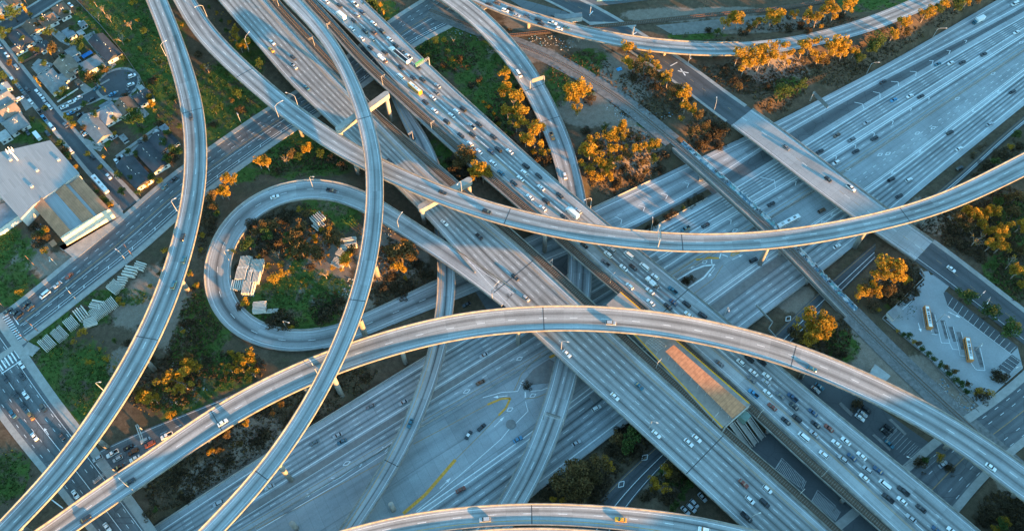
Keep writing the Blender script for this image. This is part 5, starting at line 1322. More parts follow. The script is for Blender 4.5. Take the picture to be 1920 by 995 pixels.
V['G'] = reg(1440, 0, [(1388, 22, 'w', 'v'), (1180, 120, 't', 'box_truck'), (1397, 182, 'w'), (1213, 305, 'k'), (955, 360, 't'), (1027, 355, 'w'), (1093, 350, 'k'), (647, 460, 'k'), (707, 562, 'c'), (797, 540, 'w'), (860, 542, 'k'), (555, 690, 's'), (388, 760, 'n'), (470, 785, 'g', 'u'), (598, 778, 'k', 'u'), (292, 850, 'k'), (493, 850, 'k'), (383, 915, 'w', 'u')]) + \
    reg(960, 332, [(975, 290, 't', 'p'), (1088, 270, 'k', 'u')]) + reg(1440, 332, [(18, 150, 'k')]) + reg(480, 663, [(645, 295, 'g'), (828, 273, 's'), (458, 458, 's'), (327, 498, 'g'), (483, 492, 't'), (75, 747, 's'), (1262, 160, 'n'), (1280, 8, 's')]) + reg(0, 663, [(1227, 840, 's', 'u')]) + reg(480, 332, [(1183, 715, 'k')])
V['GN'] = reg(1440, 0, [(1375, 515, 'k'), (1247, 697, 's'), (1023, 745, 'k', 'u'), (1075, 835, 'w'), (1077, 945, 'k', 'u')]) + reg(960, 332, [(1357, 465, 'k', 'u')]) + reg(1440, 332, [(302, 188, 'n', 'u'), (110, 257, 'w', 'city_bus'), (388, 388, 'w'), (693, 12, 'k', 'u'), (793, 15, 'w', 'h'), (738, 105, 'k')]) + \
    reg(480, 663, [(1150, 762, 'r')]) + reg(960, 663, [(33, 480, 'c'), (475, 305, 'w', 'u'), (362, 500, 's')])
V['P'] = reg(480, 663, [(1195, 455, 'w'), (1268, 412, 'k')])
V['S3'] = reg(0, 663, [(552, 583, 's', 'h'), (636, 555, 'w', 'p'), (725, 520, 'k'), (753, 545, 'k', 'u'), (665, 585, 's', 'h'), (760, 583, 'w'), (670, 632, 'k'), (820, 480, 's'), (845, 503, 'r', 'u'), (940, 455, 'w', 'p')])
V['S2'] = reg(0, 663, [(123, 57, 'w'), (35, 135, 'k'), (125, 122, 'k'), (93, 222, 'k'), (148, 227, 'w'), (135, 287, 'k'), (245, 297, 'n'), (75, 333, 't'), (177, 345, 'o'), (197, 460, 'w'), (348, 455, 'k'), (427, 783, 'w'), (605, 968, 'w')])
V['S1'] = reg(0, 332, [(392, 550, 'r'), (327, 600, 's'), (257, 655, 'w', 'v'), (147, 712, 'k'), (172, 727, 'k'), (48, 748, 'k'), (88, 758, 'k'), (110, 772, 'k', 'u'), (930, 50, 't', 'h'), (980, 10, 'k')])
V['R1'] = reg(0, 0, [(5, 258, 's'), (40, 305, 'w'), (95, 373, 's', 'u'), (72, 443, 'w'), (118, 497, 't'), (155, 500, 'k'), (148, 535, 'k', 'u'), (175, 568, 'w'), (212, 512, 'w'), (237, 540, 'w'), (258, 572, 's'), (282, 598, 'w'), (225, 625, 'n', 'p'), (250, 660, 'c', 'p'), (295, 710, 'w', 'v'), (370, 700, 'g'), (272, 748, 'k', 'u'), (400, 843, 'w', 'v'), (520, 877, 'k'), (613, 988, 'w')]) + [(190, 346, 'w', 'city_bus')]
V['R3'] = reg(0, 0, [(365, 598, 'w'), (405, 572, 'w', 'u'), (445, 547, 'w', 'h'), (400, 633, 'c'), (433, 615, 's'), (455, 640, 'k'), (518, 560, 'k', 'u')])
V['X'] = reg(0, 0, [(742, 427, 'w', 'u'), (735, 475, 'w', 'h'), (632, 528, 'c'), (720, 510, 'k'), (545, 497, 't'), (437, 482, 'k'), (265, 363, 'w', 'v'), (197, 298, 'k'), (395, 27, 'w'), (485, 750, 'w'), (470, 738, 'k'), (655, 907, 'w'), (690, 885, 's'), (790, 805, 'k', 'u'), (885, 742, 'w'), (640, 772, 's'), (455, 135, 'w', 'u'), (370, 222, 's'), (50, 500, 's'), (112, 555, 'w', 'u'), (155, 745, 'k')])
V['Q'] = reg(960, 663, [(1070, 805, 's'), (1025, 840, 's', 'h'), (1008, 865, 's', 'u'), (975, 880, 's')]) + reg(1440, 663, [(268, 200, 's'), (290, 182, 't'), (553, 312, 'k', 'u'), (532, 335, 's'), (517, 357, 'w'), (655, 437, 'k'), (678, 418, 'k', 'u'), (683, 507, 't'), (985, 620, 's')])
DIRS = {'N': (None, -1, 0), 'W': (None, 1, 0), 'A': ('A', -1, 0), 'B': ('B', 1, 0), 'D': ('D', 1, 0), 'E': ('E', -1, 0), 'L': ('L', -1, 0), 'K': ('K', 1, 0), 'F': ('F', 1, 0), 'H': ('H', 1, 0), 'S4': ('S4', 1, 0), 'O': ('O', 1, 0), 'S3': ('S3', -1, 0), 'S2': ('S2', 1, 0), 'S1': ('S1', -1, 0), 'R1': ('R1', 1, 0), 'R3': ('R3', 1, 0)}
WHERE = {'N': ('on the jammed viaduct', 'cars jammed on the viaduct', 'top left'), 'W': ('on the quiet viaduct left of the platform', 'cars on the quiet viaduct', 'top left'), 'A': ('on the tall flyover by the houses', 'cars on the flyovers', 'top'),
         'B': ('on the long flyover near the middle', 'cars on the flyovers', 'left'), 'D': ('on the sunlit arching flyover', 'cars on the flyovers', 'left'), 'E': ('on the flyover at the bottom edge', 'cars on the flyovers', 'left'), 'L': ('on the loop ramp', 'cars on the flyovers', 'left'),
         'K': ('queued on the ramp along the top', 'cars queued on the top ramp', 'left'), 'F': ('on the ramp beside the gum trees', 'cars on the flyovers', 'top'), 'H': ('on the narrow low connector', 'cars on the flyovers', 'top'), 'S4': ('on the asphalt street by the bus lot or rail crossing', 'cars on the streets', 'top'), 'O': ('on the pale street overpass', 'cars on the streets', 'top'),
         'G': ('on the upper half of the wide freeway', 'cars on the wide freeway', 'top right'), 'GN': ('on the lower half of the wide freeway', 'cars on the wide freeway', 'top right'), 'P': ('stopped on the concrete apron', 'cars stopped on the apron', 'left'), 'S3': ('queued on the slip road below the grass', 'cars queued at the junction', 'left'), 'S2': ('on the lower left cross street', 'cars on the streets', 'top'),
         'S1': ('on the avenue past the sawtooth building', 'cars on the streets', 'left'), 'R1': ('along the residential street', 'cars parked along the residential street', 'top'), 'R3': ('along the dead end street', 'cars parked along the dead end', 'left'), 'X': ('parked among the houses', 'cars parked among the houses', 'top'), 'Q': ('parked in the lots under the viaducts', 'parked cars in the lots', 'left')}
KW = {'sedan': 'car', 'wagon': 'hatchback', 'suv': 'SUV', 'taxi': 'taxi', 'van': 'van', 'pickup': 'pickup', 'box_truck': 'box truck', 'tow_truck': 'work truck', 'semi': 'articulated truck with dark trailer top', 'school_bus': 'school bus with white roof', 'city_bus': 'long bus', 'orange_bus': 'bus'}
GAL = math.atan2(A110[1], A110[0])
vrng = random.Random(11)
for key, lst in V.items():
    cnt = {}
    where, grp, frm = WHERE[key]
    order = (lambda q: q[0]) if frm == 'left' else ((lambda q: -q[0] + q[1] * .2) if frm == 'top right' else ((lambda q: q[1] + q[0] * .5) if frm == 'top left' else (lambda q: q[1])))
    srt = sorted(lst, key=order)
    tot = {}
    for q in srt: tot[(q[2], q[3])] = tot.get((q[2], q[3]), 0) + 1
    for (x, y, c, kind) in srt:
        k = cnt.get((c, kind), 0); cnt[(c, kind)] = k + 1
        w = KW[kind]; cn = PAINT[c][0]
        if key == 'P': lab = 'black and white patrol car stopped on the triangular concrete apron' if c == 'w' else 'dark car stopped in front of a patrol car on the apron'
        elif key == 'R1' and kind == 'city_bus': lab = 'long white motorhome parked at the corner by the sawtooth building'
        elif tot[(c, kind)] == 1: lab = f'only {cn} {w} {where}'
        else: lab = f'{ordw(k)} {cn} {w} from the {frm} {where}'
        z = None
        if key in ('G', 'GN', 'P'):
            p = P(x, y, 0.02 + .7); p[2] = 0.03
            ang = GAL + (math.pi if key == 'G' else 0)
            if key == 'P': ang = GAL + (.5 if c == 'w' else .25)
        elif key in ('X', 'Q'):
            zz = 6.12 if key == 'X' else 6.22
            if y > 900: zz = 5.92
            p = P(x, y, zz + .7); p[2] = zz
            a0 = math.atan2(A105[1], A105[0])
            ang = a0 + (vrng.choice((0, 0, math.pi / 2, 1.45)) if key == 'X' else 0) + vrng.uniform(-.1, .1)
            if key == 'Q' and x > 1750: ang = GAL
        else:
            p, t, i = drop(RAMP[key], x, y + 2.5)
            r = RAMP[key]; off = float((p - r.c[i])[:2] @ r.n[i]); p[2] = r.c[i, 2] + .03 + r.bank[i] * off
            sg = DIRS[key][1]
            if key == 'S2' and off < 0 and False: sg = -sg
            if key == 'S1' and off < 0: sg = 1
            if key in ('R1', 'R3'): sg = vrng.choice((1, -1))
            if key == 'H' and c == 'k': sg = 1
            ang = math.atan2(t[1] * sg, t[0] * sg) + vrng.uniform(-.015, .015)
        vroot = vehicle(kind, 'k' if key == 'P' else c, p, ang, lab, grp)
        if key == 'P' and c == 'w':
            m2 = MB(); m2.box((-.3, 0, 1.425), (1.5, 1.34, .03)); m2.box((-.15, 0, 1.456), (.3, 1.2, .12)); m2.build('roof_panel', PM['w'], vroot)
            m2 = MB(); m2.box((-.2, .925, .45), (1.9, .03, .4)); m2.box((-.2, -.925, .45), (1.9, .03, .4)); m2.build('door', PM['w'], vroot)
# yellow striped buses in the bus lot, patrol car markings
for (x, y), lb in zip(((1739, 596), (1815, 656)), ('orange bus with white roof parked in the middle of the bus lot', 'orange bus with white roof parked nearer the lower corner of the bus lot')):
    p = P(x, y, 7.5); p[2] = 6.27
    d = P(x + 6, y + 29, 6) - P(x - 4, y - 27, 6)
    vehicle('orange_bus', 'o', p, math.atan2(d[1], d[0]) + math.pi, lb, 'orange buses in the bus lot')
# ------------------------------------------------------------------ houses
def shingle(name, c):
    t = NT(name, .9, .15); pos = t.obj()
    n = t.noise(pos, .25, 4); n2 = t.noise(pos, 2.5, 4, .7)
    q = t.sep(pos); ln = t.math('LESS_THAN', t.math('FRACT', t.math('MULTIPLY', t.math('ADD', q[2], t.math('MULTIPLY', n2, .05)), 3.2)), .16)
    a = t.mix(t.ramp(n, .3, .7), tuple(v * .78 for v in c), tuple(v * 1.18 for v in c))
    a = t.mix(1.0, a, t.mix(t.ramp(n2, .3, .7), (.8,) * 3, (1.15,) * 3), 'MULTIPLY')
    return t.col(t.mix(t.math('MULTIPLY', ln, .35), a, tuple(v * .5 for v in c)))
ROOFM = {'brown': shingle('brown_shingle', (.16, .11, .08)), 'dark': shingle('dark_shingle', (.065, .068, .075)), 'tan': shingle('tan_shingle', (.23, .18, .14)), 'grey': shingle('grey_shingle', (.21, .215, .215)), 'bluegrey': shingle('blue_grey_shingle', (.2, .22, .24)), 'white': shingle('white_rolled_roof', (.36, .36, .35))}
M['stucco'] = plain('pale_stucco', (.58, .54, .48), .9, .15, .1, .5)
M['stucco_w'] = plain('white_stucco', (.6, .58, .54), .9, .15, .08, .5)
M['window'] = plain('window_glass', (.03, .04, .05), .1, .6, .1)
M['door'] = plain('painted_door', (.2, .12, .08), .6, .3, .1)
A105a = math.atan2(A105[1], A105[0])
def house(cx, cy, la, lb, col, label, style='gable', ridge=None, rot=0.0, h=2.9, walls='stucco_w', wing=None, grp='houses of the residential block', name='house', cat='house', chim=False):
    """la: length along the street in metres, lb: across; (cx, cy): roof centre in the photograph"""
    zg = 6.0
    p = P(cx, cy, zg + h + .8); p[2] = zg
    root = empty(name, p, A105a + rot, label=label, cat=cat, group=grp)
    ridge = ('a' if la >= lb else 'b') if ridge is None else ridge
    def block(x0, y0, L, W, rd, hh, top):
        w = MB(); w.box((x0, y0, -.1), (L, W, hh + .1))
        rm = MB(); e = .45
        if top == 'flat':
            rm.box((x0, y0, hh + .002), (L + .3, W + .3, .22)); 
            rm.box((x0 - L * .2, y0 + W * .15, hh + .2), (.9, .9, .5))
        else:
            if rd == 'a': X_, Y_ = L / 2 + e, W / 2 + e
            else: X_, Y_ = W / 2 + e, L / 2 + e
            rise = Y_ * .42; inset = Y_ * .9 if top == 'hip' else 0.0
            q = [(-X_, -Y_, hh - .1), (X_, -Y_, hh - .1), (X_, Y_, hh - .1), (-X_, Y_, hh - .1), (-X_ + inset, 0, hh - .1 + rise), (X_ - inset, 0, hh - .1 + rise)]
            q2 = [(a, b, c + .2) for a, b, c in q]
            rr = [(a, b, c) if rd == 'a' else (-b, a, c) for a, b, c in q + q2]; rr = [(a + x0, b + y0, c) for a, b, c in rr]
            rm.add(rr, [(6, 7, 11, 10), (8, 9, 10, 11), (7, 8, 11), (9, 6, 10), (0, 4, 5, 1), (2, 5, 4, 3), (0, 1, 7, 6), (2, 3, 9, 8), (1, 5, 11, 7), (5, 2, 8, 11), (3, 4, 10, 9), (4, 0, 6, 10)] if inset == 0 else
                   [(6, 7, 11, 10), (8, 9, 10, 11), (7, 8, 11), (9, 6, 10), (3, 2, 1, 0), (0, 1, 7, 6), (1, 2, 8, 7), (2, 3, 9, 8), (3, 0, 6, 9)])
            if inset == 0:      # gable walls
                g = [(-X_ + e + .02, -Y_ + e, hh - .05), (-X_ + e + .02, Y_ - e, hh - .05), (-X_ + e + .02, 0, hh - .12 + rise), (X_ - e - .02, -Y_ + e, hh - .05), (X_ - e - .02, Y_ - e, hh - .05), (X_ - e - .02, 0, hh - .12 + rise)]
                g = [(a, b, c) if rd == 'a' else (-b, a, c) for a, b, c in g]; g = [(a + x0, b + y0, c) for a, b, c in g]
                w.add(g, [(2, 1, 0), (3, 4, 5)])
        w.build('wall', M[walls], root)
        ro_ = rm.build('roof', ROOFM[col], root)
        if chim and top != 'flat':
            c2_ = MB(); c2_.box((x0 + L * .2, y0 + W * .12, hh + .3), (.8, .8, 1.9)); c2_.build('chimney', M['conc_dark'], ro_)
        v2 = MB(); 
        for k in range(4): v2.tube((x0 + RNG.uniform(-.35, .35) * L, y0 + RNG.uniform(-.3, .3) * W, hh + .1), (0, 0, 0), 0, 0) if False else v2.box((x0 + RNG.uniform(-.35, .35) * L, y0 + RNG.uniform(-.12, .12) * W, hh + .25), (.3, .3, Y_ * .42 + .2 if top != 'flat' else .5))
        if top != 'flat': v2.build('roof_vent', M['stucco_w'], ro_)
        for k in range(2):
            m2 = MB(); x = x0 + (-.22 + .44 * k) * L; m2.box((x, y0 - W / 2 - .02, 1.0), (1.5, .08, 1.2)); fr_ = m2.build('window', M['window'], root)
            m2 = MB(); m2.box((x0 + L / 2 + .02, y0 + (-.25 + .5 * k) * W, 1.0), (.08, 1.4, 1.2)); m2.build('window', M['window'], root)
        m2 = MB(); m2.box((x0, y0 - W / 2 - .02, 0), (1.0, .07, 2.1)); m2.build('door', M['door'], root)
    block(0, 0, la, lb, ridge, h, style)
    if wing:
        wx, wy, wl, ww, wr, ws = wing
        block(wx, wy, wl, ww, wr, h - .35, ws)
    return root
z3 = lambda x, y: (x / 2.998, y / 2.998)
HOUSES = [
    (182, 148, 10.5, 9.5, 'brown', 'gable', None, 'brown roofed house nearest the top street, beside a dark roofed one', None, 0),
    (262, 106, 10.5, 9, 'brown', 'gable', 'b', 'brown roofed house with pale rear wall next to the long concrete drive', None, 0),
    (338, 45, 9.0, 8, 'brown', 'hip', None, 'small brown hipped house with a white flat annex near the top fence', (5.8, -1.0, 5.5, 6, 'a', 'flat'), 0),
    (115, 215, 15, 10, 'dark', 'gable', 'a', 'dark slate house with a white front gable by the upper street', (5.5, -4.5, 7, 7, 'b', 'gable'), 0),
    (240, 252, 7, 6.5, 'dark', 'hip', None, 'small dark hipped garage behind the slate house', None, 0),
    (588, 262, 24, 9.5, 'dark', 'gable', 'a', 'long black roofed house above the dead end bulb', None, 0),
    (372, 362, 13.5, 10.5, 'tan', 'gable', 'a', 'tan roofed house with white gable ends in the middle of the block', (7.5, -3.2, 5.5, 6, 'a', 'hip'), 0),
    (510, 355, 10, 12, 'grey', 'flat', None, 'pale flat roofed house between the tan house and the dead end', None, 0),
    (290, 450, 19, 9.5, 'grey', 'hip', 'a', 'pale grey cross shaped house on the street corner side', (1.5, 3.5, 7, 9, 'b', 'hip'), 0),
    (222, 375, 7.5, 7.5, 'grey', 'flat', None, 'small flat roofed garage behind the pale cross shaped house', None, 0),
    (402, 285, 7.5, 6.5, 'grey', 'flat', None, 'flat grey shed roof by the round green bushes', None, 0),
    (382, 178, 8, 5.5, 'bluegrey', 'flat', None, 'flat blue grey carport beside the long concrete drive', None, 0),
    (610, 632, 13, 11, 'bluegrey', 'hip', None, 'blue grey hipped house south of the dead end bulb', (-6.5, 2, 6, 7, 'b', 'flat'), 0),
    (705, 592, 11, 10, 'brown', 'gable', 'a', 'brown gabled house beside the broad dark tree', None, 0),
    (530, 712, 22, 9.5, 'grey', 'gable', 'a', 'long pale grey gabled house facing the street corner', (-8, 2.5, 6, 11, 'b', 'gable'), 0),
    (800, 540, 9.5, 9, 'dark', 'gable', 'b', 'dark gabled house at the end of the block below the flyover', None, 0),
    (908, 795, 13, 9.5, 'dark', 'gable', 'a', 'dark gabled house with a white porch nearest the tall flyover', (2, 5.5, 8, 3.5, 'a', 'flat'), 0),
    (850, 878, 21, 9.5, 'dark', 'gable', 'a', 'long dark bungalow, upper of the two near the avenue', None, 0),
    (752, 962, 22, 10, 'dark', 'gable', 'a', 'long dark bungalow, lower of the two near the avenue', None, 0),
    (45, 612, 10.5, 9.5, 'tan', 'gable', 'b', 'tan roofed house at the left edge below the parked cars', None, 0),
    (85, 690, 12, 11, 'grey', 'hip', None, 'grey white roofed house beside the left lawn', None, 0),
    (12, 545, 11, 9, 'grey', 'gable', 'b', 'grey roofed house cut by the left edge of the picture', None, 0),
    (14, 758, 7, 6, 'white', 'flat', None, 'small white roofed shed at the left edge', None, 0),
    (12, 30, 9, 9, 'grey', 'hip', None, 'grey house in the top left corner across the street', None, 0),
    (60, 5, 10, 9, 'brown', 'gable', None, 'brown roofed house at the very top left edge', None, 0)]
SHEDS = [(300, 85, 7, 5, 'white', 'flat', 'white flat roofed annex above the long concrete drive'), (205, 215, 5, 4, 'grey', 'gable', 'tiny grey shed behind the slate house garden'), (330, 285, 5, 4, 'brown', 'gable', 'tiny brown shed by the tan house'), (450, 180, 4.5, 3.5, 'white', 'flat', 'tiny white shed beside the long black roofed house'),
    (425, 330, 5, 3.5, 'bluegrey', 'flat', 'narrow blue grey lean roof above the tan house annex'), (610, 585, 5, 4, 'grey', 'flat', 'small grey shed roof south of the bulb'), (790, 490, 4, 3, 'white', 'flat', 'tiny pale shed above the end house'), (880, 745, 4, 3.5, 'white', 'flat', 'tiny white shed behind the dark house with porch'), (920, 715, 5, 4, 'bluegrey', 'flat', 'small grey shed against the green slope wall'),
    (60, 555, 5, 4, 'grey', 'gable', 'small grey shed above the tan house at the left edge'), (10, 660, 5, 5, 'bluegrey', 'flat', 'blue grey garage cut by the left edge'), (25, 485, 6, 5, 'white', 'gable', 'small white gabled shed at the left edge by parked cars'), (435, 455, 4, 3, 'brown', 'flat', 'small brown porch roof by the tan house'), (690, 770, 5, 3, 'grey', 'flat', 'long thin grey shed beside the back driveway'), (340, 425, 6, 3, 'dark', 'flat', 'dark solar roofed shed beside the pale cross shaped house'), (460, 130, 5, 4, 'grey', 'flat', 'cluttered grey shed near the slope wall')]
for (x, y, la, lb, col, stl, lab) in SHEDS: house(*z3(x, y), la, lb, col, lab, stl, h=2.3, grp='sheds of the residential block', name='garden_shed', cat='shed')
for (x, y, la, lb, col, stl, rd, lab, wing, rot) in HOUSES:
    house(*z3(x, y), la, lb, col, lab, stl, rd, rot, wing=wing, chim=(la > 12 and stl == 'gable'))
# blue tarpaulin lean-to and shed roofs
p = P(163, 102, 8.4); t_ = empty('lean_to', (p[0], p[1], 6), A105a + 1.57, label='blue tarpaulin lean-to behind the pale flat roofed house', cat='lean-to')
mb = MB(); mb.box((0, 0, 2.3), (6.5, 3.2, .12)); mb.build('tarpaulin', plain('blue_tarpaulin', (.02, .15, .42), .5, .3), t_)
for a in (-3, 3):
    for b in (-1.4, 1.4): m2 = MB(); m2.tube((a, b, 0), (a, b, 2.3), .07, .07); m2.build('post', M['steel'], t_)
p = P(70, 255, 7.5); t_ = empty('trailer', (p[0], p[1], 6.0), A105a, label='white box trailer parked on the grass by the left lawn', cat='trailer')
mb = MB(); mb.box((0, 0, .6), (6.4, 2.4, 2.2)); mb.build('body', M['box_white'], t_)
for sx in (-1, 1):
    for sg in (-1, 1): o = link('wheel', WHB, t_); o.location = (sx * .6, sg * 1.0, .5)

# ------------------------------------------------------------------ large buildings at the left
def corr(name, c, k=1.2):
    t = NT(name, .55, .35); q = t.sep(t.obj()); u = t.math('ADD', t.math('MULTIPLY', q[0], float(A105[0])), t.math('MULTIPLY', q[1], float(A105[1])))
    v = t.math('SUBTRACT', t.math('MULTIPLY', q[1], float(A105[0])), t.math('MULTIPLY', q[0], float(A105[1])))
    w = t.n('ShaderNodeTexWhiteNoise', noise_dimensions='2D'); t.put(w.inputs['Vector'], t.comb(t.math('FLOOR', t.math('MULTIPLY', u, .12)), t.math('FLOOR', t.math('MULTIPLY', v, .9))))
    n = t.noise(t.comb(t.math('MULTIPLY', u, .06), t.math('MULTIPLY', v, .8)), 1.0, 4)
    a = t.mix(w.outputs[0], tuple(x * .88 for x in c), tuple(x * 1.06 for x in c))
    a = t.mix(t.math('MULTIPLY', t.ramp(n, .55, .75), .35), a, tuple(x * .5 for x in c))
    rb_ = t.math('LESS_THAN', t.math('FRACT', t.math('MULTIPLY', v, k)), .2)
    return t.col(t.mix(t.math('MULTIPLY', rb_, .3), a, tuple(x * .55 for x in c)))
M['corr'] = corr('corrugated_sheet', (.27, .28, .285))
wh = empty('warehouse', (0, 0, 0), label='large flat warehouse of pale corrugated sheet at the left edge', cat='warehouse')
poly = [P(x, y, 14) for x, y in ((-150, 330), (-60, 300), (93, 264), (147, 325), (62, 384), (38, 409), (-5, 362), (-80, 400))]
mb = MB(); mb.prism([q[:2] for q in poly], 6 - .2, 13.6); mb.build('wall', M['stucco'], wh)
mb = MB(); mb.prism([q[:2] + (q[:2] - np.mean([w[:2] for w in poly], 0)) * .012 for q in poly], 13.604, 14.0); r_ = mb.build('roof', M['corr'], wh)
for px in ((20, 300), (70, 320), (60, 350), (110, 300)):
    p = P(*px, 14); m2 = MB(); m2.box((p[0], p[1], 14), (1.6, 1.6, .9), A105); m2.build('roof_vent', M['steel'], r_)
gb = empty('storage_shed', (0, 0, 0), label='grey shed with pale parapet at the left edge below the warehouse', cat='shed')
poly = [P(x, y, 11) for x, y in ((-20, 390), (13, 378), (33, 404), (0, 428), (-30, 440))]
mb = MB(); mb.prism([q[:2] for q in poly], 5.8, 10.6); mb.build('wall', M['stucco_w'], gb)
mb = MB(); mb.prism([q[:2] for q in poly], 10.604, 10.9); mb.build('roof', ROOFM['bluegrey'], gb)
# sawtooth roofed building: four bays, ridges along the street
sw = empty('sawtooth_building', (0, 0, 0), label='sawtooth roofed building with a glowing pale front wall on the street corner', cat='building')
ZE = 13.0
c00, c10, c11, c01 = P(60, 384, ZE), P(150, 335, ZE), P(206, 393, ZE), P(113, 449, ZE)     # back left, back right, front right, front left
# force one rectangle
ua = (c01 - c00 + c11 - c10)[:2] / 2; ub = (c10 - c00 + c11 - c01)[:2] / 2
o0 = c00[:2]
def sp_(a, b, z): q = o0 + ua * a + ub * b; return (q[0], q[1], z)
mb = MB()
base = [sp_(0, 0, 0)[:2], sp_(1, 0, 0)[:2], sp_(1, 1, 0)[:2], sp_(0, 1, 0)[:2]]
mb.prism(base, 5.8, ZE - .8); mb.build('wall', M['stucco'], sw)
M['stucco_sun'] = plain('sunlit_stucco', (.66, .57, .45), .9, .15, .12, .4)  # paler, warmer copy of the stucco: sunlight put into the front wall's colour
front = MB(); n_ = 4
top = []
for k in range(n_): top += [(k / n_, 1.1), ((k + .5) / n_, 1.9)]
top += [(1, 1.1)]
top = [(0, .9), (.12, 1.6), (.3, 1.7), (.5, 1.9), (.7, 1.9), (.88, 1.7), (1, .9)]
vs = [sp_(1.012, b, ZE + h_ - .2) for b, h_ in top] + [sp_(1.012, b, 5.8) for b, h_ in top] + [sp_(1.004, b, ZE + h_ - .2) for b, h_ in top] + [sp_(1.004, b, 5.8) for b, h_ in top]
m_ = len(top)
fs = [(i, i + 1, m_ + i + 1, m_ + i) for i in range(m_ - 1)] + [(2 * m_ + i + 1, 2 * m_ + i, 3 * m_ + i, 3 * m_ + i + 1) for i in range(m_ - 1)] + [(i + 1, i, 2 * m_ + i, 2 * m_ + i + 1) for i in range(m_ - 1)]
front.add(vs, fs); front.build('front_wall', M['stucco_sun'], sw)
for b in (.1, .3, .5, .7):
    m2 = MB(); q0 = sp_(1.016, b, 7.2); q1 = sp_(1.016, b + .11, 7.2); m2.add([q0, q1, (q1[0], q1[1], 9.6), (q0[0], q0[1], 9.6)], [(0, 1, 2, 3)]); m2.build('window', M['stucco'], sw)
cols = ['tan', 'metal', 'tan', 'metal2', 'tan']
edges = [0, .22, .47, .70, .76, 1.0]; hts = [(.2, 2.2), (1.0, .5), (.6, 2.2), (1.0, .6), (.7, 1.8)]
M['tanroof'] = shingle('tan_gravel_roof', (.43, .205, .115))
for k in range(5):
    m2 = MB(); b0, b1 = edges[k], edges[k + 1]; h0, h1 = hts[k]; e = .002 * (k + 1)
    A_, B_, C_, D_ = sp_(0, b0, ZE - .8 + h0), sp_(.998, b0, ZE - .8 + h0), sp_(.998, b1, ZE - .8 + h1), sp_(0, b1, ZE - .8 + h1)
    g = [sp_(0, b0, ZE - .82), sp_(.998, b0, ZE - .82), sp_(.998, b1, ZE - .82), sp_(0, b1, ZE - .82)]
    m2.add([A_, B_, C_, D_] + g, [(0, 1, 2, 3), (0, 4, 5, 1), (2, 6, 7, 3), (1, 5, 6, 2), (3, 7, 4, 0)])
    m2.build('roof', M['tanroof'] if k % 2 == 0 else M['corr'], sw)
m2 = MB(); p = P(100, 457, 8); m2.box((p[0], p[1], 8.4), (4, 3, .3), A105); m2.build('canopy', M['tanroof'], sw)
# antenna mast standing beside the warehouse
p = P(33, 300, 14); t_ = empty('antenna_mast', (p[0], p[1], 14), label='white lattice antenna mast on the warehouse roof edge', cat='antenna')
mb = MB(); mb.tube((0, 0, 0), (0, 0, 9), .45, .4, 10); mb.build('mast', M['box_white'], t_)
mb = MB()
for k in range(6):
    a = k * math.pi / 3; mb.tube((0, 0, 8.2), (1.6 * math.cos(a), 1.6 * math.sin(a), 8.4), .08, .08, 5); mb.box((1.7 * math.cos(a), 1.7 * math.sin(a), 7.4), (.25, .4, 2.0), (math.cos(a), math.sin(a)))
mb.build('antenna_panel', M['box_white'], t_)
# small buildings at the right
for (pts, h_, lb, nm, roofk) in (([(1664, 585), (1681, 572), (1693, 582), (1676, 598)], 3.2, 'small pale brick kiosk at the corner of the bus lot', 'kiosk', 'grey'),
                          ([(1630, 703), (1641, 683), (1669, 704), (1656, 718)], 4.6, 'small white roofed hut by the track behind the sunlit flyover', 'hut', 'white')):
    t_ = empty(nm, (0, 0, 0), label=lb, cat=nm)
    q = [P(x, y, 6 + h_)[:2] for x, y in pts]; mb = MB(); mb.prism(q, 5.8, 6 + h_ - .3); mb.build('wall', M['stucco'], t_)
    c_ = np.mean(q, 0); mb = MB(); mb.prism([c_ + (w - c_) * 1.06 for w in q], 6 + h_ - .298, 6 + h_); mb.build('roof', ROOFM[roofk], t_)
    m2 = MB(); e = (q[1] - q[0]); m2.box(((q[0] + e / 2)[0], (q[0] + e / 2)[1], 6), (1, .2, 2), e); m2.build('door', M['door'], t_)
# building and long wall at the top
t_ = empty('workshop', (0, 0, 0), label='low pale workshop with a teal door below the top edge', cat='workshop')
q = [P(x, y, 9.5)[:2] for x, y in ((1040, 26), (1058, 27), (1091, 24), (1092, 32), (1062, 36), (1040, 33))]
mb = MB(); mb.prism(q, 5.8, 9.3); mb.build('wall', M['stucco_w'], t_); mb = MB(); mb.prism(q, 9.304, 9.6); mb.build('roof', ROOFM['grey'], t_)
t_ = empty('workshop', (0, 0, 0), label='teal and white fronted building cut by the top edge', cat='workshop')
q = [P(x, y, 10)[:2] for x, y in ((1120, -6), (1210, -10), (1208, -40), (1110, -40))]
mb = MB(); mb.prism(q, 5.8, 10); mb.build('wall', plain('teal_wall', (.2, .38, .42), .8), t_); mb = MB(); mb.prism(q, 10.004, 10.3); mb.build('roof', ROOFM['grey'], t_)

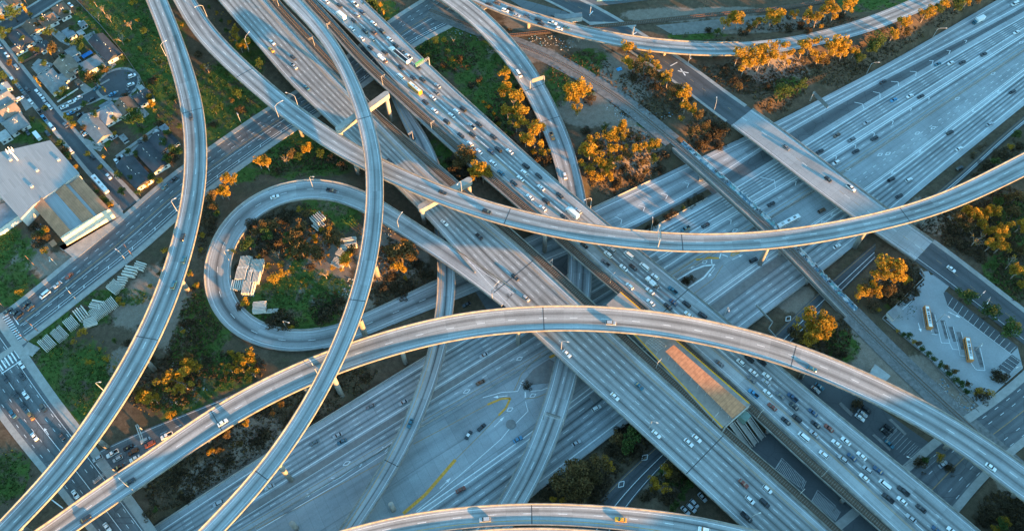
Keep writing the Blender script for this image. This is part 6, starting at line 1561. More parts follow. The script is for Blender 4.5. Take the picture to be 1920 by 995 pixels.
# ------------------------------------------------------------------ stacks of long white rails
M['rail_w'] = conc('bleached_concrete', (.62, .58, .51), .14)
def stack(px, py, L, W, ang, n, layers, label, grp='stacks of long pale concrete beams'):
    p = ground_at(px, py)
    root = empty('beam_stack', p, A105a + ang, label=label, cat='beam stack', group=grp)
    for l in range(layers):
        mb = MB()
        for k in range(n):
            if l == layers - 1 and RNG.random() < .08: continue
            jx = RNG.uniform(-.25, .25); y = (k + .5) / n * W - W / 2; w = W / n * .56
            vs = []
            for x in (-L / 2 + jx, L / 2 + jx):
                vs += [(x, y - w / 2, l * .72), (x, y + w / 2, l * .72), (x, y + w * .3, l * .72 + .62), (x, y - w * .3, l * .72 + .62)]
            mb.add(vs, [(0, 1, 5, 4), (1, 2, 6, 5), (2, 3, 7, 6), (3, 0, 4, 7), (3, 2, 1, 0), (4, 5, 6, 7)])
        mb.build('beam_layer', M['rail_w'], root)
        if l < layers - 1:
            m2 = MB()
            for x in (-L * .3, L * .3): m2.box((x, 0, l * .72 + .625), (.15, W * .98, .09))
            m2.build('spacer', M['door'], root)
STK = [(90, 645, 7.5, 6, .1, 8, 3, 'leftmost stack of white beams on the grass strip'), (113, 628, 7.5, 6, .1, 9, 3, 'second stack of white beams from the left end of the strip'), (135, 608, 7, 5.5, .05, 7, 3, 'stack of white beams behind a yellow bush on the strip'),
       (155, 591, 7.5, 5.5, 0, 5, 4, 'tall stack of white beams in the middle of the strip'), (170, 602, 6.5, 7, 1.2, 8, 2, 'low weathered beam stack on the soil side of the strip'), (185, 588, 7, 6.5, .05, 9, 3, 'neat beam stack behind the weathered one'),
       (207, 573, 6.5, 6.5, 0, 8, 3, 'beam stack beside an orange bush'), (182, 573, 6, 5, .6, 4, 3, 'tilted beam pile next to the avenue pavement'), (217, 540, 7, 6, .2, 8, 3, 'single beam stack short of the two upper piles'), (229, 528, 5, 5.5, .7, 4, 2, 'small tilted beam pile beside the single stack'),
       (246, 511, 7, 6.5, .6, 4, 3, 'spilled beam pile second from the upper end of the strip'), (263, 500, 6, 5, .5, 4, 2, 'uppermost spilled beam pile on the strip'),
       (462, 496, 7.5, 6.2, -.78, 9, 4, 'upper left beam stack of the block inside the loop'), (456, 516, 7.5, 6.2, -.78, 9, 4, 'middle left beam stack of the block inside the loop'), (446, 537, 5.5, 6.4, -.78, 6, 3, 'lower left beam stack of the block inside the loop'), (484, 502, 7.5, 6.2, -.78, 9, 4, 'upper right beam stack of the block inside the loop'),
       (478, 522, 7.5, 6.2, -.78, 9, 4, 'middle right beam stack of the block inside the loop'), (468, 543, 7.5, 6.2, -.78, 9, 4, 'lower right beam stack of the block inside the loop'), (488, 578, 6.5, 6.5, .9, 8, 3, 'lone beam stack below the block inside the loop'), (511, 583, 5.5, 2.4, .9, 4, 1, 'thin row of beams beside the lone stack'),
       (597, 412, 6, 7, 0, 6, 3, 'upper beam stack near the top of the loop infield'), (598, 424, 5, 6, .1, 5, 2, 'lower beam stack near the top of the loop infield'),
       (654, 458, 8.5, 6.5, 1.0, 8, 3, 'upper beam stack half hidden by the tallest flyover'), (646, 476, 8, 5.5, .35, 7, 2, 'middle beam stack half hidden by the tallest flyover'), (636, 494, 7, 5.5, .35, 7, 2, 'lower beam stack half hidden by the tallest flyover')]
for q in STK: stack(*q)

# ------------------------------------------------------------------ street lamps: (base, head, surface height or ribbon)
M['lamp_head'] = plain('lamp_head_steel', (.6, .58, .54), .4, .4, .05)
def lamp(base, head, road, label, Hm=9.5, grp='street lamps'):
    if isinstance(road, str): p, t, i = drop(RAMP[road], *base); r = RAMP[road]; p[2] = r.c[i, 2] + (.8 if road in 'ABCDEFKLWN' else 0)
    elif road is None: p = ground_at(*base)
    else: p = P(*base, road)
    hp_ = P(*head, p[2] + Hm); d = (hp_ - p)[:2]; L = np.linalg.norm(d)
    if L < .5: d = np.array([1., 0]); L = 1
    d = d / L * min(max(L, 2.2), 4.6)
    root = empty('street_lamp', p, 0, label=label, cat='street lamp', group=grp)
    mb = MB(); mb.tube((0, 0, -.2), (0, 0, Hm - 1.2), .19, .13, 8); mb.build('pole', M['steel'], root)
    mb = MB(); a = (0, 0, Hm - 1.25); b = (d[0] * .35, d[1] * .35, Hm - .25); c = (d[0], d[1], Hm); mb.tube(a, b, .11, .1, 6); mb.tube(b, c, .1, .08, 6); mb.build('arm', M['steel'], root)
    mb = MB(); mb.box((d[0] * 1.1, d[1] * 1.1, Hm - .1), (1.0, .42, .2), (d[0], d[1])); mb.build('lamp_head', M['lamp_head'], root)
LAMPS = [((312, 107), (310, 77), 'A', 'on the left parapet of the flyover by the houses'), ((389, 33), (367, 13), 'B', 'near the top of the long flyover'), ((452, 230), (445, 213), None, 'on the avenue pavement beyond the tall flyover'), ((467, 95), (474, 52), 'W', 'at the upper left edge of the quiet viaduct'),
    ((523, 221), (538, 184), 'B', 'on the lower parapet where the long flyover crosses the avenue'), ((560, 202), (537, 174), 'B', 'on the upper parapet where the long flyover crosses the avenue'), ((1338, 210), (1344, 186), None, 'at the upper end of the pale overpass'), ((1625, 138), (1647, 117), None, 'beside the freeway below the brush, lower of two'), ((1747, 74), (1773, 53), None, 'beside the freeway below the brush, upper of two'),
    ((333, 397), (322, 374), 'A', 'on the flyover beside the sawtooth building corner'), ((430, 489), (418, 470), 'L', 'on the inner barrier of the loop'), ((237, 489), (220, 469), None, 'on the lower avenue pavement opposite the sawtooth building'), ((107, 497), (93, 488), None, 'on the upper avenue pavement by the dirt yard'), ((145, 563), (126, 542), None, 'on the avenue pavement behind the beam stacks'),
    ((587, 352), (585, 331), 'L', 'at the crown of the loop'), ((749, 433), (753, 399), 'L', 'where the loop meets the quiet viaduct'), ((923, 560), (933, 529), 'W', 'on the merge beside the quiet viaduct'), ((866, 360), (858, 345), 'B', 'on the long flyover near the second cap beam'), ((538, 616), (540, 604), None, 'in the grass inside the loop'), ((1107, 391), (1098, 374), 'N', 'on the outer parapet of the jammed viaduct'),
    ((1220, 433), (1224, 411), None, 'in the planted strip of the freeway'), ((1358, 592), (1367, 581), 'N', 'at the outer parapet past the sunlit flyover'), ((1052, 656), (1064, 640), 'W', 'on the quiet viaduct just below the sunlit flyover'), ((196, 733), (177, 716), 'A', 'on the tall flyover above the grass lot'), ((252, 920), (224, 897), 'D', 'on the sunlit flyover at its lower left'), ((595, 700), (583, 678), 'D', 'where the tallest flyover crosses the sunlit one'),
    ((1217, 803), (1228, 790), 'W', 'on the quiet viaduct beside the platform'), ((1404, 976), (1421, 962), 'W', 'on the quiet viaduct at the lower edge'), ((1697, 872), (1706, 857), 6.2, 'in the car park beside the jammed viaduct'), ((1833, 560), (1845, 548), None, 'on the bus lot street, upper of two'), ((1842, 572), (1850, 571), None, 'on the bus lot street, lower of two'), ((1290, 120), (1295, 112), None, 'beside the painted rail crossing mark'), ((1106, 32), (1108, 14), None, 'at the top rail crossing'),
    ((1756, 604), (1775, 590), 6.25, 'beside the middle bus in the lot'), ((1827, 657), (1842, 645), 6.25, 'beside the lower bus in the lot'), ((1900, 700), (1908, 688), 6.25, 'at the lower corner of the bus lot')]
for (b, h_, r_, wh_) in LAMPS: lamp(b, h_, r_, 'slim street lamp ' + wh_)
# power poles
def pole(base, top, label, H=12.0):
    p = ground_at(*base); root = empty('power_pole', p, 0, label=label, cat='power pole', group='wooden power poles')
    mb = MB(); mb.tube((0, 0, -.2), (0, 0, H), .2, .14, 8); mb.build('mast', M['door'], root)
    mb = MB(); mb.box((0, 0, H - 1), (2.4, .15, .15), A105); mb.build('crossarm', M['door'], root)
for b, lb in (((249, 480), 'brown power pole on the avenue by the sawtooth building'), ((72, 621), 'brown power pole at the lower left crosswalk'), ((52, 640), 'brown power pole on the lower left pavement corner'), ((8, 576), 'brown power pole at the left edge of the avenue'), ((69, 502), 'short brown power pole on the dirt yard'), ((1320, 14), 'brown power pole beside the top rail spur'), ((205, 290), 'brown power pole on the lawn of the long grey house'), ((53, 12), 'brown power pole on the top left street')): pole(b, None, lb)

# ------------------------------------------------------------------ signs and gantries
def gantry(key, px, label, span, sign=None, back=False, H=6.0, both=True, offL=0.0):
    p, t, i = drop(RAMP[key] if isinstance(key, str) else key, *px)
    r = RAMP[key] if isinstance(key, str) else key
    c = r.c[i]; n = r.n[i]; tt = r.t[i]; w = r.w[i]
    root = empty('sign_gantry', (0, 0, 0), label=label, cat='sign gantry', group='overhead sign gantries')
    a, b = span
    qa = c[:2] + n * (w / 2 - a); qb = c[:2] + n * (w / 2 - b); z = c[2]
    for q in ((qa, qb) if both else (qa,)):
        m2 = MB(); m2.tube((q[0], q[1], z), (q[0], q[1], z + H + .6), .3, .25, 10); m2.build('post', M['steel'], root)
    m2 = MB(); e = tt * .45
    for dz in (0, .9):
        for s in (-1, 1): m2.tube((*(qa + e * s), z + H + dz), (*(qb + e * s), z + H + dz), .1, .1, 5)
    k = max(3, int(np.linalg.norm(qb - qa) / 1.5))
    for j in range(k + 1):
        q = qa + (qb - qa) * j / k; m2.tube((*(q - e), z + H), (*(q + e), z + H + .9), .06, .06, 4); m2.tube((*(q + e), z + H), (*(q - e), z + H + .9), .06, .06, 4)
    m2.build('truss', M['steel'], root)
    if sign:
        s0, s1, mk, side = sign
        q0 = qa + (qb - qa) * s0; q1 = qa + (qb - qa) * s1; e2 = tt * .62 * side
        m2 = MB(); m2.add([(*(q0 + e2), z + H - .9), (*(q1 + e2), z + H - .9), (*(q1 + e2), z + H + 2.2), (*(q0 + e2), z + H + 2.2)], [(0, 1, 2, 3)])
        e3 = tt * .56 * side; m2.add([(*(q0 + e3), z + H - .9), (*(q1 + e3), z + H - .9), (*(q1 + e3), z + H + 2.2), (*(q0 + e3), z + H + 2.2)], [(3, 2, 1, 0)])
        m2.build('sign_panel', M[mk], root)
        if mk == 'sign_green':
            m3 = MB(); e4 = tt * .68 * side
            def bar(u0, u1, v0, v1):
                a0 = q0 + (q1 - q0) * u0 + e4; a1 = q0 + (q1 - q0) * u1 + e4; m3.add([(*a0, z + H - .9 + v0 * 3.1), (*a1, z + H - .9 + v0 * 3.1), (*a1, z + H - .9 + v1 * 3.1), (*a0, z + H - .9 + v1 * 3.1)], [(0, 1, 2, 3)])
            bar(0, 1, 0, .03); bar(0, 1, .97, 1); bar(0, .012, .03, .97); bar(.988, 1, .03, .97)
            for u in (.1, .2, .3, .45, .55, .7, .8): bar(u, u + .06, .62, .8); bar(u, u + .05, .3, .45)
            m3.build('sign_lettering', M['white_paint'], root)
M['sign_green'] = plain('green_sign_sheet', (.02, .16, .09), .4, .4, .08)
M['sign_back'] = plain('sign_back_metal', (.25, .25, .24), .5, .4, .1, 1, .3)
gantry('N', (810, 130), 'green overhead guide sign on a curved arm above the jammed viaduct', (.4, 10), (.35, 1.0, 'sign_green', -1), both=False)
gantry('B', (1239, 455), 'lattice sign gantry spanning the long flyover', (0, 9.5), (.15, .9, 'sign_back', 1))
gantry('F', (1011, 164), 'dark sign gantry over the ramp beside the gum trees', (0, 9), (.1, .9, 'sign_back', 1))
gantry('F', (1023, 785), 'dark sign gantry over the low ramp beside the apron', (0, 9.5), (.2, .9, 'sign_back', -1))
gantry('K', (1183, 66), 'pale sign gantry over the queued top ramp', (0, 5), (.1, .9, 'sign_back', 1), both=False)
gantry(r_ra, (1518, 190), 'dark backed freeway sign reaching over the merge lanes', (-2, 11), (.15, 1.0, 'sign_back', -1), H=7, both=False)
gantry('S3', (272, 818), 'signal mast arm over the slip road queue', (-.5, 9), None, both=False)
gantry('S2', (115, 965), 'pale mast arm beside the lower left cross street', (-1, 8), None, both=False)

# walls and fences
def wall_line(pts, z, h, th, mat, label, cat='wall', name='boundary_wall', part=None):
    w = [P(x, y, z)[:2] for x, y in pts]
    mb = MB()
    for a, b in zip(w, w[1:]):
        d = b - a; L = np.linalg.norm(d); m = (a + b) / 2; mb.box((m[0], m[1], z - .3), (L + th * .9, th, h + .3), d)
    return tag(mb.build(name, mat), label, cat)
wall_line([(1418, 573), (1448, 605), (1440, 617), (1474, 655)], 6.0, 1.2, .35, M['conc'], 'pale stepped wall from the rail bridge end towards the brush')
wall_line([(1655, 596), (1672, 580), (1733, 520), (1726, 506)], 6.1, 1.1, .3, M['conc'], 'low wall along the upper left side of the bus lot')
wall_line([(1655, 598), (1742, 672), (1835, 772)], 6.0, .5, .35, M['conc_dark'], 'kerb wall between the bus lot and the rail bank')
wall_line([(400, 20), (440, 60), (500, 110)], 6.0, 1.0, .25, M['conc_dark'], 'dark wall below the brush beside the quiet viaduct') if False else None
wall_line([(1574, 335), (1672, 396), (1765, 461), (1930, 590)], 7.7, 1.5, .12, M['sign_back'], 'wire fence along the upper side of the overpass street', 'fence', 'wire_fence') if False else None
wall_line([(142, 0), (190, 50), (235, 105), (265, 150), (285, 190)], 6.0, 1.8, .15, M['conc_dark'], 'long block wall between the houses and the green slope')
wall_line([(216, 300), (300, 240), (313, 252)], 6.1, .9, .2, M['conc'], 'white low wall beside the back driveway')
wall_line([(108, 192), (150, 165)], 6.1, .8, .2, M['stucco_w'], 'white low wall along the dead end street lawn')
wall_line([(40, 120), (78, 100)], 6.1, 1.2, .2, plain('brick', (.2, .1, .07), .9), 'red brick wall beside the slate house lawn')
wall_line([(0, 431), (37, 411)], 6.1, 2.2, .3, M['stucco_w'], 'white yard wall under the left shed')
# ------------------------------------------------------------------ trees
def leaf_mat(name, a, b, tr=.35):
    t = NT(name, .7, .15)
    oi = t.n('ShaderNodeObjectInfo')
    n = t.noise(t.obj(), .9, 3); n2 = t.noise(t.obj(), .22, 2)
    g = t.n('ShaderNodeNewGeometry')
    c = t.mix(t.ramp(n, .3, .7), a, b)
    c = t.mix(1.0, c, t.mix(g.outputs['Random Per Island'], (.65, .65, .65), (1.3, 1.3, 1.3)), 'MULTIPLY')
    c = t.mix(1.0, c, t.mix(oi.outputs['Random'], (.8, .82, .8), (1.2, 1.15, 1.1)), 'MULTIPLY')
    t.put(t.b.inputs['Base Color'], c)
    tl = t.n('ShaderNodeBsdfTranslucent'); t.put(tl.inputs[0], c)
    mx = t.n('ShaderNodeMixShader'); mx.inputs[0].default_value = tr
    t.t.links.new(t.b.outputs[0], mx.inputs[1]); t.t.links.new(tl.outputs[0], mx.inputs[2]); t.t.links.new(mx.outputs[0], t.out.inputs[0])
    return t.m
M['leaf_eu'] = leaf_mat('gum_leaves', (.27, .165, .022), (.48, .285, .034))
M['leaf_br'] = leaf_mat('brown_leaves', (.11, .075, .034), (.18, .12, .045))
M['leaf_gr'] = leaf_mat('green_leaves', (.04, .078, .022), (.095, .13, .034))
M['leaf_ye'] = leaf_mat('yellow_leaves', (.30, .2, .025), (.46, .27, .03))
M['leaf_da'] = leaf_mat('dark_brush_leaves', (.065, .049, .030), (.125, .09, .052))
M['bark'] = plain('pale_bark', (.3, .24, .19), .9, .1, .3, 1.5)
M['bark_d'] = plain('dark_bark', (.09, .07, .055), .9, .1, .3, 1.5)
TR = random.Random(5)
def leaf_quads(mb, cen, rad3, n, size, rng, droop=0.0):
    for _ in range(n):
        while True:
            v = Vector((rng.uniform(-1, 1), rng.uniform(-1, 1), rng.uniform(-1, 1)))
            if .25 < v.length < 1: break
        v = v.normalized() * (v.length ** .5)
        p = Vector(cen) + Vector((v.x * rad3[0], v.y * rad3[1], v.z * rad3[2]))
        a = Vector((rng.gauss(0, 1), rng.gauss(0, 1), rng.gauss(0, .7))); a.normalize(); b = a.orthogonal().normalized(); b.rotate(Matrix.Rotation(rng.uniform(0, 6.3), 3, a))
        c = a.cross(b); s = size * rng.uniform(.6, 1.35)
        mb.add([p - b * s * .5, p + c * s * .36, p + b * s * .62, p - c * s * .4], [(0, 1, 2, 3)])
def tree_mesh(kind, seed):
    """unit-ish tree about 10 m tall: (trunk mesh, crown mesh)"""
    rng = random.Random(seed); tk = MB(); cr = MB()
    if kind == 'eu':
        lean = Vector((rng.uniform(-.8, .8), rng.uniform(-.8, .8), 0)); p1 = Vector((0, 0, 3.4)) + lean * .5
        tk.tube((0, 0, -.5), p1, .30, .2, 7); n = rng.randint(4, 6)
        for k in range(n):
            a = 6.28 * k / n + rng.uniform(-.5, .5); r = rng.uniform(1.1, 3.0); z = rng.uniform(5.8, 9.4)
            q = p1 + Vector((math.cos(a) * r * .45, math.sin(a) * r * .45, (z - 3.4) * .5)); e = Vector((math.cos(a) * r, math.sin(a) * r, z)) + lean
            tk.tube(p1, q, .17, .12, 6); tk.tube(q, e, .12, .05, 5)
            for m in range(rng.randint(2, 4)):
                c = e + Vector((rng.gauss(0, .75), rng.gauss(0, .75), rng.gauss(-.1, .75))); s = rng.uniform(.85, 1.6)
                leaf_quads(cr, c, (s, s, s * .85), int(56 * s * s), .55, rng)
                if rng.random() < .5: tk.tube(q, c, .06, .03, 4)
    elif kind in ('gr', 'br'):
        tk.tube((0, 0, -.5), (rng.uniform(-.3, .3), rng.uniform(-.3, .3), 4.0), .34, .22, 7)
        for k in range(15):
            a = rng.uniform(0, 6.28); r = rng.uniform(.2, 3.1); z = 6.2 + rng.uniform(-1.9, 2.4) * (1 - (r / 4.2) ** 2)
            c = Vector((math.cos(a) * r, math.sin(a) * r, z)); s = rng.uniform(1.0, 1.6)
            tk.tube((0, 0, 3.6), c, .12, .05, 5); leaf_quads(cr, c, (s, s, s * .8), int(40 * s * s), .55, rng)
    elif kind == 'ye':
        tk.tube((0, 0, -.4), (0, 0, 2.2), .16, .1, 6)
        for k in range(11):
            a = rng.uniform(0, 6.28); r = rng.uniform(.2, 2.2); z = rng.uniform(1.6, 4.6)
            c = Vector((math.cos(a) * r, math.sin(a) * r, z)); s = rng.uniform(.7, 1.25)
            tk.tube((0, 0, 1.6), c, .07, .03, 4); leaf_quads(cr, c, (s, s, s * .8), int(55 * s * s), .42, rng)
    elif kind == 'da':
        for k in range(3): tk.tube((0, 0, -.4), (rng.uniform(-1.4, 1.4), rng.uniform(-1.4, 1.4), 1.9), .09, .04, 5)
        for k in range(14):
            a = rng.uniform(0, 6.28); r = rng.uniform(.1, 2.9); z = rng.uniform(.5, 2.7) * (1 - r / 5)
            s = rng.uniform(.7, 1.3); leaf_quads(cr, (math.cos(a) * r, math.sin(a) * r, z), (s, s, s * .75), int(44 * s * s), .46, rng)
    elif kind == 'ba':
        p1 = Vector((0, 0, 2.6)); tk.tube((0, 0, -.4), p1, .2, .14, 6)
        for k in range(8):
            a = rng.uniform(0, 6.28); e = p1 + Vector((math.cos(a) * 2, math.sin(a) * 2, rng.uniform(1.5, 4.5))); tk.tube(p1, e, .1, .03, 5)
            for m in range(4):
                f_ = p1 + (e - p1) * rng.uniform(.4, 1); g_ = f_ + Vector((rng.gauss(0, .8), rng.gauss(0, .8), rng.uniform(.3, 1.3))); tk.tube(f_, g_, .045, .02, 4)
            if rng.random() < .6: leaf_quads(cr, e, (.6, .6, .5), 14, .36, rng)
    elif kind == 'pa':
        tk.tube((0, 0, -.4), (.3, .1, 8.2), .24, .17, 8)
        for k in range(20):
            a = rng.uniform(0, 6.28); el = rng.uniform(-.7, 1.1); L = rng.uniform(1.7, 2.6); d = Vector((math.cos(a) * math.cos(el), math.sin(a) * math.cos(el), math.sin(el)))
            side = Vector((-math.sin(a), math.cos(a), 0)); o = Vector((.3, .1, 8.2)); m_ = o + d * L * .55 + Vector((0, 0, .1)); e = o + d * L + Vector((0, 0, -.7))
            cr.add([o - side * .06, o + side * .06, m_ + side * .28, m_ - side * .28], [(0, 1, 2, 3)]); cr.add([m_ - side * .28, m_ + side * .28, e], [(0, 1, 2)])
        for k in range(22):
            a = rng.uniform(0, 6.28); z = rng.uniform(5.4, 7.8); s = Vector((-math.sin(a), math.cos(a), 0)) * .14; o = Vector((.3 + math.cos(a) * .25, .1 + math.sin(a) * .25, z)); e = o + Vector((math.cos(a) * .35, math.sin(a) * .35, -1.1)); cr.add([o - s, o + s, e + s, e - s], [(0, 1, 2, 3)])
    lm = {'eu': 'leaf_eu', 'gr': 'leaf_gr', 'br': 'leaf_br', 'ye': 'leaf_ye', 'da': 'leaf_da', 'ba': 'leaf_eu', 'pa': 'leaf_eu'}[kind]
    return tk.mesh('trunk', [M['bark'] if kind in ('eu', 'ba') else M['bark_d']], True), cr.mesh('crown', [M[lm]])
TM = {k: [tree_mesh(k, 100 + 7 * i + ord(k[0])) for i in range(n)] for k, n in (('eu', 7), ('gr', 4), ('br', 4), ('ye', 4), ('da', 4), ('ba', 3), ('pa', 2))}
TH = {'eu': 9.8, 'gr': 8.6, 'br': 8.6, 'ye': 5.2, 'da': 3.0, 'ba': 6.0, 'pa': 9.0}
NMS = {'eu': ('gum_tree', 'tree', 'golden gum tree'), 'gr': ('broadleaf_tree', 'tree', 'green tree'), 'br': ('broadleaf_tree', 'tree', 'brown leaved tree'), 'ye': ('yellow_shrub', 'shrub', 'yellow shrub'), 'da': ('dark_shrub', 'shrub', 'dark low shrub'), 'ba': ('bare_tree', 'tree', 'nearly bare tree'), 'pa': ('palm_tree', 'tree', 'palm')}
FOOT = []
def plant(px, py, kind, H, label, group, wide=1.0):
    z = BASE
    for _ in range(4):
        p = P(px, py, z + H * (.66 if kind != 'da' else .4)); z = float(terr(p[0], p[1])[0])
    if kind in ('eu', 'br', 'gr'): H *= 1.2
    k = H / TH[kind]
    root = empty(NMS[kind][0], (p[0], p[1], z), TR.uniform(0, 6.28), label=label, cat=NMS[kind][1], group=group)
    root.scale = (k * wide, k * wide, k)
    tk, cr = TR.choice(TM[kind])
    link('trunk', tk, root); link('crown', cr, root)
    FOOT.append((p[0], p[1], H, kind))
E_, G_, B_, Y_, D_, N_, A_ = 'eu', 'gr', 'br', 'ye', 'da', 'ba', 'pa'
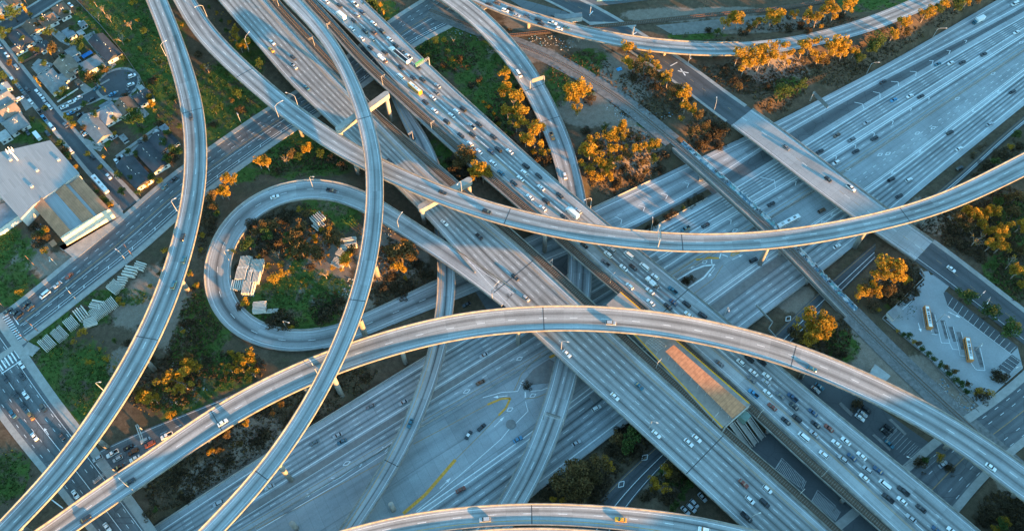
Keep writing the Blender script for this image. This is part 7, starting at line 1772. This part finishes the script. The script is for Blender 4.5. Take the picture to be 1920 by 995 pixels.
TREES = {
 'by the ramp beside the jam': [(948, 143, E_, 9), (945, 165, E_, 11), (962, 190, E_, 12), (975, 215, E_, 12), (952, 213, E_, 9), (968, 235, E_, 10), (992, 238, E_, 11), (1003, 262, E_, 12), (1012, 247, E_, 9), (1018, 283, E_, 8), (985, 262, E_, 10), (955, 250, G_, 6), (1025, 300, D_, 4), (1010, 300, D_, 4), (930, 225, D_, 3), (915, 200, Y_, 3), (925, 212, Y_, 3), (935, 233, Y_, 3), (1000, 285, Y_, 4), (905, 190, Y_, 2.5)],
 'between the ramp and freight track': [(1078, 172, E_, 15, 1.1), (1082, 205, E_, 8), (1070, 190, E_, 9), (1105, 185, D_, 4), (1150, 248, E_, 10), (1165, 235, E_, 9), (1140, 262, E_, 10), (1160, 262, E_, 9), (1112, 262, E_, 9), (1106, 285, E_, 11), (1120, 300, E_, 10), (1135, 318, E_, 10), (1110, 325, Y_, 6), (1125, 332, Y_, 6), (1145, 330, E_, 8), (1152, 305, E_, 8), (1178, 290, B_, 7), (1192, 282, E_, 9), (1215, 275, E_, 8), (1230, 272, E_, 8), (1205, 305, B_, 6), (1225, 300, G_, 6), (1178, 255, B_, 6), (1195, 262, B_, 6), (1245, 290, D_, 4), (1170, 320, D_, 4), (1125, 275, B_, 7), (1100, 245, D_, 3.5), (1160, 345, D_, 4), (1190, 335, D_, 4), (1135, 240, G_, 5), (1210, 325, B_, 5), (1235, 318, D_, 4), (1098, 315, E_, 8), (1168, 280, E_, 7), (1145, 285, E_, 9)],
 'along the overpass street': [(1175, 92, E_, 11), (1182, 120, E_, 10), (1195, 132, B_, 9), (1205, 115, E_, 9), (1217, 140, B_, 10), (1228, 128, E_, 9), (1240, 148, B_, 9), (1252, 152, E_, 9), (1258, 175, B_, 9), (1270, 168, B_, 8), (1283, 178, E_, 11), (1285, 200, E_, 9), (1300, 208, E_, 8), (1310, 218, B_, 8), (1277, 222, Y_, 4), (1320, 240, B_, 8), (1335, 235, D_, 5), (1300, 248, B_, 7), (1330, 262, D_, 4), (1345, 255, D_, 5), (1310, 270, D_, 4), (1190, 148, D_, 4), (1225, 165, D_, 4), (1355, 238, D_, 4), (1350, 275, D_, 4)],
 'above the top ramp': [(1358, 48, E_, 9), (1383, 38, E_, 11), (1404, 55, B_, 7), (1420, 48, E_, 8), (1395, 60, D_, 4), (1345, 62, G_, 5), (1447, 38, E_, 12), (1460, 28, E_, 11), (1488, 28, E_, 7), (1500, 48, D_, 4), (1516, 35, E_, 9), (1530, 42, E_, 8), (1552, 22, E_, 12), (1563, 28, E_, 10), (1588, 12, E_, 12), (1580, 30, D_, 4), (1475, 55, D_, 4), (1540, 50, Y_, 3), (1330, 58, D_, 3), (1515, 58, D_, 3)],
 'below the top ramp': [(1382, 108, E_, 11), (1395, 125, E_, 12), (1410, 105, E_, 12), (1423, 118, E_, 11), (1432, 98, E_, 10), (1445, 108, E_, 11), (1460, 92, E_, 10), (1475, 110, E_, 9), (1505, 92, E_, 11), (1520, 88, E_, 11), (1535, 108, E_, 9), (1552, 95, E_, 11), (1570, 85, E_, 13, 1.2), (1580, 100, E_, 10), (1545, 118, B_, 7), (1608, 110, G_, 8), (1600, 100, E_, 7), (1648, 82, G_, 10, 1.3), (1635, 92, G_, 8), (1672, 68, E_, 8), (1693, 42, E_, 9), (1700, 62, B_, 7), (1732, 30, E_, 8), (1745, 24, E_, 8), (1760, 20, G_, 7), (1768, 8, E_, 8), (1793, 12, G_, 9), (1812, 3, E_, 8), (1830, 0, B_, 7), (1500, 160, G_, 8), (1462, 178, G_, 9, 1.3), (1478, 172, G_, 6), (1375, 150, D_, 4), (1360, 130, D_, 4), (1400, 150, D_, 4), (1385, 165, B_, 5), (1440, 160, D_, 3)],
 'left of the bus lot': [(1660, 508, E_, 14, 1.3), (1648, 525, E_, 11), (1678, 515, E_, 11, 1.2), (1635, 540, E_, 10), (1612, 552, E_, 9), (1622, 545, B_, 8), (1665, 545, B_, 7), (1702, 525, Y_, 4), (1700, 505, D_, 5), (1690, 555, D_, 4), (1710, 545, D_, 4), (1640, 572, D_, 4), (1675, 568, D_, 4), (1648, 580, Y_, 3)],
 'below the rail bridge': [(1530, 605, E_, 13, 1.3), (1545, 600, E_, 11), (1515, 618, E_, 11, 1.2), (1535, 632, E_, 10), (1555, 618, E_, 8), (1500, 635, B_, 8), (1518, 645, E_, 9), (1570, 660, D_, 3), (1585, 665, D_, 3), (1490, 625, D_, 4)],
 'on the right slope': [(1800, 410, B_, 9), (1820, 402, E_, 9), (1810, 425, B_, 9), (1835, 415, E_, 8), (1845, 400, E_, 8), (1865, 398, E_, 8), (1850, 432, E_, 9), (1868, 440, E_, 11), (1880, 432, E_, 9), (1855, 460, E_, 9), (1875, 462, E_, 10), (1905, 370, B_, 8), (1890, 375, B_, 7), (1912, 425, E_, 8), (1905, 512, E_, 9), (1912, 530, Y_, 5), (1893, 495, N_, 8), (1830, 450, N_, 9), (1915, 470, B_, 7), (1785, 430, D_, 4), (1780, 450, D_, 4), (1800, 460, D_, 4), (1840, 480, D_, 4), (1860, 500, G_, 5), (1895, 460, D_, 4), (1820, 475, D_, 4), (1870, 380, G_, 6), (1900, 400, B_, 7), (1850, 310, D_, 4), (1875, 290, D_, 4), (1895, 275, Y_, 4), (1905, 255, G_, 6), (1865, 305, G_, 5), (1830, 330, D_, 4), (1910, 275, D_, 4)],
 'along the bus lot': [(1810, 553, G_, 8, 1.25), (1822, 550, Y_, 5), (1853, 587, G_, 8.5, 1.3), (1888, 617, G_, 8.5, 1.3), (1902, 612, Y_, 6), (1868, 702, D_, 4), (1882, 704, D_, 4), (1836, 733, Y_, 4), (1842, 740, D_, 4), (1857, 737, Y_, 4), (1813, 735, G_, 4), (1814, 720, B_, 4), (1703, 630, G_, 4), (1714, 640, Y_, 3), (1722, 646, B_, 3.5), (1728, 654, G_, 3.5), (1740, 664, G_, 3.5), (1750, 674, G_, 3.5), (1762, 684, G_, 4), (1774, 690, B_, 4), (1778, 700, G_, 4), (1790, 697, B_, 4), (1790, 712, G_, 4), (1802, 722, G_, 4), (1685, 620, Y_, 2.5), (1692, 628, G_, 3)],
 'in the brush inside the loop': [(562, 428, B_, 9), (556, 445, B_, 9), (565, 470, B_, 9, 1.2), (590, 470, B_, 9), (597, 485, B_, 9), (622, 445, B_, 10, 1.1), (630, 455, B_, 9), (652, 490, E_, 9), (660, 475, B_, 8), (518, 520, Y_, 6, 1.3), (527, 512, Y_, 5), (543, 508, Y_, 4.5), (505, 440, G_, 8), (495, 425, B_, 8), (512, 422, B_, 8), (466, 462, G_, 8, 1.2), (460, 562, Y_, 6), (540, 448, G_, 7), (525, 455, D_, 4), (480, 438, B_, 6), (436, 470, Y_, 4), (502, 498, Y_, 4), (526, 496, Y_, 4), (590, 443, Y_, 4), (592, 452, Y_, 3.5), (618, 428, Y_, 4), (602, 430, Y_, 3.5), (565, 428, Y_, 3), (566, 527, Y_, 2.5), (574, 532, Y_, 2.5), (622, 503, Y_, 3.5), (640, 505, Y_, 3), (615, 478, Y_, 2.5), (618, 578, D_, 4.5, 1.4), (605, 592, D_, 4), (635, 570, D_, 4), (520, 600, D_, 4.5, 1.5), (540, 605, D_, 4), (505, 605, D_, 4), (545, 612, Y_, 3), (450, 575, D_, 3), (470, 420, D_, 4), (540, 400, D_, 4), (560, 392, Y_, 4), (530, 410, D_, 4), (575, 405, B_, 6), (500, 470, D_, 4), (520, 478, N_, 6), (485, 480, Y_, 3), (448, 500, D_, 3), (610, 515, N_, 6), (580, 500, D_, 3)],
 'under the tallest flyover': [(752, 478, B_, 12, 1.2), (765, 468, B_, 10), (738, 475, B_, 9), (752, 500, E_, 9), (775, 480, B_, 8), (757, 452, Y_, 4), (760, 520, Y_, 2.5), (735, 520, D_, 3), (745, 540, D_, 4), (770, 535, D_, 4), (720, 545, D_, 4), (790, 500, D_, 4), (800, 515, D_, 4), (755, 555, D_, 3)],
 'left of the loop': [(437, 335, E_, 9), (428, 340, E_, 7), (413, 362, E_, 8), (400, 372, B_, 8), (425, 365, E_, 8), (398, 390, B_, 7), (408, 400, G_, 5), (378, 440, Y_, 4), (357, 510, Y_, 4), (370, 533, Y_, 4), (377, 468, Y_, 2.5), (283, 535, Y_, 3.5), (300, 515, B_, 4), (312, 472, G_, 5), (310, 490, D_, 4), (390, 418, D_, 4), (300, 540, D_, 3), (345, 620, Y_, 3), (355, 605, D_, 3)],
 'below the avenue': [(578, 278, E_, 7), (487, 306, E_, 8), (502, 312, E_, 7), (495, 298, B_, 6), (547, 290, B_, 6), (535, 300, N_, 6), (600, 290, G_, 6), (560, 295, G_, 5), (620, 300, D_, 4), (640, 310, D_, 4), (520, 320, D_, 3)],
 'on the green slope': [(192, 18, N_, 6), (182, 32, N_, 6), (177, 4, E_, 6), (248, 3, Y_, 6), (243, 48, N_, 6), (227, 75, N_, 7), (205, 35, N_, 5), (258, 38, Y_, 3), (327, 188, G_, 5), (300, 120, G_, 4), (337, 238, G_, 4), (270, 60, G_, 5), (285, 150, D_, 3), (310, 170, G_, 4), (330, 285, G_, 8), (320, 290, D_, 5), (316, 250, G_, 5), (240, 80, G_, 4), (295, 115, N_, 4), (262, 95, G_, 4)],
 'between the two left flyovers': [(380, 125, Y_, 4), (388, 128, N_, 6), (445, 178, G_, 7), (438, 172, A_, 6), (403, 207, G_, 5), (415, 200, G_, 4), (435, 190, B_, 4), (350, 20, G_, 5), (342, 45, Y_, 3), (370, 100, D_, 3), (395, 150, G_, 4), (425, 140, G_, 4), (400, 235, D_, 3), (450, 205, D_, 3), (375, 60, G_, 4)],
 'at the top beside the quiet viaduct': [(443, 75, E_, 7), (462, 86, E_, 8), (452, 90, E_, 6), (445, 60, E_, 6), (430, 42, Y_, 3), (407, 24, Y_, 3), (393, 14, G_, 3), (425, 60, G_, 4), (488, 122, G_, 7), (470, 105, G_, 5), (440, 30, Y_, 2.5), (415, 40, G_, 3)],
 'among the houses': [(25, 28, G_, 9, 1.2), (48, 20, A_, 11), (55, 27, Y_, 4), (93, 62, G_, 7), (100, 92, B_, 9), (147, 80, G_, 8), (152, 92, G_, 7), (130, 80, G_, 5), (173, 148, B_, 9, 1.2), (162, 142, G_, 7), (183, 152, G_, 7), (120, 173, G_, 6), (112, 178, G_, 5), (67, 150, A_, 7), (75, 160, A_, 7), (197, 170, A_, 7), (192, 128, G_, 5), (198, 133, B_, 5), (130, 222, Y_, 6), (137, 232, Y_, 5), (122, 215, Y_, 4), (160, 198, G_, 5), (252, 222, G_, 11, 1.15), (287, 200, E_, 7), (293, 210, A_, 7), (115, 272, G_, 6), (122, 284, B_, 5), (130, 294, G_, 5), (143, 312, Y_, 4), (215, 250, Y_, 3), (95, 100, A_, 8), (45, 75, G_, 5), (5, 62, G_, 7), (8, 70, G_, 5), (0, 35, Y_, 5), (195, 295, A_, 6), (240, 285, G_, 4), (222, 330, G_, 5), (275, 345, Y_, 3), (230, 360, G_, 5), (260, 362, G_, 4), (285, 335, G_, 5), (300, 340, G_, 4), (170, 55, G_, 4), (70, 95, G_, 4), (82, 40, G_, 5), (105, 60, Y_, 3), (118, 110, G_, 5), (135, 55, G_, 4), (60, 95, B_, 5), (150, 130, G_, 4), (85, 120, G_, 5), (40, 115, G_, 4), (20, 120, B_, 5), (5, 145, G_, 6), (30, 155, G_, 4), (15, 175, Y_, 3), (60, 225, G_, 4), (40, 248, B_, 4), (85, 205, G_, 4), (180, 215, G_, 5), (215, 225, G_, 4), (225, 200, B_, 4), (265, 245, G_, 4), (275, 262, B_, 5), (255, 290, G_, 4), (230, 305, Y_, 3), (165, 290, G_, 4), (190, 315, G_, 4), (245, 335, G_, 4), (315, 300, G_, 6), (310, 268, G_, 6), (70, 50, B_, 5), (20, 60, G_, 5), (150, 20, G_, 4), (125, 25, G_, 4), (230, 110, G_, 4), (235, 180, D_, 3), (280, 185, G_, 5), (160, 240, B_, 4), (205, 128, G_, 3), (300, 235, D_, 4)],
 'by the sawtooth building': [(207, 382, Y_, 4), (192, 372, Y_, 4), (200, 378, G_, 4), (183, 360, G_, 3), (84, 432, Y_, 5), (78, 440, G_, 5), (88, 448, B_, 4), (83, 470, Y_, 4.5), (72, 455, D_, 4), (33, 548, Y_, 5), (70, 445, B_, 5), (62, 425, D_, 3)],
 'beside the beam stacks': [(153, 620, Y_, 4.5), (148, 626, Y_, 3.5), (223, 562, Y_, 3.5), (228, 570, Y_, 3), (137, 640, Y_, 3), (128, 648, G_, 3), (185, 652, Y_, 2.5), (250, 510, Y_, 2), (240, 640, D_, 3), (215, 640, G_, 3), (270, 610, D_, 3)],
 'below the tall left flyover': [(277, 745, E_, 9), (265, 738, B_, 8), (290, 750, E_, 7), (333, 712, E_, 11, 1.2), (320, 705, B_, 9), (345, 720, E_, 9), (310, 718, B_, 8), (358, 685, E_, 9), (350, 672, B_, 7), (368, 690, E_, 7), (316, 778, Y_, 3.5), (325, 775, Y_, 3), (463, 680, E_, 8), (445, 670, Y_, 5), (452, 690, E_, 7), (475, 700, E_, 7), (432, 692, E_, 6), (430, 660, Y_, 4), (470, 665, E_, 7), (167, 678, Y_, 3.5), (200, 672, Y_, 4), (190, 690, G_, 3), (215, 688, Y_, 2.5), (340, 610, D_, 3), (390, 665, G_, 4), (410, 720, G_, 4)],
 'below the sunlit flyover': [(462, 795, E_, 5), (398, 850, E_, 5), (412, 845, B_, 5), (425, 815, B_, 4), (522, 752, Y_, 3), (530, 760, B_, 4), (512, 775, B_, 4), (335, 895, D_, 4), (370, 900, D_, 3), (300, 960, G_, 3), (290, 970, D_, 3), (430, 870, D_, 3), (480, 830, D_, 4), (550, 790, D_, 4), (580, 760, D_, 4), (640, 735, D_, 4), (690, 710, D_, 3), (500, 815, D_, 4), (450, 830, B_, 4), (390, 880, D_, 3), (255, 905, D_, 3), (350, 930, D_, 3), (610, 730, D_, 3)],
 'in the bottom grove': [(1060, 905, B_, 11, 1.2), (1090, 888, B_, 11, 1.2), (1122, 868, B_, 10), (1075, 872, B_, 9), (1100, 915, B_, 10), (1135, 868, E_, 8), (1045, 900, B_, 10), (1080, 925, B_, 9), (1115, 895, B_, 8), (1040, 935, Y_, 4), (1055, 938, Y_, 3), (1187, 815, G_, 9, 1.2), (1155, 825, B_, 8), (1175, 838, G_, 8), (1165, 810, D_, 4), (1200, 800, D_, 5), (1190, 850, D_, 4), (1145, 845, D_, 4), (1130, 905, D_, 4), (1025, 925, D_, 4), (1160, 850, D_, 4), (1120, 935, D_, 4)],
 'beside the bottom slip road': [(1245, 885, E_, 8), (1230, 905, E_, 7), (1258, 875, B_, 8), (1222, 915, Y_, 3), (1240, 915, E_, 6), (1262, 890, B_, 6), (1285, 870, D_, 5), (1275, 885, D_, 5), (1293, 908, G_, 4), (1285, 920, G_, 4), (1277, 932, G_, 4), (1268, 945, G_, 4), (1260, 955, G_, 4), (1300, 898, G_, 4), (1210, 930, D_, 3), (1250, 935, D_, 3)],
 'at the lower right': [(1765, 855, Y_, 5), (1875, 985, G_, 6), (1885, 978, Y_, 6), (1868, 992, Y_, 5), (1603, 755, D_, 4), (1720, 990, Y_, 5), (1662, 990, Y_, 4), (1780, 880, D_, 3), (1725, 870, D_, 4), (1735, 862, G_, 4), (1900, 960, D_, 4), (1860, 960, D_, 4), (1915, 985, D_, 4), (1840, 975, D_, 3)],
 'at the top beside the jam': [(697, 8, G_, 8), (690, 15, G_, 7), (705, 12, G_, 7), (718, 25, A_, 8), (712, 8, Y_, 4), (725, 38, G_, 4), (800, 85, G_, 5), (815, 80, G_, 6), (832, 75, Y_, 4), (850, 75, N_, 5), (803, 110, G_, 6), (790, 95, G_, 5), (820, 98, G_, 6), (847, 112, Y_, 4), (838, 100, G_, 5), (873, 120, G_, 4), (862, 108, D_, 3), (830, 122, D_, 3), (850, 125, G_, 4), (900, 150, D_, 3), (885, 160, D_, 3), (780, 100, D_, 3)],
 'under the second cap beam': [(877, 293, B_, 12, 1.1), (868, 302, B_, 10), (890, 300, E_, 9), (898, 318, E_, 12), (905, 330, E_, 10), (892, 328, E_, 9), (858, 308, B_, 8), (850, 320, D_, 4), (880, 325, D_, 4), (860, 335, D_, 4), (840, 300, D_, 3)],
 'in the freeway strip': [(1215, 425, D_, 3), (1232, 418, D_, 3), (1250, 406, D_, 3), (1265, 398, D_, 3), (1280, 390, G_, 3), (1295, 380, D_, 3), (1310, 370, D_, 3), (1283, 529, D_, 2.6), (1290, 526, D_, 2.6), (1297, 522, D_, 2.2), (988, 722, D_, 2.6)]}
for where, lst in TREES.items():
    tot = {}; cnt = {}
    for q in lst: tot[q[2]] = tot.get(q[2], 0) + 1
    for q in sorted(lst, key=lambda q: q[0]):
        k = cnt.get(q[2], 0); cnt[q[2]] = k + 1
        nm = NMS[q[2]][2]
        lab = f'only {nm} {where}' if tot[q[2]] == 1 else f'{ordw(k)} {nm} from the left {where}'
        plant(q[0], q[1], q[2], q[3], lab, 'trees and shrubs ' + where, q[4] if len(q) > 4 else 1.0)

# ------------------------------------------------------------------ undergrowth, litter and gravel: nobody could count it
def scatter(name, ells, dens, mk, size, hgt, seed, rng_h=(.2, .8), quads=5):
    rng = random.Random(seed); mb = MB()
    pts = []
    for x, y, rx, ry in ells:
        n = int(dens * rx * ry * .1)
        for _ in range(n):
            a = rng.uniform(0, 6.28); r = math.sqrt(rng.random()); pts.append((x + rx * r * math.cos(a), y + ry * r * math.sin(a)))
    W_ = np.array([P(x, y, 5.0) for x, y in pts]); Z_ = terr(W_[:, 0], W_[:, 1])
    # keep off the roads
    ok = np.ones(len(pts), bool)
    for r in [RAMP[k] for k in ('S1', 'S2', 'S3', 'R1', 'R2', 'R3', 'S4', 'S5', 'S6', 'T2', 'L', 'K', 'T1')]:
        for i in range(0, len(r.c)):
            ok &= (W_[:, 0] - r.c[i, 0]) ** 2 + (W_[:, 1] - r.c[i, 1]) ** 2 > (r.w[i] / 2 + 1.2) ** 2 + 4
    s = W_[:, 0] * A110[0] + W_[:, 1] * A110[1]; t = W_[:, 0] * NV110[0] + W_[:, 1] * NV110[1]
    ok &= (t > cor_t(s, True) + 1.5) | (t < cor_t(s, False) - 1.5)
    for p, z, k in zip(W_, Z_, ok):
        if k: 
            sc_ = rng.uniform(.5, 1.5); leaf_quads(mb, (p[0], p[1], z + hgt * sc_ * .4), (hgt * sc_ * 1.2, hgt * sc_ * 1.2, hgt * sc_ * .6), quads, size * sc_ ** .5, rng)
    return tag(mb.build(name, M[mk]), kind='stuff')
BRUSH = [(560, 440, 70, 50), (480, 440, 40, 50), (620, 580, 40, 30), (520, 600, 40, 20), (740, 520, 60, 60), (760, 470, 40, 40), (430, 850, 120, 60), (560, 770, 90, 35), (680, 710, 60, 25), (330, 920, 60, 40), (1160, 300, 80, 60), (1220, 180, 80, 50), (1330, 250, 45, 40), (1400, 150, 60, 30), (1480, 150, 40, 30), (1560, 130, 90, 22), (1640, 110, 90, 22),
         (1700, 75, 80, 20), (1770, 35, 60, 18), (1450, 185, 40, 20), (1680, 530, 50, 45), (1540, 630, 55, 40), (1820, 430, 60, 50), (1880, 420, 50, 70), (1900, 520, 40, 50), (1870, 290, 45, 35), (1100, 900, 80, 45), (1180, 830, 40, 40), (1250, 900, 45, 40), (1880, 960, 50, 40), (960, 220, 50, 60), (1010, 280, 40, 40), (840, 110, 60, 30), (300, 720, 80, 50), (440, 690, 60, 30),
         (390, 440, 20, 60), (380, 590, 40, 60), (870, 320, 40, 25), (1090, 140, 60, 40), (1000, 50, 80, 20), (560, 300, 90, 25), (1750, 400, 40, 40), (350, 680, 40, 60), (1350, 130, 40, 20), (1330, 90, 60, 14), (1500, 48, 110, 16)]
scatter('undergrowth', BRUSH, 2.1, 'leaf_da', .8, .55, 21)
scatter('undergrowth', BRUSH[:30], .65, 'leaf_br', .75, .5, 22)
scatter('grass', [(x, y, rx, ry) for x, y, rx, ry in GREEN], 1.5, 'leaf_gr', .6, .3, 23, quads=4)
scatter('weeds', [(150, 660, 60, 30), (200, 680, 50, 25), (540, 520, 60, 40), (620, 440, 60, 30), (480, 470, 40, 30), (920, 210, 40, 40), (1150, 290, 60, 40), (1600, 540, 50, 30), (250, 60, 60, 50), (420, 50, 30, 40), (300, 760, 40, 25), (560, 450, 60, 40), (1880, 430, 40, 40), (370, 600, 30, 50)], .28, 'leaf_ye', .5, .35, 24, quads=4)
def litter(name, ells, dens, seed):
    rng = random.Random(seed); mb = MB()
    for x, y, rx, ry in ells:
        for _ in range(int(dens * rx * ry * .1)):
            a = rng.uniform(0, 6.28); r = math.sqrt(rng.random()); p = P(x + rx * r * math.cos(a), y + ry * r * math.sin(a), 6.0); z = float(terr(p[0], p[1])[0])
            mb.box((p[0], p[1], z), (rng.uniform(.25, 1.0), rng.uniform(.2, .7), rng.uniform(.1, .4)), (rng.uniform(-1, 1), rng.uniform(-1, 1) + .01), rng.choice((0, 0, 0, 1, 2)), rng.uniform(.4, 1))
    return tag(mb.build(name, [plain('pale_rubbish', (.34, .34, .33), .8), plain('grey_rubble', (.24, .23, .22), .9), plain('blue_rubbish', (.06, .2, .3), .6)]), kind='stuff')
litter('litter', [(1175, 212, 26, 18), (1195, 225, 22, 16), (1145, 203, 12, 6), (1220, 245, 16, 14), (1805, 757, 34, 22), (1760, 725, 20, 20), (1830, 765, 16, 14), (655, 535, 16, 14), (645, 545, 12, 8), (735, 435, 14, 10), (348, 612, 12, 14), (330, 690, 8, 14), (335, 755, 16, 6), (370, 730, 26, 4), (1020, 75, 30, 12), (1060, 85, 20, 10), (860, 60, 30, 6), (900, 70, 20, 8), (1245, 215, 16, 8), (70, 425, 12, 6), (1110, 70, 30, 8)], 1.1, 31)
p = ground_at(1161, 130); t_ = empty('tent', p, .4, label='small bright blue tent on the brown bank below the gum trees', cat='tent')
mb = MB(); mb.add([(-1.6, -1.2, 0), (1.6, -1.2, 0), (1.6, 1.2, 0), (-1.6, 1.2, 0), (-1.1, 0, 1.6), (1.1, 0, 1.6)], [(0, 1, 5, 4), (2, 3, 4, 5), (1, 2, 5), (3, 0, 4)]); mb.build('canvas', plain('blue_tent', (.02, .28, .6), .5, .3), t_)
